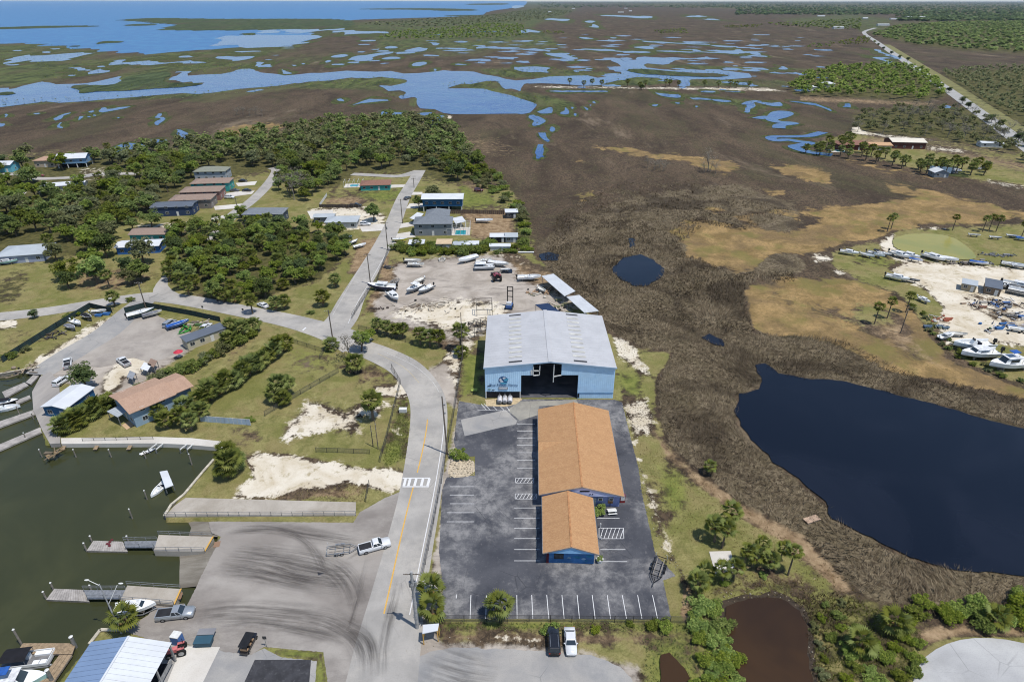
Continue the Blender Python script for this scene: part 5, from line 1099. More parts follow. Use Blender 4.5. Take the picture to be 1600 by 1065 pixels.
for k,(a,b,s_) in enumerate([(1.2,1.6,.8),(2.4,1.2,.55),(3.4,1.9,.75),(-.2,1.4,.5),(2.9,.7,.4)]):
    rd = random.Random(k); flat('mural_shape', [(a+s_*cos(t_*pi/5)*rd.uniform(.5,1), b+s_*.6*sin(t_*pi/5)*rd.uniform(.4,1)) for t_ in range(10)], mat('mural_pale' if k%2 else 'mural_teal', C(150,186,214) if k%2 else C(60,140,180), .7), .70, small)
MB().box(-4.35,-3.9,.6,.72,0.05,2.4).build('maroon_panel', mat('maroon', C(96,36,44), .7), small)
for yy in (3,8): window(small, 4.3, float(yy), 1.0, 1.2, 1.0, 'r')
# ---------------- other buildings
M_TANR = shingle('tan_shingles', C(180,148,126), C(196,164,142)); M_BRNR = shingle('brown_shingles', C(150,130,118), C(166,146,132)); M_GRYR = shingle('grey_shingles', C(122,128,136), C(138,144,150)); M_GRNR = shingle('green_grey_shingles', C(138,142,128), C(150,152,138)); M_WHTR = metal_roof('white_metal_roof', C(224,228,232)); M_WHTR_SHADE = metal_roof('shaded_white_roof', C(132,156,190)); M_DGR = metal_roof('dark_grey_roof', C(104,112,124)); M_LGR = metal_roof('light_grey_roof', C(186,194,200)); M_REDR = shingle('red_shingles', C(140,104,90), C(158,120,104))
wl = lambda n,c: mat(n, C(*c), .7, var=.1, vs=.5)
TEAL, LBLUE, NAVY_, GREYW, WHITEW, BBLUE, TANW, PINKB = wl('teal_wall',(70,170,165)), wl('light_blue_wall',(150,176,196)), wl('navy_wall',(54,72,104)), wl('grey_wall',(140,146,152)), wl('white_wall',(222,222,218)), wl('bright_blue_wall',(58,112,186)), wl('tan_wall',(196,180,158)), wl('pink_brown_wall',(160,120,112))
DBLUE = wl('deep_blue_wall',(42,98,140)); BEIGE = wl('beige_wall',(204,196,170))
bh = house(222,615,5.0,10.5,9.5,-R(40),'light blue beach house with tan shingle roof above the basin quay',LBLUE,M_TANR,'gable',1.2,.8,'y','beach_house',fw=3,sw=2,two=True)
house(256,604,4.4,8.5,9,-R(40),'lower rear wing of the beach house with tan shingle roof',LBLUE,M_TANR,'gable',1.0,.7,'y','house_wing','house',fw=2,sw=2)
# porch awning and slab below the beach house
def canopy(name, corners, z, m, label, cat='canopy', post=M_STEEL, th=.12, group=None, dz=0, planks=0):
    w = [G(x,y,z) for x,y in corners]; c_ = sum(w, Vector())/4; o = thing(name, label, cat, (c_.x,c_.y,0), 0, group)
    V = [(p.x-c_.x,p.y-c_.y,z+(dz if i in (1,2) else 0)) for i,p in enumerate(w)]; mb = MB(); mb.add([(a,b,h+th) for a,b,h in V]+V, [(0,1,2,3),(7,6,5,4)]+[(i,i+4,(i+1)%4+4,(i+1)%4) for i in range(4)]); r = mb.build('roof', m, o)
    for (a,b,h) in V:
        MB().bar((a*.94,b*.94,-.05),(a*.94,b*.94,h),.14).build('post', post, o)
    if planks:
        for k in range(planks):
            u = (k+.5)/planks; A = Vector(V[0]).lerp(Vector(V[1]),u); B = Vector(V[3]).lerp(Vector(V[2]),u); MB().bar(A+Vector((0,0,th+.03)),B+Vector((0,0,th+.03)),.06,.05).build('rib', m, r)
    return o
canopy('patio_cover', pts('167,643 191,631 206,638 184,652'), 2.6, M_LGR, 'pale metal patio cover beside the beach house', planks=5)
sheet('concrete_slab', pts('190,664 208,653 218,659 198,671'), .05, wl('tan_slab',(206,176,140)), 0)
house(106,619,3.2,6.2,9.2,-R(8),'small blue boat shed with bright white roof by the quay',DBLUE,M_WHTR,'gable',.7,.4,'y','boat_shed','shed',fw=2,sw=2)
house(318,519.5,2.9,11.8,3.4,R(49),'long narrow shed with blue grey roof beside the marina row',BEIGE,M_DGR,'shed',.5,.25,'x','long_shed','shed',fw=4,sw=1)
# big roof at the lower left corner
A_, B2, D_ = G(143,1001,4.0), G(268,1004,4.0), G(235,1065,4.0); rr = D_-B2; rr.z = 0; ang = atan2(rr.y,rr.x)+pi/2
wdt = (B2-A_).length; mid = (A_+B2)/2
bb = thing('boat_house', 'large open boat house with white gable roof, left slope coloured blue grey as shade, in the corner', 'boat house', (mid.x,mid.y,0), ang)
wv = wdt/2
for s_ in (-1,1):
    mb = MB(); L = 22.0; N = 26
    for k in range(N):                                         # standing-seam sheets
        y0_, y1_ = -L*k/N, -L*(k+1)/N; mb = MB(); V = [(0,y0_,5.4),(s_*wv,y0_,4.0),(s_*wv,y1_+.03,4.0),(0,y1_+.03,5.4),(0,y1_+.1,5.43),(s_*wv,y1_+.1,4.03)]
        q = [(3,2,1,0)] if s_ > 0 else [(0,1,2,3)]; mb.add(V[:4], q); mb.bar((0,y1_+.04,5.42),(s_*wv,y1_+.04,4.02),.06,.05); mb.build('roof_sheet', M_WHTR if s_ > 0 else M_WHTR_SHADE, bb)  # left slope: shade painted in as a blue grey base colour
    for yy in range(0,22,4): MB().box(s_*(wv-.25)-.12,s_*(wv-.25)+.12,-yy-.5,-yy-.26,-.9 if s_ < 0 else 0,3.9).build('post', M_STEEL, bb)
    MB().bar((s_*(wv-.2),-.3,3.9),(s_*(wv-.2),-21.8,3.9),.15,.25).build('eave_beam', M_STEEL, bb)
MB().bar((0,.02,5.46),(0,-22,5.46),.3,.05).build('ridge_cap', M_WHTR, bb)
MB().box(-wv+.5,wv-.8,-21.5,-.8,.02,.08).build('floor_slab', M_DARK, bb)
MB().bar((wv-.3,-1,1.1),(wv-.3,-21,1.1),.08,.9).build('railing', M_STEEL, bb)
# quarter of cottages
house(331,263,5.6,17,10,R(4),'two storey cottage with green grey hip roof at the back of the row',wl('pale_grey_wall',(176,184,190)),M_GRNR,'hip',1.8,.5,fw=4,sw=2,two=True,dr=False)
house(331,281,5.2,19,10.5,R(7),'cottage with brown roof and teal end wall in the row',TEAL,M_BRNR,'hip',1.5,.5,fw=4,sw=2,two=True)
house(316,294,5.2,19,10.5,R(7),'brown roofed cottage with rosy brown walls in the row',PINKB,M_BRNR,'hip',1.5,.5,fw=4,sw=2,two=True)
house(301,306.5,5.0,19,10,R(7),'brown roofed cottage with taupe grey walls in the row',wl('taupe_wall',(140,132,126)),M_BRNR,'hip',1.5,.5,fw=4,sw=2,two=True)
house(272,318.5,4.6,18.5,9,R(7),'navy cottage with flat grey metal roof at the near end of the row',NAVY_,M_DGR,'gable',.7,.4,fw=4,sw=2,two=True)
house(414,328,5.2,17.5,9.5,R(2),'dark slate blue house with grey hip roof across the cottage street',wl('slate_wall',(72,84,100)),M_GRYR,'hip',1.7,.5,fw=3,sw=2,two=True,stilts=False)
house(236,360,3.4,14.5,8.5,R(3),'low teal house with brown roof behind the bright blue house',TEAL,M_BRNR,'gable',1.1,.5,fw=4,sw=2)
house(219,379,3.4,16,7.5,R(8),'bright blue house with white metal roof beside the sandy yard',BBLUE,M_WHTR,'gable',.9,.6,fw=4,sw=2)
house(39,388,3.8,16,12,R(14),'grey blue house with pale metal hip roof on the left lawn',wl('lavender_wall',(168,176,196)),M_LGR,'hip',1.8,.6,fw=4,sw=2)
house(102,286,3.2,19,8,R(16),'long white roofed house among trees near the left edge',WHITEW,M_WHTR,'gable',1.0,.6,fw=4,sw=2); canopy('solar_canopy', pts('55,293 78,286 82,294 60,301'), 3.2, M_DGR, 'dark panelled carport left of the long white roof')
house(114,243,6.4,16,10,R(12),'raised blue house with bright white gable roof near the far left creek',wl('sky_wall',(130,170,206)),M_WHTR,'gable',2.0,.6,fw=3,sw=2,stilts=True)
house(74,247,4.6,12,9,R(5),'house with sun bleached tan roof left of the raised blue house',TANW,M_TANR,'hip',1.6,.5,fw=3)
house(8,254,4.8,9.5,9,R(6),'pale turquoise house with white roof at the left picture edge',wl('turq_wall',(120,200,220)),M_WHTR,'gable',1.5,.5,fw=2,two=True)
house(587,284,3.4,15.5,10,R(6),'teal house with red brown hip roof at the end of the street',TEAL,M_REDR,'hip',1.5,.5,fw=4,sw=2)
house(535,341,3.4,13.5,8.5,R(3),'white cottage with pale grey roof left of the street',WHITEW,M_LGR,'hip',1.2,.6,fw=4,sw=2); house(507,336,2.8,9,5,R(3),'low grey roofed annex behind the white cottage',GREYW,M_LGR,'gable',.7,.4,fw=2)
house(692,305.5,6.6,19,9,R(1),'raised deep blue house with long white roof and white columns',DBLUE,M_WHTR,'gable',1.1,.7,fw=5,sw=2,stilts=True)
gh = house(677,342,6.0,16,9.5,R(2),'two storey grey house with slate hip roof beside the pool',GREYW,M_GRYR,'hip',1.9,.5,fw=3,sw=2,two=True); house(684,330,6.4,10,9,R(2),'rear wing of the grey house with its own pointed slate roof',GREYW,M_GRYR,'hip',2.2,.5,fw=3,sw=1,two=True)
canopy('carport', pts('640,341 652,332 662,334 652,345'), 2.6, M_WHTR, 'white carport roof left of the grey house')
canopy('porch_roof', pts('706,341 722,338 728,346 712,350'), 2.6, M_WHTR, 'white porch roof right of the grey house')
# pool with screen cage
pc = thing('pool_cage', 'white framed screen cage over the turquoise pool of the grey house', 'pool cage', G(717,362), R(2))
MB().box(-5,5,-5,6,.02,.08).build('deck', M_CONC, pc); MB().box(-1.5,3.2,-4,1.5,.1,.14).build('pool', glossy('pool_water', C(40,160,170), .1), pc)
for i in range(6):
    x = -5+2*i
    for y in (-5,6): MB().box(x-.06,x+.06,y-.06,y+.06,.0,3).build('post', M_TRIM, pc)
    MB().bar((x,-5,3.05),(x,6,3.05),.1).build('beam', M_TRIM, pc)
for j in range(5): y = -5+11*j/4; MB().bar((-5,y,3.15),(5,y,3.15),.1).build('beam', M_TRIM, pc)
pc2 = thing('pool_cage', 'small screen cage on the left of the teal house', 'pool cage', G(553,290), R(6)); MB().box(-5,5,-4,4,.02,.06).build('deck', M_CONC, pc2); MB().box(-2,2.5,-2,2,.08,.1).build('pool', _mats['pool_water'], pc2)
for i in range(5):
    x = -5+2.5*i; MB().bar((x,-4,2.8),(x,4,2.8),.1).build('beam', M_TRIM, pc2)
    for y in (-4,4): MB().box(x-.05,x+.05,y-.05,y+.05,0,2.8).build('post', M_TRIM, pc2)
for (x,y,z,w,d,rz,lab,wm,rm,k) in [(651,377.5,2.6,6,5,.03,'white roofed shed beside the yellow boat',WHITEW,M_WHTR,'flat'),(694,377,2.8,6,5.5,.02,'tan roofed shed behind the yard hedge',TANW,wl('tan_roof',(214,190,156)),'flat'),(718,379.5,2.4,5,4,.02,'pale grey roofed shed left of the green roofed shed',GREYW,M_LGR,'flat'),(737,379,2.4,5.5,4,.02,'green walled shed with white roof behind the hedge',wl('green_wall',(90,140,104)),M_WHTR,'flat'),
    (799,329,3,5.6,5,.05,'dark shed with white roof at the end of the wood fence',wl('char_wall',(70,72,76)),M_WHTR,'flat'),(779,367,2.6,7,4.5,.02,'open shed with flat white roof near the marsh',M_DARK,M_WHTR,'flat'),(799,366,2.8,5,5,.02,'small shed with grey gable roof beside the flat white shed',GREYW,M_LGR,'gable'),(774,382.5,2,4.5,3,.02,'left one of the two low white sheds above the hedge end',WHITEW,M_WHTR,'flat'),(790,382.5,2,3.6,3,.02,'right one of the two low white sheds above the hedge end',WHITEW,M_WHTR,'flat'),
    (1516,440.5,2.6,4.2,5,-R(34),'small tan shed with pale roof in the boat graveyard',wl('khaki_wall',(180,164,134)),M_LGR,'flat'),(1553,443.5,2.8,4.6,7.5,-R(34),'longer brown shed with grey metal roof in the boat graveyard',wl('brown_wall',(140,120,100)),M_DGR,'shed')]:
    house(x,y,z,w,d,rz,lab,wm,rm,k,.4 if k != 'gable' else 1,.3,'x','storage_shed','shed',fw=2,sw=0)
# creek compound
house(1332,222,4.2,22,12,-R(4),'far lodge with dark red brown roof beside the creek pool',wl('maroon_wall',(110,60,56)),M_REDR,'hip',2,.6,fw=4,sw=2); house(1366,224,3.6,20,10,-R(4),'far building with sandy tan roof next to the lodge',TANW,wl('sand_roof',(206,166,126)),'gable',1.2,.5,fw=4)
house(1415,218,5.0,22,14,-R(6),'far barn with cream white metal roof in the compound',wl('dkred_wall',(100,60,52)),metal_roof('cream_roof', C(236,228,210)),'gable',1.6,.5,fw=4,sw=2,name='barn',cat='barn')
house(1468,266,3.4,8,7,-R(4),'small hut with white gable roof at the marsh edge of the compound',GREYW,M_WHTR,'gable',1.8,.4,fw=2,name='hut',cat='hut',along='y'); house(1548,222,3,14,7,-R(10),'white trailer home behind the compound trees',WHITEW,M_WHTR,'gable',.6,.3,fw=3); MB()
wp = thing('swimming_pool','white edged pool beside the far lodge','pool',G(1308,236),0); MB().box(-6,6,-4,4,-.05,.1).build('deck',M_CONC,wp); MB().box(-1,5,-2.5,2.5,.12,.14).build('water',_mats['pool_water'],wp)
house(1293,129.5,5,14,9,0,'white roofed house in the bright wood left of the highway',WHITEW,M_WHTR,'hip',1.8,.5,fw=3); house(1270,135,4,14,8,.2,'second white roofed house at the edge of the bright wood',WHITEW,M_WHTR,'gable',1.2,.5,fw=3)
house(1397,29,6,40,18,0,'white building far off in the forest right of the bend',WHITEW,M_WHTR,'gable',2,.5,fw=3,name='far_building',cat='building'); house(1430,26.5,8,110,30,.2,'long white roofed complex far off in the forest',WHITEW,M_WHTR,'gable',2,.5,fw=4,name='far_building',cat='building')
for i,(x,y) in enumerate([(859,18.5),(896,13.5),(970,19),(985,17),(978,13),(1283,24.5),(1352,28),(1310,42.5),(1380,38)]): house(x,y,6,26+i%3*10,14,0,'tiny white roofed building far away in the marsh and woods',WHITEW,M_WHTR,'gable',2,.5,fw=3,name='far_building',cat='building',group='tiny far buildings')
# corrugated canopies behind the warehouse
canopy('storage_canopy', pts('846,431.5 865,428 899,455 882,463'), 3.4, M_WHTR, 'rear pale metal canopy with torn edge along the marsh behind the warehouse', planks=12, dz=0)
canopy('storage_canopy', pts('885,464 905,461 935.5,486 913,489'), 3.4, M_WHTR, 'front pale metal canopy along the marsh behind the warehouse', planks=12)
canopy('kiosk', pts('661,976 686,974 684,985 660,990'), 2.6, M_WHTR, 'open notice kiosk with white roof at the road corner', post=M_YELLOW)
canopy('tarp_shelter', pts('836,476 856,474 880,490 858,492'), 3.0, wl('navy_tarp',(34,56,92)), 'flat dark blue roof behind the warehouse ridge')
# ================================================================ PAINTED LINES
def stripe(a, b, w=.11, m=None, parent=None, name='parking_line', z=.014):
    A, B = G(*a), G(*b); d = (B-A).normalized(); n = Vector((-d.y,d.x,0))*w/2; mb = MB()
    mb.add([(p.x,p.y,z) for p in (A-n,A+n,B+n,B-n)], [(3,2,1,0)])
    me_ = mb.mesh(name, m or M_WHITE)
    if me_.polygons[0].normal.z < 0: me_.flip_normals()
    return link(name, me_, parent)
for y in (662,673.3,684,695,706.7,718.6,730.7): stripe((808,y),(836,y),parent=LOTO)
for y in (793,808.8,824.5,840.8,858,875.5): stripe((803.5,y),(843,y),parent=LOTO)
for y in (759.8,772.8,786.4,800.4,814.6): stripe((703 if y < 790 else 698,y),(741,y),parent=LOTO)
for x0,x1,y in ((933,968,809.3),(938,977,858),(940,980,876.8)): stripe((x0,y),(x1,y),parent=LOTO)
for a,b in zip([735.8,760,784,807.5,830.8,854.3,878,901.8,925.3,948.8,972.3,996.3,1019.5],[734.5,759,784,808,832.5,857.5,881.5,905.5,930,954,979,1003,1027.5]): stripe((a,929),(b,966),parent=LOTO)
stripe((713,928),(713,934),parent=LOTO)
def hatch(x0,x1,y0,y1,n,sk):
    for a,b in (((x0,y0),(x1,y0)),((x0,y1),(x1,y1)),((x0,y0),(x0,y1)),((x1,y0),(x1+sk*.1,y1))): stripe(a,b,.1,parent=LOTO)
    for i in range(n): x = x0+(x1-x0)*(i+.2)/n; stripe((x,y1),(x+(x1-x0)/n*.9,y0),.1,parent=LOTO,z=.018)
hatch(805.6,834,746.6,754,5,0); hatch(805,838,771,779,6,0); hatch(936,974,824.5,841,6,8)
stripe((746,640),(797,641.5),parent=LOTO); 
for a,b in (((752,631),(760,640)),((756,630),(766,640.5)),((770,634),(777,641)),((781,634),(788,641)),((791,634),(796,641))): stripe(a,b,.12,parent=LOTO,z=.02)
# road lines
RD = thing('road_markings','x','x'); bpy.data.objects.remove(RD)
road_o = [o for o in COL.objects if o.name == 'road'][0]
ribbon('centre_line', pts('600,958 612,905 624,850 636,798 647,756'), .26, .034, M_YELLOW, road_o)
ribbon('centre_line', pts('652,738 660,705 666,672 668,655'), .26, .034, M_YELLOW, road_o)
ribbon('edge_line', pts('640,960 652,900 664,840 675,785 684,735 691,690 694,660'), .16, .034, M_WHITE, road_o)
ribbon('centre_line', pts('655,598 630,573 590,552'), .16, .034, mat('worn_yellow', C(196,182,150), .8), road_o)
ribbon('edge_line', pts('686,612 672,592 645,570 600,549'), .14, .034, mat('worn_white', C(206,204,200), .8), road_o)
ribbon('edge_line', pts('544,505 560,470 580,437 602,398'), .14, .034, M_WHITE, road_o); ribbon('edge_line', pts('520,492 546,446 572,402'), .12, .034, mat('worn_white', C(206,204,200), .8), road_o)
for y in (746.6,760): stripe((629,y),(672 if y < 750 else 670,y),.3,parent=road_o,name='crosswalk_line',z=.038)
for x in (631,638,647.5,658,668): stripe((x,759),(x+3,747.5),.55,parent=road_o,name='crosswalk_bar',z=.042)
stripe((473,516),(478,511.5),.5,parent=road_o,name='stop_line',z=.036)
# tyre marks on the apron
M_SKID = NT('tyre_rubber'); 
_t = M_SKID; _tr = _t.n('ShaderNodeBsdfTransparent'); _mx = _t.n('ShaderNodeMixShader'); _fa = _t.n('ShaderNodeAttribute', attribute_name='fade').outputs['Fac']; _t.set(_mx.inputs[0], _t.math('MULTIPLY', _fa, _t.ss(_t.noise(1.6,4,.7,.1,_t.n('ShaderNodeAttribute', attribute_name='lane').outputs['Vector']),.34,.7,.04,.46))); _t.t.links.new(_tr.outputs[0],_mx.inputs[1]); _t.t.links.new(_t.b.outputs[0],_mx.inputs[2]); _t.t.links.new(_mx.outputs[0],_t.out.inputs[0]); _t.col(C(70,64,62)).pr(Roughness=.95); M_SKID = _t.m
def skid(line, w, z):
    rp = ribbon_pts(line, w); mb = MB(); n = len(rp); fade = []; lane = []; NC = 9; sl = 0.0
    for i,(q,w_) in enumerate(rp):
        d = rp[min(i+1,n-1)][0]-rp[max(i-1,0)][0]; d.z = 0; d.normalize(); nn = Vector((d.y,-d.x,0)); sl += (q-rp[max(i-1,0)][0]).length
        for j in range(NC):
            u = j/(NC-1)*2-1; p = q+nn*(u*w_*.7); mb.v.append((p.x,p.y,z)); fade.append((1-u*u)**1.3*min(1,i/5,(n-1-i)/5)); lane += [u*w_*.7+z*900, sl*.05, 0]
    for i in range(n-1):
        for j in range(NC-1): mb.f.append((i*NC+j,i*NC+j+1,(i+1)*NC+j+1,(i+1)*NC+j)); mb.mi.append(0)
    me_ = mb.mesh('tyre_marks', M_SKID)
    if me_.polygons[0].normal.z < 0: me_.flip_normals()
    at = me_.attributes.new('fade','FLOAT','POINT'); at.data.foreach_set('value', fade); lv = me_.attributes.new('lane','FLOAT_VECTOR','POINT'); lv.data.foreach_set('vector', lane); return link('tyre_marks', me_, APR)
for k,(s_,w) in enumerate([('350,832 400,828 450,832 480,848 500,875 507,895',1.2),('360,824 420,822 460,830 520,840 560,845',2.2),('345,872 400,878 460,895 520,905 545,907',4.5),('340,890 400,895 460,905 500,912',2.6),('300,962 360,955 430,958 500,966 545,985 565,1005 575,1040',3.2),('360,862 430,868 500,880 540,905 560,950',3.5),('575,868 566,905 560,930 552,960 545,985',.6),('545,985 560,992 575,1010 580,1060',2.2),('598,842 570,858 540,875',.5),('320,975 400,972 480,985 540,1000',1.6),('660,1030 720,1050 780,1060',5),('625,900 610,960 600,1010 598,1060',1.2)]): skid(pts(s_), w*1.3, .026+.002*k)
# ================================================================ VEHICLES
PW = glossy('paint_white', C(236,238,240), .25, coat=.4); PB = glossy('paint_black', (.012,.012,.014), .2, coat=.5); PS = glossy('paint_silver', C(186,192,198), .28, .4, .4); PR = glossy('paint_red', C(150,40,44), .3, coat=.3); PBL = glossy('paint_blue', C(46,98,170), .3, coat=.3); PGR = glossy('paint_grey', C(110,112,116), .3, .3, .3); PMR = glossy('paint_maroon', C(96,30,40), .3, coat=.3)
M_HL = glossy('headlight', (.7,.7,.7), .1); M_TL = glossy('taillight', (.35,.02,.02), .2); M_RIM = mat('wheel_rim', C(176,178,180), .35, .6); M_BED = mat('bed_liner', C(44,44,48), .8)
def wheel(parent, x, y, r=.36, w=.24):
    t_ = MB().tube((x,y-w/2,r),(x,y+w/2,r),r,None,12).build('tyre', M_RUBBER, parent); MB().tube((x,y-w/2-.01,r),(x,y+w/2+.01,r),r*.6,None,10).build('rim', M_RIM, t_); return t_
def car(kind, at, rz, paint, label, group=None, cover=None):
    p = at if isinstance(at, Vector) else G(*at)
    cat = {'pickup':'pickup','sedan':'car','suv':'car','van':'van'}[kind]
    o = thing({'pickup':'pickup_truck','sedan':'car','suv':'car','van':'van'}[kind], label, cat, (p.x,p.y,p.z+.03), rz, group)
    L, W = {'pickup':(5.9,1.98),'sedan':(4.8,1.84),'suv':(4.9,1.95),'van':(5.6,2.0)}[kind]; h = W/2
    st = {'sedan':[(-1,.5,.72,.86),(-.96,.98,.9,.98),(-.72,1,.98,1.02),(-.2,1,.98,1.0),(.35,1,.94,.98),(.75,.98,.84,.9),(.95,.9,.7,.78),(1,.62,.6,.66)],
          'suv':[(-1,.75,1.0,1.06),(-.97,.98,1.06,1.12),(-.5,1,1.08,1.12),(.3,1,1.08,1.12),(.5,1,1.06,1.1),(.85,.96,.98,1.02),(.97,.86,.84,.9),(1,.66,.76,.8)],
          'pickup':[(-1,.96,1.0,1.06),(-.98,.99,1.06,1.1),(-.3,1,1.08,1.12),(.35,1,1.12,1.16),(.55,1,1.12,1.16),(.9,.96,1.02,1.08),(.98,.88,.9,.96),(1,.7,.8,.86)],
          'van':[(-1,.8,1.1,1.2),(-.97,.98,1.2,1.3),(0,1,1.25,1.3),(.6,1,1.2,1.24),(.9,.94,1.0,1.05),(1,.7,.8,.85)]}[kind]
    rings = []
    for (u,wf,zs,zt) in st:
        x = u*L/2; w = h*wf; rings.append([(x,-w*.94,.3),(x,-w,.52),(x,-w,zs*.82),(x,-w*.93,zt),(x,w*.93,zt),(x,w,zs*.82),(x,w,.52),(x,w*.94,.3)])
    MB().loft(rings).build('body', paint, o, True)
    cab = {'sedan':((-.74,.42),(-.46,.14),1.0,1.44),'suv':((-.97,.46),(-.88,.2),1.1,1.72),'pickup':((-.12,.5),(-.08,.24),1.12,1.84),'van':((-.97,.72),(-.94,.45),1.25,2.05)}[kind]
    (a0,a1),(b0,b1),z0,z1 = cab; a0*=L/2; a1*=L/2; b0*=L/2; b1*=L/2; wa,wb = h*.92,h*.76
    ring = lambda xa,xb,w,z: [(xa,-w,z),(xb,-w,z),(xb,w,z),(xa,w,z)]
    g = MB().loft([ring(a0,a1,wa,z0-.05),ring(b0,b1,wb,z1-.05)]).build('windows', M_GLASS, o)
    MB().loft([ring(b0-.05,b1+.05,wb+.04,z1-.06),ring(b0+.1,b1-.1,wb-.1,z1+.02)]).build('roof', paint, o)
    for s_ in (-1,1):
        for (xa,xb) in ((a0,b0),(a1,b1),((a0+a1)/2,(b0+b1)/2)): MB().bar((xa,s_*(wa+.01),z0-.04),(xb,s_*(wb+.015),z1-.04),.09).build('pillar', paint, g)
        MB().box(a1-.35,a1-.2,s_*h*1.0-.02,s_*h*1.0+s_*.2,z0,z0+.14).build('mirror', paint, o) if s_ > 0 else MB().box(a1-.35,a1-.2,s_*h-.2,s_*h,z0,z0+.14).build('mirror', paint, o)
        MB().box(L/2-.16,L/2-.0,s_*h*.62-.16,s_*h*.62+.16,.62,.76).build('headlight', M_HL, o); MB().box(-L/2-.01,-L/2+.06,s_*h*.8-.12,s_*h*.8+.1,.72,.95).build('taillight', M_TL, o)
        for u in (-.6,.62): wheel(o, u*L/2, s_*(h-.1), .38 if kind != 'sedan' else .33)
    MB().box(-L/2-.08,-L/2+.04,-h*.85,h*.85,.34,.52).build('bumper', M_RIM if kind == 'pickup' else paint, o)
    if kind == 'pickup':
        MB().box(-L/2+.12,-.2*L/2,-h*.78,h*.78,1.125,1.14).build('bed', M_BED, o)
        for s_ in (-1,1): MB().box(-L/2+.05,-.14*L/2,s_*h*.88-.07,s_*h*.88+.07,1.08,1.2).build('bed_rail', paint, o)
        MB().box(-L/2+.0,-L/2+.1,-h*.85,h*.85,.7,1.19).build('tailgate', paint, o)
    if kind == 'suv':
        for s_ in (-1,1): MB().bar((b0+.2,s_*wb*.85,z1+.06),(b1-.3,s_*wb*.85,z1+.06),.05).build('roof_rail', M_RIM, o)
    return o
def hd(a, b):
    A, B = G(*a), G(*b); return atan2(B.y-A.y, B.x-A.x)
car('pickup', (586,856), hd((565,862),(608,850)), PW, 'white pickup towing an empty boat trailer across the apron')
car('pickup', (276,962), hd((250,966),(303,960)), PS, 'silver white pickup backing a boat down the lower ramp')
car('suv', (865,1004), R(90), PB, 'black SUV parked beside the wire fence'); car('sedan', (891,1005), -R(90), PW, 'white sedan parked next to the black SUV')
car('pickup', (194,568), hd((205,576),(184,560)), PW, 'white pickup on the sand patch of the marina yard'); car('pickup', (107,570), hd((106,582),(108,560)), PW, 'white pickup seen from behind at the end of the marina lane'); car('suv', (98,598), R(80), PW, 'white SUV parked above the white roofed shed')
car('sedan', (322,513), hd((310,520),(330,506)), PW, 'white car behind the long grey roofed shed'); car('suv', (266,508), hd((260,512),(275,502)), PS, 'silver car beside the blue covered boat'); car('sedan', (411,479), hd((423,483),(404,475)), PW, 'white car parked by the corner palms')
car('suv', (359,310), 0, PW, 'white SUV on the drive of the taupe cottage'); car('sedan', (386,299), 0, PB, 'black car on the cottage drive'); car('sedan', (367,299), .1, PGR, 'grey car beside the teal cottage'); car('sedan', (380,284), 0, PB, 'dark car under the palm by the cottage street'); 
car('suv', (571,352), .1, PW, 'white SUV beside the white cottage'); car('pickup', (556,323), 0, PB, 'black pickup at the dark garden fence'); car('sedan', (637,311), R(60), PGR, 'grey car parked on the street by the blue house'); car('sedan', (541,372), .3, PBL, 'blue car on the sandy lot by the street')
car('suv', (748,299), .1, PMR, 'maroon car on the lawn beyond the blue house'); car('suv', (1495,268), 0, PW, 'white car parked at the marsh edge of the compound'); car('pickup', (1533,265), 0, PW, 'white pickup further right at the marsh edge of the compound'); car('sedan', (1402,245), .5, PB, 'dark car among the compound palms'); car('sedan', (62,276), .3, PR, 'red car in the drive of the far left house')
# golf cart
gc = thing('golf_cart', 'long black golf cart parked beside the grass corner', 'golf cart', G(390,1008), hd((385,1018),(397,995))); MB().loft([[(-1.9,-.6,.3),(-1.9,.6,.3),(-1.9,.6,.75),(-1.9,-.6,.75)],[(1.2,-.62,.3),(1.2,.62,.3),(1.2,.62,.7),(1.2,-.62,.7)],[(1.9,-.45,.35),(1.9,.45,.35),(1.9,.45,.6),(1.9,-.45,.6)]]).build('body', PB, gc)
MB().box(-1.7,1.0,-.72,.72,1.88,1.96).build('roof', M_BLACK, gc)
for x in (-1.6,.9):
    for s_ in (-.6,.6): MB().bar((x,s_,.7),(x,s_,1.9),.05).build('post', M_BLACK, gc)
for x in (-1.3,-.3,.5): s_o = MB().box(x-.25,x+.25,-.55,.55,.76,.9).build('seat', wl('seat_tan',(170,140,110)), gc); MB().box(x-.3,x-.2,-.55,.55,.9,1.35).build('backrest', _mats['seat_tan'], s_o)
for x in (-1.3,1.3):
    for s_ in (-.6,.6): wheel(gc, x, s_, .26, .18)
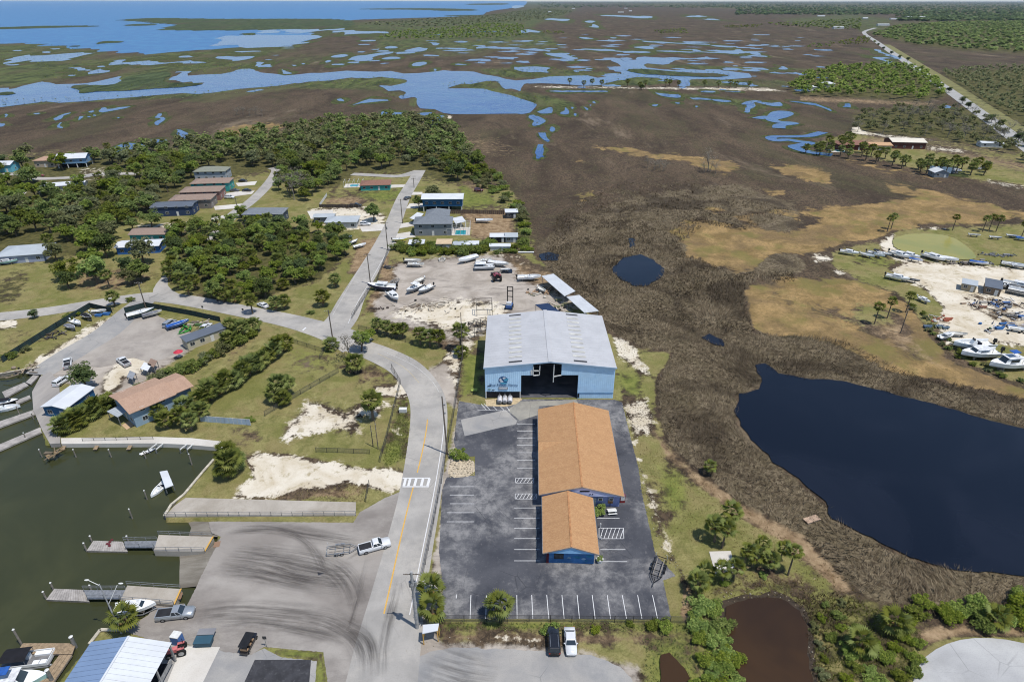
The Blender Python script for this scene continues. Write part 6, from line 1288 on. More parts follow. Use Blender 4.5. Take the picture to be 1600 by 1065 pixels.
# tractors
def tractor(at, rz, label, m, loader=True):
    o = thing('tractor', label, 'tractor', G(*at), rz); MB().loft([[(-.3,-.38,.7),(-.3,.38,.7),(-.3,.38,1.35),(-.3,-.38,1.35)],[(1.3,-.34,.7),(1.3,.34,.7),(1.3,.3,1.25),(1.3,-.3,1.25)],[(1.6,-.25,.75),(1.6,.25,.75),(1.6,.2,1.1),(1.6,-.2,1.1)]]).build('hood', m, o)
    MB().box(-1.2,-.3,-.5,.5,.8,1.05).build('platform', M_BLACK, o); s_ = MB().box(-1.0,-.55,-.25,.25,1.05,1.2).build('seat', M_BLACK, o); MB().box(-1.05,-.95,-.25,.25,1.2,1.6).build('backrest', M_BLACK, s_)
    for s_ in (-1,1): wheel(o,-.8,s_*.75,.7,.36); wheel(o,1.1,s_*.6,.42,.24); MB().box(-1.3,-.3,s_*.55-.2,s_*.55+.2,1.42,1.5).build('fender', m, o); MB().bar((-1.1,s_*.5,1.1),(-1.1,s_*.5,2.4),.07).build('roll_bar', M_BLACK, o)
    if loader:
        for s_ in (-1,1): MB().bar((-.1,s_*.5,1.2),(2.3,s_*.5,.6),.12,.2).build('loader_arm', m, o)
        MB().box(2.2,2.8,-.9,.9,.2,.7).build('bucket', M_DSTEEL, o)
    return o
tractor((776,437), R(100), 'red tractor standing between the boats of the storage yard', PR).scale = (1.7,1.7,1.7); tractor((277,1020), R(200), 'faded pink red tractor at the corner of the boat house', mat('faded_red', C(206,120,120), .6), False)
fl = thing('forklift', 'tall boat forklift with black mast behind the warehouse', 'forklift', G(796,481), R(80)); MB().box(-1.6,1.0,-1,1,.5,1.5).build('body', PBL, fl); MB().box(-1.4,-.3,-.8,.8,1.5,2.5).build('cab', PW, fl)
for s_ in (-1,1):
    MB().bar((1.3,s_*.9,.2),(1.3,s_*.9,7.2),.28).build('mast_rail', M_BLACK, fl); MB().bar((1.4,s_*.6,.4),(3.4,s_*.6,.4),.2,.1).build('fork', M_BLACK, fl)
    for x in (-1,.7): wheel(fl,x,s_*1.05,.6,.4)
for z in (1.2,3.6,5.6,7.1): MB().bar((1.3,-.9,z),(1.3,.9,z),.22).build('mast_crossbar', M_BLACK, fl)
# ================================================================ BOATS AND TRAILERS
GEL = glossy('gelcoat_white', C(236,238,238,1.1), .3); GELD = mat('worn_gelcoat', C(220,218,210,1.2), .55, vs=1.2, dirt=C(176,168,150)); M_DECK = mat('boat_deck', C(224,222,214,1.2), .7, vs=2); HULLS = {'white':GEL,'worn':GELD,'navy':glossy('hull_navy', C(34,54,92), .25),'green':glossy('hull_green', C(60,84,76), .4),'black':glossy('hull_black', (.015,.016,.02), .25),'grey':glossy('hull_grey', C(150,154,158), .35),'yellow':glossy('hull_yellow', C(222,216,60), .3),'teal':glossy('hull_teal', C(176,220,216), .3),'blue':glossy('hull_blue', C(66,110,170), .3)}
M_CANVAS = {'navy':mat('canvas_navy', C(30,36,56), .9),'blue':mat('canvas_blue', C(44,96,176), .8),'white':mat('canvas_white', C(228,230,232), .7),'black':mat('canvas_black', C(30,30,36), .9),'grey':mat('canvas_grey', C(120,122,130), .85)}
def boat(at, rz, L, label, style='console', hull='white', top='white', z=None, group=None, name=None, cradle=True, motor=True):
    p = G(*at) if not isinstance(at, Vector) else at
    z = (.55 if cradle else 0) if z is None else z
    o = thing(name or 'boat', label, 'boat', (p.x,p.y,z), rz, group); b = L*.17; f = L/7.0
    if style == 'pontoon':
        for s_ in (-1,1): t_ = MB().tube((-L/2,s_*b*.8,.3),(L/2-.5,s_*b*.8,.3),.3,None,10).tube((L/2-.5,s_*b*.8,.3),(L/2,s_*b*.8,.38),.3,.1,10).build('pontoon', HULLS['grey'], o, True)
        MB().box(-L/2+.1,L/2-.2,-b,b,.6,.7).build('deck', mat('grey_carpet', C(130,130,132), .9), o)
        for s_ in (-1,1): MB().box(-L/2+.2,L/2-.4,s_*b-.03,s_*b+.03,.7,1.3).build('fence_panel', HULLS[hull], o)
        MB().box(L/2-.45,L/2-.39,-b,b,.7,1.3).build('fence_panel', HULLS[hull], o)
        for x in (L*.22,L*.36): MB().box(x-.5,x+.4,-b+.1,-b+.8,.7,1.15).build('seat', GEL, o)
        MB().box(L*.1,L*.4,b-.8,b-.12,.7,1.12).build('seat', GEL, o); MB().box(-.4,.2,.1,.8,.7,1.5).build('console', GEL, o)
        if top:
            c = MB(); n = 6; rings = [[(-L*.42+x,-b*1.0,2.2),(-L*.42+x,-b*.5,2.45),(-L*.42+x,b*.5,2.45),(-L*.42+x,b*1.0,2.2)] for x in np.linspace(0,L*.5,4)]; c.loft(rings,False,False,False); c.build('canopy', M_CANVAS[top], o)
            for x in (-L*.4,L*.05):
                for s_ in (-1,1): MB().bar((x,s_*b*.95,.7),(x,s_*b*.95,2.2),.05).build('canopy_pole', M_STEEL, o)
        return o
    N = 9; rings = []
    for i in range(N):
        u = i/(N-1); x = -L/2+L*u; w = b*(1-max(0,(u-.45)/.55)**2.2*.96); zg = .95*f+.4*f*u**2; zk = .05+.55*f*max(0,(u-.62)/.38)**2; zc = .35*f+.35*f*max(0,(u-.5)/.5)**1.5
        wi = max(.02,w-.16*f); zf = .5*f if u < .62 or style in ('console','ttop','bare') else zg-.06
        if style in ('cuddy','cabin') and u >= .6: zf = zg-.04
        if u > .9: zf = zg-.05
        rings.append([(x,wi*.95,zf),(x,wi,zg),(x,w,zg),(x,w*.86,zc),(x,0,zk),(x,-w*.86,zc),(x,-w,zg),(x,-wi,zg),(x,-wi*.95,zf)])
    mb = MB(); mb.loft(rings,True,True); nr = len(rings[0]); mb.mi = [1 if k < (N-1)*nr and (k % nr) in (0,1,6,7,8) else 0 for k in range(len(mb.f))]; h_ = mb.build('hull', [HULLS[hull], GELD if hull == 'worn' else GEL], o)
    MB().bar((-L/2,b+.01,.93*f),(-L*.05,b+.01,.97*f),.06,.1).bar((-L/2,-b-.01,.93*f),(-L*.05,-b-.01,.97*f),.06,.1).build('rub_rail', M_BLACK, h_)
    MB().box(-L*.46,L*.1,-b*.74,b*.74,.505*f,.53*f).build('deck', M_DECK, o)
    if style in ('console','ttop'):
        c = MB().loft([[(-.5*f,-.38*f,.53*f),(.5*f,-.38*f,.53*f),(.5*f,.38*f,.53*f),(-.5*f,.38*f,.53*f)],[(-.4*f,-.36*f,1.25*f),(.2*f,-.34*f,1.4*f),(.2*f,.34*f,1.4*f),(-.4*f,.36*f,1.25*f)]]).build('console', GEL, o); MB().box(.05*f,.12*f,-.34*f,.34*f,1.38*f,1.75*f).build('windshield', M_GLASS, c)
        MB().box(-1.25*f,-.8*f,-.45*f,.45*f,.53*f,1.0*f).build('seat', GEL if top != 'navy' else M_CANVAS['navy'], o); MB().box(.7*f,1.3*f,-.36*f,.36*f,.53*f,.85*f).build('seat', GEL, o)
    if style == 'ttop':
        MB().box(-1.2*f,.9*f,-.85*f,.85*f,2.2*f,2.28*f).build('t_top', M_CANVAS[top], o)
        for x in (-.6*f,.4*f):
            for s_ in (-1,1): MB().bar((x,s_*.5*f,.53*f),(x,s_*.7*f,2.2*f),.06).build('t_top_leg', M_STEEL, o)
    if style in ('cuddy','cabin'):
        zt = 1.9*f if style == 'cabin' else 1.55*f; x0,x1 = (-L*.12,L*.22)
        c = MB().loft([[(x0,-b*.72,1.0*f),(x1,-b*.62,1.15*f),(x1,b*.62,1.15*f),(x0,b*.72,1.0*f)],[(x0,-b*.6,zt),(x1-.5*f,-b*.5,zt),(x1-.5*f,b*.5,zt),(x0,b*.6,zt)]]).build('cabin', GEL, o)
        for s_ in (-1,1): MB().box(x0+.2*f,x1-.8*f,s_*b*.665-.03,s_*b*.665+.03,1.25*f,zt-.18*f).build('window', M_GLASS, c)
        MB().loft([[(x1-.02,-b*.55,1.2*f),(x1+.03,-b*.55,1.2*f),(x1+.03,b*.55,1.2*f),(x1-.02,b*.55,1.2*f)],[(x1-.46*f,-b*.46,zt-.05),(x1-.4*f,-b*.46,zt-.05),(x1-.4*f,b*.46,zt-.05),(x1-.46*f,b*.46,zt-.05)]]).build('windshield', M_GLASS, c)
        MB().box(x0-.6*f,x1-.4*f,-b*.68,b*.68,zt,zt+.07).build('hardtop', M_CANVAS[top], o)
        for s_ in (-1,1): MB().bar((x0-.5*f,s_*b*.62,.53*f),(x0-.5*f,s_*b*.62,zt),.06).build('post', M_STEEL, o)
        if style == 'cabin':
            MB().box(x0+.1*f,x1-1.0*f,-b*.4,b*.4,zt+.8*f,zt+.86*f).build('bimini', M_CANVAS['blue' if top == 'white' else top], o)
            for s_ in (-1,1): MB().bar((x0+.2*f,s_*b*.36,zt),(x0+.2*f,s_*b*.36,zt+.8*f),.05).build('bimini_pole', M_STEEL, o)
    if style == 'cover':
        rings = [[(-L/2*1.0+L*.97*u,w_*b,z_*f) for w_,z_ in ((1.03,.9),(.6,1.12),(0,1.3),(-.6,1.12),(-1.03,.9))] for u in (0,.25,.5)]
        rings += [[(-L/2+L*.97*u,w_*b*k,z_*f+.25*f*u) for w_,z_ in ((1.05,.95),(.6,1.0),(0,1.08),(-.6,1.0),(-1.05,.95))] for u,k in ((.7,.85),(.88,.5),(1,.08))]
        MB().loft(rings,True,True,False).build('cover', M_CANVAS[top], o)
    if motor and style != 'cover':
        m_ = MB().loft([[(-L/2-.55*f,-.2*f,.9*f),(-L/2-.05*f,-.2*f,.9*f),(-L/2-.05*f,.2*f,.9*f),(-L/2-.55*f,.2*f,.9*f)],[(-L/2-.5*f,-.16*f,1.5*f),(-L/2-.1*f,-.16*f,1.55*f),(-L/2-.1*f,.16*f,1.55*f),(-L/2-.5*f,.16*f,1.5*f)]]).build('outboard', M_BLACK if L > 6 else GEL, o); MB().box(-L/2-.4*f,-L/2-.15*f,-.06*f,.06*f,0.0,.9*f).build('lower_unit', M_BLACK, m_)
    if cradle:
        for x in (-L*.3,L*.2): MB().box(x-.1,x+.1,-b*.6,b*.6,-z,.28*f).build('cradle', M_GREYWOOD, o)
    return o
def trailer(at, rz, L, label, m=None, group=None, loc=None):
    o = thing('boat_trailer', label, 'trailer', G(*at) if loc is None else loc, rz, group); m = m or M_STEEL; w = 1.0
    for s_ in (-1,1):
        MB().bar((-L/2,s_*w,.55),(L*.18,s_*w,.55),.1,.14).build('frame_rail', m, o); MB().bar((L*.18,s_*w,.55),(L*.42,0,.5),.1,.12).build('tongue_rail', m, o); MB().bar((-L*.42,s_*.6,.72),(L*.2,s_*.55,.72),.14,.08).build('bunk', M_GREYWOOD, o)
        for x in (-L*.2,-L*.05): wheel(o,x,s_*(w+.18),.33,.2); MB().box(x-.4,x+.4,s_*(w+.18)-.14,s_*(w+.18)+.14,.68,.73).build('fender', m, o)
        MB().bar((-L*.47,s_*w,.55),(-L*.47,s_*w,1.5),.07).build('guide_post', M_TRIM, o)
    for x in (-L/2,-L*.25,0,L*.18): MB().bar((x,-w,.5),(x,w,.5),.1).build('crossbar', m, o)
    MB().bar((L*.4,0,.5),(L*.56,0,.48),.1,.12).build('tongue', m, o); MB().bar((L*.36,0,.5),(L*.36,0,1.1),.1).build('winch_post', m, o); return o
trailer((538,860), hd((520,862),(562,857)), 6.2, 'empty galvanised boat trailer behind the white pickup'); trailer((1027,894), hd((1034,872),(1020,915)), 6.8, 'empty black boat trailer at the right edge of the lot', M_BLACK)
for (x,y,rz,lab) in [(612,446,R(60),'bare trailer beside the white cruiser in the storage yard'),(618,441,R(62),'second bare trailer beside the white cruiser'),(691,406,R(90),'white arrow shaped trailer at the back of the storage yard')]: trailer((x,y),rz,5,lab,M_STEEL if x < 690 else M_TRIM)
Rz = lambda a: R(a)
for a in [((597,453),R(172),9.2,'white cruiser with dark hull at the fence of the storage yard','cuddy','navy'),((615,467),R(-58),7.4,'white and blue runabout pointing down beside the cruiser','cuddy','white'),((648,455),R(236),7.2,'boat with white T top in the storage yard','ttop','grey'),((666,456),R(236),6.8,'open grey boat right of the white T top boat','console','grey'),((650,417),R(-8),6,'front skiff of the pair at the back left of the storage yard','console','worn'),((645,411),R(-8),6,'back skiff of the pair at the back left of the storage yard','bare','worn'),
    ((731,409),R(222),8,'sleek white wrapped boat at the back of the storage yard','cover','white'),((756,411),R(20),5.8,'low white boat right of the wrapped boat','console','worn'),((757,421),R(6),7.2,'white boat with rounded rail left of the red tractor','pontoon','white'),((779,416),R(-22),7.4,'upturned looking white hull behind the red tractor','cover','worn'),((827,438),R(4),7.6,'white centre console raised on a stand near the rubble','console','white'),((846,456),R(-60),4.5,'broken white hull piece by the metal canopies','bare','worn'),((790,424),R(0),3.2,'white dinghy right of the red tractor','bare','white'),((655,442),R(236),5.0,'white hull behind the T top boat','bare','worn'),
    ((222,494),R(38),7.2,'dark green workboat by the screened fence','console','green'),((239,494),R(40),5.2,'white boat under a grey cover beside the green workboat','cover','worn'),((279,511),R(42),6.0,'blue tarped boat in the marina yard','cover','blue'),((138,499),R(-35),5.0,'dark covered boat inside the left screened fence','cover','black'),((120,508),R(-30),5.2,'white boat inside the left screened fence','console','white'),((112,515),R(-30),4.6,'grey boat inside the left screened fence','cover','grey'),((155,490),R(10),4.4,'tan boat in the corner of the left screened fence','bare','worn'),
    ((391,570),R(52),4.6,'white dinghy lying in the palm hedge','bare','white'),((625,378),R(0),5.6,'yellow boat by the street in front of the white shed','console','yellow'),((757,348),R(0),6.8,'grey white boat on the bare soil beside the grey house','console','white'),((12,413),R(20),6.5,'pale turquoise boat beside the grey blue house','cuddy','teal'),((563,387),R(40),5,'white skiff on the sandy verge by the street','bare','white'),((540,374),R(60),0,'',''),((553,381),R(60),4.5,'dark skiff on the sandy verge by the street','bare','grey')]:
    (xy,rz,L,lab,sty) = a[:5]
    if L: boat(xy, rz, L*1.12, lab, sty, a[5], 'blue' if 'blue tarp' in lab else 'black' if 'dark covered' in lab else 'grey' if 'grey' in lab and sty == 'cover' else 'white')
# right-hand boat graveyard
for a in [((1326,398),R(-30),6.2,'white runabout alone at the left end of the graveyard row','cuddy','white','white'),((1354,402),R(-50),5,'small white skiff left of the navy canopy boat','bare','white','white'),((1367,401),R(-55),6.5,'boat with navy canopy in the graveyard row','ttop','white','navy'),((1379,400),R(-50),5.5,'grey decked boat right of the navy canopy boat','console','grey','white'),((1404,402),R(-60),7.5,'white cabin boat at the left corner of the green pond','cuddy','white','white'),((1420,403),R(-55),7,'white cuddy boat second at the green pond','cuddy','white','white'),((1430,409),R(-40),4.2,'bright blue tarped boat at the green pond','cover','white','blue'),((1457,406),R(-62),8,'white sport cruiser in front of the green pond','cuddy','white','white'),((1477,408),R(-40),7.4,'white wrapped boat in front of the green pond','cover','white','white'),((1528,414),R(-30),5.6,'violet blue tarped boat by the sand','cover','white','blue'),((1581,417),R(-30),6.4,'white open boat near the right edge above the sand','console','white','white'),((1594,420),R(-20),5,'grey boat at the right edge above the sand','bare','grey','white'),
    ((1401,438),R(-40),7,'white runabout on the grass spit beside the sand','cuddy','white','white'),((1424,441),R(-30),4.5,'dark dinghy on the grass spit beside the sand','cover','black','black'),((1442,472),R(-75),4.6,'small white hull in the weeds of the yard edge','cuddy','white','white'),((1478,529),R(20),5.4,'white runabout left of the three big hulls','cuddy','white','white'),((1496,526),R(-10),4.6,'old grey skiff behind the white runabout','bare','worn','white'),((1517,545),R(184),11,'rear one of the three big white hulls on the yard edge','console','white','navy'),((1529,559),R(186),11,'middle big hull with white wheelhouse on the yard edge','cuddy','white','white'),((1574,576),R(188),11.5,'front big white cruiser with blue bimini','cabin','white','white'),
    ((1573,451),R(-35),6.5,'white boat behind the brown shed','console','white','white'),((1592,452),R(-40),9.5,'large grey hulled boat at the right edge behind the shed','cuddy','grey','white'),((1600,462),R(-40),9,'big flat grey barge hull at the right edge','bare','grey','white'),((1590,518),R(-20),4.8,'white dinghy at the end of the junk heap','bare','white','white'),((1518,407),R(-20),0,'','','',''),((1583,372),R(-30),4.5,'small boat on the grass at the top of the graveyard','bare','grey','white'),((1555,374),R(-20),4,'left of the grey skiffs on the grass above the graveyard','bare','grey','white'),((1522,370),R(-20),4,'lone skiff on the grass right of the green pond','bare','worn','white'),((1598,376),R(-20),5,'turquoise tarped boat at the far right above the graveyard','cover','teal','blue')]:
    if a[2]: boat(a[0],a[1],a[2]*1.1,a[3],a[4],a[5],a[6])
# afloat
def aft(x,y): p = G(x,y,-.9); p.z = 0; return p
boat(aft(250,764), R(-98), 5.6, 'white centre console moored beside the small boat lift', 'console','white','navy', z=-1.25, cradle=False)
boat(aft(46,1034), R(8), 7.6, 'pontoon boat with black canopy at the wooden dock', 'pontoon','white','black', z=-1.1, cradle=False)
boat(aft(18,1072), R(12), 10.5, 'pale turquoise cabin boat at the lower left corner', 'cabin','teal','white', z=-1.3, cradle=False)
boat(aft(8,640), R(12), 7.2, 'white skiff in the slip at the left edge', 'console','white','white', z=-1.2, cradle=False); boat(aft(8,630), R(12), 6.5, 'dark boat moored behind the white skiff at the left edge', 'cuddy','black','black', z=-1.2, cradle=False)
boat(G(213,954), R(8), 6.8, 'white boat on its trailer at the water edge of the lower ramp', 'cuddy','white','white', z=.35, cradle=False); trailer(None,R(8),7.0,'trailer under the white boat on the lower ramp',M_STEEL,loc=G(215,955)+Vector((0,0,-.25)))
boat(aft(232,706), R(40), 3.2, 'small dark jet ski tied below the quay', 'console','navy','navy', z=-1.1, cradle=False, name='jet_ski')
canopy('boat_lift', pts('249.5,737 261.5,735 271,758 258.5,763'), 1.4, M_WHTR, 'small boat lift with white cover standing in the basin')
for c_ in [o for o in COL.objects if o.name == 'boat_lift'][0].children:
    if c_.name.startswith('post'): c_.scale.z = 1; c_.location.z = 0
for s_ in [(0,0)]: pass
# ================================================================ DOCKS
def deck(name, corners, z, m, label, cat='dock', th=.3, planks=0, rails=(), railh=1.0, parent_kind=None, edge=None, legs=0):
    w = [G(x,y,z) for x,y in corners]; c_ = sum(w, Vector())/len(w); o = thing(name, label, cat, (c_.x,c_.y,0)); V = [Vector((p.x-c_.x,p.y-c_.y,z)) for p in w]; n = len(V)
    if planks:
        A,B,Cc,D = V
        for k in range(planks):
            u0,u1 = k/planks, (k+.9)/planks; q = [A.lerp(B,u0),A.lerp(B,u1),D.lerp(Cc,u1),D.lerp(Cc,u0)]; mb = MB(); jz = rng.uniform(-.012,.012)
            mb.add([(p.x,p.y,z+jz) for p in q]+[(p.x,p.y,z-.06) for p in q], [(3,2,1,0),(4,5,6,7)]+[(i,(i+1)%4,(i+1)%4+4,i+4) for i in range(4)]); mb.build('plank', m, o)
        mb = MB(); mb.add([(p.x*.98,p.y*.98,z-.07) for p in V]+[(p.x*.98,p.y*.98,z-th) for p in V], [(3,2,1,0),(4,5,6,7)]+[(i,(i+1)%4,(i+1)%4+4,i+4) for i in range(4)]); mb.build('frame', M_GREYWOOD, o)
    else:
        mb = MB(); mb.add([tuple(p) for p in V]+[(p.x,p.y,z-th) for p in V], [tuple(range(n-1,-1,-1)), tuple(range(n,2*n))]+[(i,(i+1)%n,(i+1)%n+n,i+n) for i in range(n)]); mb.build('deck', m, o)
    for (i,j) in rails:
        A,B = V[i],V[j]; L = (B-A).length; k = max(2,int(L/2))
        for q in range(k+1): p = A.lerp(B,q/k); MB().bar((p.x,p.y,z),(p.x,p.y,z+railh),.07).build('rail_post', M_STEEL, o)
        for hh in (railh,railh*.55): MB().bar((A.x,A.y,z+hh),(B.x,B.y,z+hh),.06).build('rail', M_STEEL, o)
    for (i,j) in (edge or ()): A,B = V[i],V[j]; MB().bar((A.x,A.y,z+.06),(B.x,B.y,z+.06),.25,.12).build('yellow_curb', M_YELLOW, o)
    return o
M_PIER = asphalt('pier_concrete', C(176,168,156), C(198,190,178), C(150,140,124), .5, False); M_FLOAT = mat('float_deck', C(178,172,166), .85, vs=.8, dirt=C(140,134,126))
deck('boat_ramp_pier', pts('248,835 333,838 320,861 240,860'), .45, M_PIER, 'upper concrete ramp pier with grey handrails', 'pier', 1.6, rails=((0,1),(3,2)), edge=((1,2),))
deck('boat_ramp_pier', pts('199,914 283,919.5 272,944 188,937'), .45, M_PIER, 'lower concrete ramp pier beside the silver pickup', 'pier', 1.6, rails=((0,1),(3,2)), edge=((1,2),))
deck('gangway', pts('194,845 246,844 241,855 196,855'), .1, M_STEEL, 'metal gangway down to the upper floating dock', 'gangway', .12, rails=((0,1),(3,2))); deck('gangway', pts('131,921 197,921 189,935 137,935'), .1, M_STEEL, 'metal gangway down to the lower floating dock', 'gangway', .12, rails=((0,1),(3,2)))
deck('floating_dock', pts('146,844 192,845.5 200,861 135,860'), -.45, M_FLOAT, 'upper floating dock platform in the basin', 'dock', .5, planks=16); deck('floating_dock', pts('85,919 133,921 140,939 72,936'), -.45, M_FLOAT, 'lower floating dock platform in the basin', 'dock', .5, planks=16)
for (x,y,lab) in [(171,848,'red life jackets piled on the upper floating dock')]:
    o = thing('life_jackets', lab, 'life jacket', G(x,y,-.44)); 
    for k in range(5): MB().ball((rng.uniform(-.6,.6),rng.uniform(-.8,.8),.12),.3,.22,.14,8,5).build('jacket', wl('maroon_vest',(110,40,50)), o)
deck('wooden_dock', pts('36,1004 119,1004 113,1021 24,1021'), -.15, M_WOOD, 'wooden dock head with brown boards behind the pontoon boat', 'dock', .35, planks=44); deck('wooden_dock', pts('93,1022 113,1022 76,1076 52,1076'), -.16, M_WOOD, 'wooden dock walkway running to the lower left edge', 'dock', .35, planks=3)
deck('long_pier', pts('290,777 556,784 556,804 258,806 272,790'), .28, M_PIER, 'long concrete pier above the ramps with rail on its near edge', 'pier', 1.5, rails=((3,2),)); 
deck('quay_walkway', pts('95,684 240,682 300,684 345,689 349,699 290,694 240,692 96,693'), .22, M_CONC, 'pale concrete quay walkway along the top of the basin', 'walkway', 1.6)
deck('quay_apron', pts('63,588 78,580 92,596 95,640 94,692 78,693 66,672 52,640 50,612'), .18, asphalt('grey_deck', C(150,146,142), C(172,166,160), C(190,184,176), .5, False, (2,.4,1)), 'grey weathered quay apron at the left slips', 'quay', 1.5)
for a,lab in [('40,597 66,572 70,576 48,600','gangway down to the first left finger dock'),('3,612 38,597 44,601 8,621','first grey finger dock at the left edge'),('24,626 46,617 48,621 26,631','short grey finger dock by the moored boats'),('-30,668 52,640 56,646 -30,678','third grey finger dock from the top at the left edge'),('-30,706 63,667 66,674 -30,716','lowest grey finger dock at the left edge')]: deck('finger_dock' if 'finger dock' in lab and 'gangway' not in lab else 'gangway', pts(a), -.35, M_FLOAT, lab, 'dock', .4)
for i,(x,lab) in enumerate([(103,'leftmost little wooden ramp below the quay'),(154,'middle little wooden ramp below the quay'),(206,'right little wooden ramp below the quay')]): deck('kayak_ramp', [(x-2,690),(x+4,690),(x-3,702),(x-9,702)], -.4, M_WOOD, lab, 'ramp', .15, planks=6)
for x,lab in ((249,'left white lift bracket under the quay'),(297,'right white lift bracket under the quay')):
    o = thing('lift_bracket', lab, 'boat lift', G(x,694,0)); MB().bar((-.5,0,.2),(-1.3,-2.2,.2),.2).bar((.9,0,.2),(.3,-2.2,.2),.2).build('beam', M_TRIM, o); MB().bar((-1.3,-2.2,-2),(-1.3,-2.2,.6),.16).bar((.3,-2.2,-2),(.3,-2.2,.6),.16).build('pile', M_STEEL, o)
# seawall caps
M_CAP = mat('seawall_cap', C(206,198,180), .9, vs=1.2)
def wallcap(line, label, z=.12, w=.5, dep=2.6):
    P_ = [G(x,y) for x,y in line]; o = thing('seawall', label, 'seawall', (P_[0].x,P_[0].y,0)); mb = MB(); cb = MB()
    for a,b in zip(P_,P_[1:]): A,B = a-P_[0], b-P_[0]; mb.bar((A.x,A.y,-dep/2),(B.x,B.y,-dep/2),w*.7,dep); cb.bar((A.x,A.y,z),(B.x,B.y,z),w,.2)
    mb.build('wall_face', M_GREYWOOD, o); cb.build('cap', M_CAP, o)
wallcap(pts('349,701 318,736 288,772 268,788 257,806'), 'concrete seawall along the grass right of the basin'); wallcap(pts('190,984 157,984 140,1006'), 'pale seawall round the grass plot behind the boat house'); wallcap(pts('-40,575 0,584 34,578 62,574'), 'seawall at the top left corner of the basin')
# sloping ramps into the water
for a,lab in [('330,815 345,838 290,838 232,838 258,812','a'),('344,840 322,884 318,914 284,918 220,912 205,905 236,862 322,862','b'),('290,950 288,942 240,945 205,945 190,975 232,962','c')]:
    p_ = pts(a); mb = MB(); xs = [x for x,_ in p_]; hi, lo = max(xs), min(xs)
    V = []
    for x,y in p_: u = (hi-x)/(hi-lo); z_ = .02-2.4*max(0,u-.12)/.88 if lab != 'c' else .02-1.6*u; q = G(x,y,z_); V.append((q.x,q.y,z_))
    mb.add(V,[tuple(range(len(V)))]); me_ = mb.mesh('boat_ramp', M_RAMP)
    if me_.polygons[0].normal.z < 0: me_.flip_normals()
    tag(link('boat_ramp', me_), kind='structure')
# pilings
for (bx,by,tx,ty,r,lab) in [(66,714,62,702,.13,'first mooring pile from the left below the quay'),(119,714,114,702,.13,'second mooring pile from the left below the quay'),(174,714,169,702,.13,'third mooring pile from the left below the quay'),(228,716,225,705,.13,'mooring pile beside the jet ski'),(300,726,296,709,.13,'mooring pile near the right end of the quay'),(230,780,226,766,.13,'mooring pile below the white moored boat'),(207,810,202,795,.13,'mooring pile midway between the lift and the upper dock'),(144,846,138,837,.15,'upper pile at the head of the upper floating dock'),(136,861,131,848,.15,'lower pile at the head of the upper floating dock'),(201,846,199,837,.15,'pile beside the upper gangway'),(84,921,80,910,.15,'upper pile at the head of the lower floating dock'),(73,936,66,924,.15,'lower pile at the head of the lower floating dock'),(143,922,140,914,.15,'pile beside the lower gangway'),(35,1008,19,983,.16,'tall pile behind the pontoon boat'),(119,1011,109,994,.26,'thick white capped pile at the corner of the wooden dock'),(84,1066,74,1046,.26,'thick white capped pile on the wooden walkway'),(32,650,25,634,.12,'pile beside the white skiff at the left edge'),(53,655,49,645,.12,'pile at the third finger dock'),(41,686,37,676,.12,'pile at the lowest finger dock')]:
    p = G(bx,by,-.9); lo,hi = -1,8
    for _ in range(30):
        m_ = (lo+hi)/2
        if PX(p.x,p.y,m_)[1] > ty: lo = m_
        else: hi = m_
    o = thing('piling', lab, 'piling', (p.x,p.y,-.9)); MB().tube((0,0,-1.5),(0,0,lo+.9),r,r*.95,10).build('pile', M_GREYWOOD if r < .2 else M_STEEL, o); MB().tube((0,0,lo+.9),(0,0,lo+1.12),r*1.25,.03,10).build('cap', M_TRIM, o)
# ================================================================ POLES, LAMPS, SIGNS
M_POLE = mat('pole_wood', C(118,108,98), .9, vs=2); M_CPOLE = mat('pole_concrete', C(176,176,176), .85, vs=1.5)
def top_height(p, ty):
    lo,hi = 0,30
    for _ in range(40):
        m_ = (lo+hi)/2
        if PX(p.x,p.y,m_)[1] > ty: lo = m_
        else: hi = m_
    return lo
def pole(bx, by, ty, label, arm=0, trans=0, m=None, r=.17, rz=0, lean=0):
    p = G(bx,by); h = top_height(p,ty); o = thing('utility_pole', label, 'utility pole', p, rz); MB().tube((0,0,-.2),(lean,0,h),r*1.25,r*.8,9).build('pole', m or M_POLE, o)
    for k in range(arm):
        z = h-.5-1.1*k; a = MB().bar((-1.25,0,z),(1.25,0,z),.1,.12).build('crossarm', M_POLE, o)
        for x in (-1.1,-.5,.5,1.1): MB().tube((x,0,z+.06),(x,0,z+.28),.05,.04,6).build('insulator', M_TRIM, a)
    for k in range(trans):
        an = 2*pi*k/max(1,trans)+.6; x,y = .42*cos(an),.42*sin(an); t_ = MB().tube((x,y,h-3.4),(x,y,h-2.4),.26,None,10).build('transformer', M_STEEL, o); MB().tube((x,y,h-2.4),(x,y,h-2.2),.05,None,6).build('bushing', M_DSTEEL, t_)
    for z in (h*.86,h*.72): MB().tube((0,-.12,z),(0,.12,z),r*1.2,None,8).build('bracket', M_STEEL, o)
    return o
pole(520,530,484,'wooden utility pole at the road intersection',1,0); pole(579,444,396,'utility pole beside the storage yard fence',1,0); pole(606,390,346,'utility pole with transformer by the street',1,1); pole(629,349,311,'thin utility pole in front of the grey house',1,0); pole(647,293,278,'small utility pole at the end of the street',1,0)
pole(228,481,440,'utility pole where the marina lane meets the road',1,0); pole(373,335,309,'utility pole on the cottage street',1,0); pole(699,709,619,'tall wooden utility pole between the road and the lot',0,0,lean=-.4); pole(652,980,893,'grey concrete utility pole with three transformers at the corner',1,3,M_CPOLE,.26)
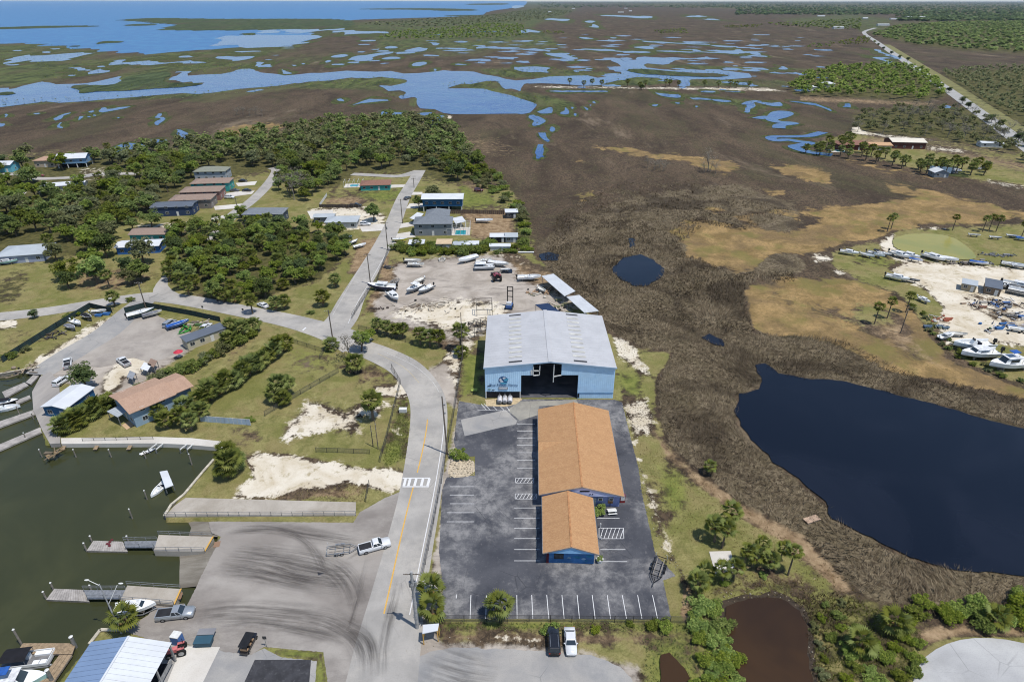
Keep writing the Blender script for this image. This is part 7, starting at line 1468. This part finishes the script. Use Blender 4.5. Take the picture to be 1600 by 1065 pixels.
pole(583,697,664,'shorter pole in the sandy grass lot',0,0,r=.09); pole(591,701,656,'taller pole in the sandy grass lot',0,0,r=.09); pole(723,562,488,'slim pole at the storage yard gate',0,0,r=.12); pole(713,688,664,'short thin post beside the lot entrance',0,0,r=.05)
pole(1407,520,478,'bare pole on the tan grass beside the graveyard',0,0,r=.14)
lp = thing('lamp_post','grey lamp post with two arms beside the lower ramp','lamp post',G(190,989)); h = top_height(G(190,989),912); MB().tube((0,0,0),(0,0,h),.13,.08,8).build('post',M_CPOLE,lp)
for (dx,dy,z0,hz) in ((1.9,1.6,h*.6,h*.85),(-2.2,.6,h*.97,h+.2)): a = MB().tube((0,0,z0),(dx*.8,dy*.8,hz),.05,.05,6).build('arm',M_TRIM,lp); MB().ball((dx,dy,hz),.42,.16,.1,8,5).build('lamp_head',M_TRIM,a)
# ================================================================ FENCES
def fabric(name, c, fac):
    if name in _mats: return _mats[name]
    t = NT(name); t.col(c).pr(Roughness=.8); tr = t.n('ShaderNodeBsdfTransparent'); mx = t.n('ShaderNodeMixShader'); mx.inputs[0].default_value = fac
    t.t.links.new(tr.outputs[0],mx.inputs[1]); t.t.links.new(t.b.outputs[0],mx.inputs[2]); t.t.links.new(mx.outputs[0],t.out.inputs[0]); _mats[name] = t.m; return t.m
CHAIN = fabric('chain_link', C(96,94,90), .38); SCREEN = mat('screen_green', C(46,66,66), .9, vs=.6); 
def fence(line, label, h=1.6, gap=3, fab=CHAIN, post=None, rail=True, board=0, name='chain_link_fence'):
    P_ = [G(x,y) for x,y in line]; o0 = P_[0]; o = thing(name, label, 'fence', (o0.x,o0.y,0)); post = post or M_DSTEEL
    for a,b in zip(P_,P_[1:]):
        A,B = a-o0,b-o0; L = (B-A).length; n = max(1,round(L/gap)); d = (B-A).normalized()
        for i in range(n+1):
            p = A.lerp(B,i/n); MB().tube((p.x,p.y,-.05),(p.x,p.y,h+.06),.05,.05,6).build('post', post, o)
        if board:
            k = max(1,int(L/board))
            for i in range(k): p,q = A.lerp(B,(i+.04)/k), A.lerp(B,(i+.96)/k); zt = h+rng.uniform(-.03,.03); MB().bar((p.x,p.y,zt/2),(q.x,q.y,zt/2),.04,zt).build('board', fab, o)
        else:
            for i in range(n):
                p,q = A.lerp(B,i/n), A.lerp(B,(i+1)/n); mb = MB(); mb.add([(p.x,p.y,.05),(q.x,q.y,.05),(q.x,q.y,h),(p.x,p.y,h)],[(0,1,2,3)]); mb.build('fence_panel', fab, o)
        if rail: MB().bar((A.x,A.y,h),(B.x,B.y,h),.05).build('top_rail', post, o)
    return o
fence(pts('723,556 717,600 711,640 701,690 690,755 678,818 660,905'),'chain link fence along the left side of the lot',1.7); fence(pts('612,576 626,600 616,640 606,680 594,722'),'chain link fence between the sandy grass lot and the road',1.6)
fence(pts('494,706 528,707 578,709'),'low post fence below the sandy grass lot',1.3); fence(pts('414,650 470,616 529,582'),'diagonal chain link fence across the lawn',1.5); fence(pts('452,534 480,543 506,551 500,562'),'chain link fence by the corner of the lawn',1.5)
fence(pts('656,971 760,971 860,971 960,972 1076,973'),'chain link fence along the front of the lot',1.6,3.2); fence(pts('550,498 562,478 590,438 607,393'),'chain link fence along the left of the storage yard',1.8,3.2); fence(pts('560,514 600,524 645,538'),'chain link fence below the storage yard palms',1.5)
fence(pts('5,566 32,549 90,512 142,481 176,489'),'dark green screened fence left of the marina lane',1.9,2.6,SCREEN,name='screened_fence'); fence(pts('196,489 229,480 262,486 300,493 345,503'),'dark green screened fence along the road above the marina yard',1.9,2.6,SCREEN,name='screened_fence')
fence(pts('314,658 352,661 392,664'),'pale blue white panel fence below the palm hedge',1.7,2,wl('vinyl_blue',(186,206,226)),M_TRIM,True,1.0,'panel_fence'); fence(pts('703,334 745,334 788,335'),'brown wooden fence behind the grey house',2.0,2.4,wl('dark_boards',(104,88,76)),M_GREYWOOD,False,.9,'wood_fence'); fence(pts('499,324 530,324 560,324'),'dark wooden garden fence below the teal house',1.5,2.4,wl('black_boards',(74,66,60)),M_GREYWOOD,False,.9,'wood_fence'); fence(pts('500,322 511,306'),'white garden fence left of the teal house',1.5,2.4,M_TRIM,M_TRIM,False,.9,'white_fence')
fence(pts('572,784 577,756'),'short wire fence at the corner of the white sand lot',1.2); fence(pts('808,398 808,345'),'dark fence at the marsh side of the sheds',1.6,3,CHAIN); fence(pts('130,690 200,688 240,687'),'thin rail fence on the lawn behind the quay',1.0,2.5,fabric('thin_wire',C(90,90,86),.2))
# white rail walk at the marsh
bw = thing('boardwalk','white narrow boardwalk reaching into the rush','boardwalk',G(822,395)); MB().box(-3.2,3.2,-.6,.6,.3,.42).build('deck',M_TRIM,bw)
for x in (-3,0,3): MB().box(x-.08,x+.08,-.5,.5,-.2,.3).build('leg',M_GREYWOOD,bw)
bw = thing('footbridge','little tan footbridge at the edge of the big pond','bridge',G(1268,812),hd((1258,816),(1280,809)))
for k in range(9): MB().box(-1.6+.36*k,-1.28+.36*k,-.7,.7,.25,.33).build('plank',wl('tan_plank',(206,176,150)),bw)
for y in (-.6,.6): MB().box(-1.6,1.6,y-.08,y+.08,-.1,.25).build('beam',M_GREYWOOD,bw)
# ================================================================ LOT FURNITURE
for i,(y,n_) in enumerate([(801,'first'),(816.5,'second'),(832.5,'third'),(849,'fourth'),(866.5,'fifth')]):
    o = thing('wheel_stop',n_+' pale wheel stop from the back beside the small orange roof','wheel stop',G(838,y),R(88)); MB().loft([[(-.95,-.09,0),(-.95,.09,0),(-.9,.06,.13),(-.9,-.06,.13)],[(.95,-.09,0),(.95,.09,0),(.9,.06,.13),(.9,-.06,.13)]]).build('curb',wl('stop_tan',(200,186,166)),o)
for (x,y,lab) in [(938,824,'white bollard light at the top corner of the right hatched bay'),(939,842,'white bollard light at the bottom corner of the right hatched bay')]:
    o = thing('bollard',lab,'bollard',G(x,y)); MB().tube((0,0,0),(0,0,1.0),.12,.1,8).build('post',M_TRIM,o); MB().ball((0,0,1.05),.14,.14,.1,8,5).build('cap',M_TRIM,o)
pn = thing('picnic_table','white picnic table behind the small orange roofed building','table',G(956,801),.1); MB().box(-.9,.9,-.4,.4,.7,.76).build('table_top',M_TRIM,pn)
for y in (-.7,.7): MB().box(-.9,.9,y-.13,y+.13,.42,.46).build('bench',M_TRIM,pn)
for x in (-.65,.65): MB().bar((x,-.6,0),(x,.2,.7),.08).bar((x,.6,0),(x,-.2,.7),.08).build('leg',M_TRIM,pn)
um = thing('sign_stand','rusty brown sign stand by the picnic table','sign',G(953,791)); MB().bar((0,0,0),(0,0,1.2),.1).build('post',M_DSTEEL,um); MB().box(-.5,.5,-.04,.04,.9,1.7).build('panel',wl('rust',(170,120,70)),um)
tr_ = thing('waste_bin','black waste bin by the leafy plant between the orange roofs','bin',G(940,796)); MB().loft([[(-.3,-.3,0),(.3,-.3,0),(.3,.3,0),(-.3,.3,0)],[(-.38,-.38,.9),(.38,-.38,.9),(.38,.38,.9),(-.38,.38,.9)]]).build('body',M_BLACK,tr_); MB().box(-.4,.4,-.4,.4,.9,.98).build('lid',M_BLACK,tr_)
rc = thing('vending_cabinet','red vending cabinet at the corner of the large orange roofed building','cabinet',G(972,783)); MB().box(-.5,.5,-.4,.4,0,1.8).build('cabinet',PR,rc); MB().box(-.4,.4,-.43,-.4,.6,1.6).build('front_panel',M_TRIM,rc)
pl = thing('planter','white round planter at the corner of the mural wall','planter',G(937,877)); MB().tube((0,0,0),(0,0,.8),.5,.65,12).build('pot',M_TRIM,pl); pb_ = link('foliage',BUSH[1][1],pl); pb_.scale = (.5,.5,.5); pb_.location = (0,0,.6)
db = thing('dumpster','dark blue green dumpster with open lid beside the concrete pad','dumpster',G(320,1006),.05); MB().loft([[(-1.2,-.6,.1),(1.2,-.6,.1),(1.2,.6,.1),(-1.2,.6,.1)],[(-1.35,-.75,1.2),(1.35,-.75,1.2),(1.35,.75,1.2),(-1.35,.75,1.2)]]).build('bin',wl('dumpster_blue',(56,92,110)),db); MB().bar((-1.3,.8,1.2),(1.3,.8,1.2),.06).build('hinge',M_DSTEEL,db); l_ = MB().box(-1.35,1.35,.8,2.0,1.16,1.22).build('lid',wl('lid_grey',(140,140,144)),db)
ic = thing('ice_freezer','blue and white ice freezer at the corner of the boat house','freezer',G(279,1003),R(-10)); MB().box(-.7,.7,-.6,.6,0,1.8).build('cabinet',wl('freezer_blue',(84,120,176)),ic); MB().box(-.72,.72,-.62,.62,1.8,1.95).build('top',M_TRIM,ic)
for (x,y,lab) in [(366,828,'square metal drain plate at the end of the upper ramp pier'),(0,0,'')]: 
    if lab: o = thing('drain_plate',lab,'plate',G(339,850),.2); MB().box(-.55,.55,-.7,.7,.02,.06).build('plate',wl('rusty_plate',(150,120,96)),o)
o = thing('drain_plate','square metal drain plate at the end of the lower ramp pier','plate',G(279,931),.2); MB().box(-.55,.55,-.7,.7,.02,.06).build('plate',_mats['rusty_plate'],o)
for (x,y,h_,lab) in [(417,1010,2.4,'slim sign post at the tip of the grass corner'),(381,492,2.2,'small road sign above the marina fence'),(318,487,2.0,'little sign beside the road above the marina yard'),(630,663,.0,'')]:
    if h_: o = thing('road_sign',lab,'sign',G(x,y)); MB().tube((0,0,0),(0,0,h_),.04,.04,6).build('post',M_STEEL,o); MB().box(-.3,.3,-.03,.03,h_-.5,h_+.15).build('plate',M_DSTEEL,o)
eb = thing('utility_box','white utility box on the weedy verge of the road','utility box',G(630,643)); MB().box(-.9,.9,-.5,.5,0,.9).build('cabinet',M_TRIM,eb); MB().box(-.95,.95,-.55,.55,.9,.98).build('lid',M_TRIM,eb)
bn = thing('park_bench','yellow green bench in the shade left of the warehouse','bench',G(741,612)); MB().box(-.8,.8,-.2,.25,.42,.47).build('seat',wl('lime',(190,206,110)),bn); MB().box(-.8,.8,.22,.28,.5,.95).build('backrest',_mats['lime'],bn)
for x in (-.65,.65): MB().box(x-.04,x+.04,-.18,.24,0,.42).build('leg',M_DSTEEL,bn)
pu = thing('parasol','red parasol over a table beside the marina shrubs','parasol',G(281,559)); MB().tube((0,0,0),(0,0,2.4),.04,.04,6).build('pole',M_TRIM,pu); MB().tube((0,0,2.0),(0,0,2.7),1.3,.05,10,False).build('canopy',wl('parasol_red',(206,60,80)),pu); MB().tube((0,0,.7),(0,0,.74),.6,None,12).build('table_top',M_TRIM,pu)
for i,(x,y,w,d,c,lab) in enumerate([(228,572,3.4,3,(232,234,236),'white open sided tent in the marina shrubs'),(238,566,3,3.2,(150,126,110),'brown roofed trailer beside the white tent'),(205,585,2.6,2.6,(150,154,160),'grey covered cart on the sand of the marina yard')]): canopy('shade_tent', [(x-w*2.6,y+4),(x-w*.8,y-6),(x+w*2.6,y-2),(x+w*.8,y+8)], 2.0, wl('tent_%d'%i,c), lab)
kp = [(288,520,'green'),(293,517,'green'),(284,517,'green'),(298,514,'green'),(290,512,'green')]
for k,(x,y,c) in enumerate(kp):
    o = thing('kayak','bright green kayak in the heap beside the blue tarped boat','kayak',G(x,y)+Vector((0,0,.1*k)),R(40+25*k),'green kayaks of the heap'); mb = MB(); mb.loft([[(-2+4*u,.38*sin(pi*max(.03,min(.97,u)))*cos(a),.25+.2*sin(pi*max(.05,min(.95,u)))*sin(a)) for a in np.linspace(0,2*pi,9)[:-1]] for u in np.linspace(0,1,8)]); mb.build('hull',wl('kayak_green',(66,150,60)),o,True); MB().box(-.4,.4,-.2,.2,.42,.46).build('cockpit',M_BLACK,o)
# ================================================================ RACKS AND SCRAP
def rack(at, rz, w, d, h, label, lv=2):
    o = thing('boat_rack',label,'rack',G(*at),rz)
    for x in np.linspace(-w/2,w/2,max(2,int(w/3)+1)):
        for y in (-d/2,d/2): MB().bar((x,y,0),(x,y,h),.14).build('upright',M_DSTEEL,o)
    for k in range(lv):
        z = h*(k+1)/lv-.1
        for y in (-d/2,d/2): MB().bar((-w/2,y,z),(w/2,y,z),.12).build('beam',M_DSTEEL,o)
        for x in np.linspace(-w/2,w/2,max(2,int(w/3)+1)): MB().bar((x,-d/2,z),(x,d/2,z),.12).build('cross_beam',M_GREYWOOD,o)
    return o
rack((757,489),R(4),5,4,4.5,'empty steel boat rack left of the forklift'); rack((737,523),R(28),8,4,3.6,'empty steel boat rack beside the warehouse corner'); rack((752,505),R(20),4,3,1.2,'low rack of timbers between the steel racks',1)
def heap(at, rx, ry, n, label, cols, seed, name='scrap_heap'):
    rd = random.Random(seed); o = thing(name,label,'scrap heap',G(*at)); ms = [wl('scrap_%d_%d_%d'%c,c) for c in cols]
    for k in range(n):
        x,y = rd.gauss(0,rx*.45),rd.gauss(0,ry*.45); a = rd.uniform(0,pi); q = rd.random(); mb = MB(); s_ = rd.uniform(.5,1.2)
        if q < .45: u = Vector((cos(a),sin(a),rd.uniform(-.1,.2))); mb.bar(Vector((x,y,.3))-u*s_*1.3,Vector((x,y,.4))+u*s_*1.3,.25*s_,.2); nm = 'plank'
        elif q < .7: mb.loft([[(x-s_*.9,y-.45*s_,.05),(x+s_*.7,y-.4*s_,.05),(x+s_*.7,y+.4*s_,.05),(x-s_*.9,y+.45*s_,.05)],[(x-s_,y-.5*s_,.6*s_),(x+s_*1.2,y-.2*s_,.7*s_),(x+s_*1.2,y+.2*s_,.7*s_),(x-s_,y+.5*s_,.6*s_)]]); nm = 'hull_piece'
        elif q < .85: mb.tube((x,y,.05),(x,y,.35),.42*s_,.42*s_,10); nm = 'tyre'
        else: mb.ball((x,y,.3),.6*s_,.45*s_,.4*s_,8,5); nm = 'tarp_bundle'
        mb.build(nm, M_RUBBER if nm == 'tyre' else rd.choice(ms), o)
    return o
GC_ = [(226,226,224),(120,124,132),(70,74,84),(150,140,126),(60,100,160),(186,180,170)]
heap((1560,475),9,5,46,'heap of boat parts and motors behind the sand track',GC_,1); heap((1585,492),7,4,34,'heap of boat parts at the right edge below the grey barge',GC_,2); heap((1572,512),10,4,44,'blue and green scrap heap nearest the three big hulls',[(60,110,170),(90,130,90),(200,204,206),(80,80,90),(170,160,146)],3); heap((1522,478),5,2.5,18,'rusty trailers and scrap left of the motor heap',[(140,100,80),(170,150,130),(200,190,170),(90,70,64)],4); heap((1470,500),5,2.5,18,'red brown scrap strewn in the weeds of the yard edge',[(160,90,64),(186,160,130),(206,204,200)],5); heap((1466,512),4,2,12,'pale scrap beside the weedy yard edge',[(200,196,180),(120,130,110),(90,110,130)],6)
heap((1505,411),6,2.5,22,'row of bare trailers and scrap right of the wrapped boat',[(120,116,110),(90,88,90),(150,140,130)],7); heap((1545,413),5,2.5,20,'scrap between the violet tarped boat and the open boat',[(110,110,112),(150,150,150),(90,88,90)],8); heap((1548,398),5,2,14,'scrap on the grass above the sand near the right edge',[(140,140,136),(110,112,116)],9); heap((1570,400),5,2,14,'second scrap row on the grass above the sand',[(150,150,150),(96,100,104)],10)
heap((660,485),12,5,20,'broken timber strewn on the pale sand of the storage yard',[(222,212,192),(196,184,166),(206,192,172)],11); heap((690,478),8,5,16,'scattered timber in the middle of the storage yard',[(216,206,188),(188,176,158)],12); heap((745,512),8,5,26,'pile of rusty beams by the steel racks',[(110,96,88),(140,120,104),(90,84,80)],13); heap((855,458),6,4,22,'rubble and white debris by the metal canopies',[(220,214,200),(180,150,120),(120,124,96)],14); heap((880,478),5,6,26,'rubble strip in front of the metal canopies',[(206,194,176),(130,130,100),(170,156,136)],15); heap((605,418),3,2,8,'dark scrap at the edge of the storage yard grass',[(100,96,92),(70,70,72)],16); heap((598,483),3,1.2,5,'two dark beams lying at the yard entrance grass',[(96,84,76)],17)
heap((88,525),4,3,16,'dark clutter along the left screened fence',[(90,80,72),(150,140,128),(60,60,64)],18); heap((160,488),4,3,14,'blue and pale clutter in the fence corner of the marina lane',[(60,110,170),(200,190,170),(120,120,116)],19); heap((310,505),4,2.5,16,'planks and pots below the screened fence by the road',[(190,180,160),(120,110,96),(90,120,70)],20); heap((30,580),5,3,16,'rubble bank at the top left of the basin',[(176,156,130),(150,134,116)],21); heap((84,708),2,2,12,'rocks at the corner of the quay',[(150,128,96),(120,108,90)],22)
# ================================================================ LOOSE STONES AND WEEDS (uncountable)
def stones(poly, gap, smin, smax, m, label, seed, name='rubble'):
    rs = np.random.RandomState(seed); P_ = scatter(poly, gap, (), seed); V,Fc = [],[]
    base = np.array([(1,0,0),(-1,0,0),(0,1,0),(0,-1,0),(0,0,.7),(0,0,-.3)]); fc = np.array([(0,2,4),(2,1,4),(1,3,4),(3,0,4),(2,0,5),(1,2,5),(3,1,5),(0,3,5)])
    for i,p in enumerate(P_):
        s_ = rs.uniform(smin,smax); an = rs.rand()*6.28; v = base*s_*rs.uniform(.6,1.3,(6,3)); c_,n_ = cos(an),sin(an); v = v@np.array([[c_,n_,0],[-n_,c_,0],[0,0,1]])+np.array([p.x,p.y,.03]); V.append(v); Fc.append(fc+6*i)
    o = link(name, np_mesh(name, np.concatenate(V), np.concatenate(Fc), m)); tag(o,label,'stones',kind='stuff')
M_STONE = foliage('pale_stones', C(160,148,126), C(194,182,160), C(220,212,194), 0, .02)
stones(pts('703,719 739,716 741,742 702,746'), .5,.12,.3,M_STONE,'pale stones filling the bed at the lot edge',1); sheet('rock_bed', pts('702,718 741,715 742,743 699,747'), .03, mat('pale_rubble', C(206,190,164), .95, vs=2, dirt=C(140,140,96)), 1)
stones(pts('970,630 1008,626 1022,650 1018,680 992,684'), .55,.08,.24,M_STONE,'pale rubble right of the warehouse corner',2); stones(pts('998,720 1012,760 1028,800 1045,850 1075,900 1060,900 1035,860 1014,810 1000,770'), .6,.06,.2,M_STONE,'pale rubble strip along the right side of the lot',3); stones(pts('962,528 985,532 1012,580 990,572 966,550'), .7,.08,.22,M_STONE,'pale rubble behind the warehouse corner',4)
stones(pts('440,690 480,624 600,630 600,650 560,690 500,680'), .9,.05,.16,M_STONE,'white shell bits on the sandy grass lot',5); stones(pts('1110,925 1220,925 1255,945 1262,990 1275,1040 1262,1060 1250,960 1200,935 1140,940'), .7,.08,.24,M_STONE,'stones along the bank of the brown pond',6); stones(pts('845,440 860,445 900,490 880,490'), .7,.1,.35,M_STONE,'rubble under the metal canopies',7)
stones(pts('630,1020 700,1005 900,1010 900,1000 700,995 650,1005'), .8,.04,.12,M_STONE,'gravel bits along the front verge',8)
def weeds(poly, gap, h, m, label, seed, n=5, w=.06, holes=()):
    rs = np.random.RandomState(seed); out = []
    for p in scatter(poly, gap, holes, seed):
        k = n; az = rs.rand(k)*6.28; sp = h*(.2+.6*rs.rand(k)); hh = h*(.5+.6*rs.rand(k)); bx = p.x+rs.normal(size=k)*gap*.3; by = p.y+rs.normal(size=k)*gap*.3; pa = rs.rand(k)*6.28
        out.append(np.stack([np.stack([bx-np.cos(pa)*w,by-np.sin(pa)*w,np.zeros(k)],1),np.stack([bx+np.cos(pa)*w,by+np.sin(pa)*w,np.zeros(k)],1),np.stack([bx+np.cos(az)*sp,by+np.sin(az)*sp,hh],1)],1).reshape(-1,3))
    V = np.concatenate(out); o = link('weeds', np_mesh('weeds', V, np.arange(len(V)).reshape(-1,3), m)); tag(o,label,'weeds',kind='stuff')
L_WEED = foliage('weed_blades', C(96,108,50), C(128,138,66), C(160,164,92), .3, .05); L_DRY = foliage('dry_blades', C(130,116,74), C(160,144,98), C(186,172,128), .3, .03)
weeds(pts('598,715 632,625 640,660 634,715 604,730'),.45,.5,L_WEED,'weeds on the verge left of the road',1); weeds(pts('660,973 1078,975 1078,986 660,984'),.5,.55,L_WEED,'weeds under the front chain link fence',2); weeds(pts('1065,905 1120,915 1250,905 1300,935 1260,940 1100,935 1085,960 1070,970'),.6,.5,L_DRY,'dry grass above the brown pond',3); weeds(pts('1240,935 1300,925 1350,940 1300,1000 1285,1065 1268,1065 1262,980'),.5,.8,L_RUSH,'dry rush on the right bank of the brown pond',4)
weeds(pts('1005,1000 1080,990 1090,1065 1110,1130 1000,1130'),.6,.6,L_WEED,'tall weeds beside the small brown ditch',5,holes=[pts('1032,1022 1045,1020 1070,1045 1085,1070 1085,1110 1030,1110')]); weeds(pts('390,778 480,768 545,756 572,760 572,784 450,783'),.6,.4,L_DRY,'dry weeds below the white sand lot',6); weeds(pts('1265,940 1330,935 1400,965 1440,985 1430,1060 1275,1065'),.55,.7,L_WEED,'weedy ground right of the brown pond',7)
weeds(pts('1295,880 1350,935 1260,930 1120,910 1100,900 1250,890'),.7,.35,L_DRY,'dry grass around the young palms',8); weeds(pts('995,690 1060,720 1140,780 1230,840 1270,880 1120,850 1050,840 1010,740'),.8,.3,L_DRY,'dry grass along the dirt track',9)
# ================================================================ AIR
mb = MB(); mb.box(-70000,70000,-4000,62000,-5,97); hz = mb.build('haze', None); hz.data.materials.clear()
hm = bpy.data.materials.new('haze'); hm.use_nodes = True; nt = hm.node_tree; nt.nodes.clear(); ou = nt.nodes.new('ShaderNodeOutputMaterial'); pv = nt.nodes.new('ShaderNodeVolumePrincipled')
pv.inputs['Color'].default_value = (.62,.78,1,1); pv.inputs['Density'].default_value = 1.25e-5; pv.inputs['Anisotropy'].default_value = .1; nt.links.new(pv.outputs[0],ou.inputs['Volume']); hz.data.materials.append(hm); tag(hz,'thin blue haze over the far marsh','haze',kind='stuff')
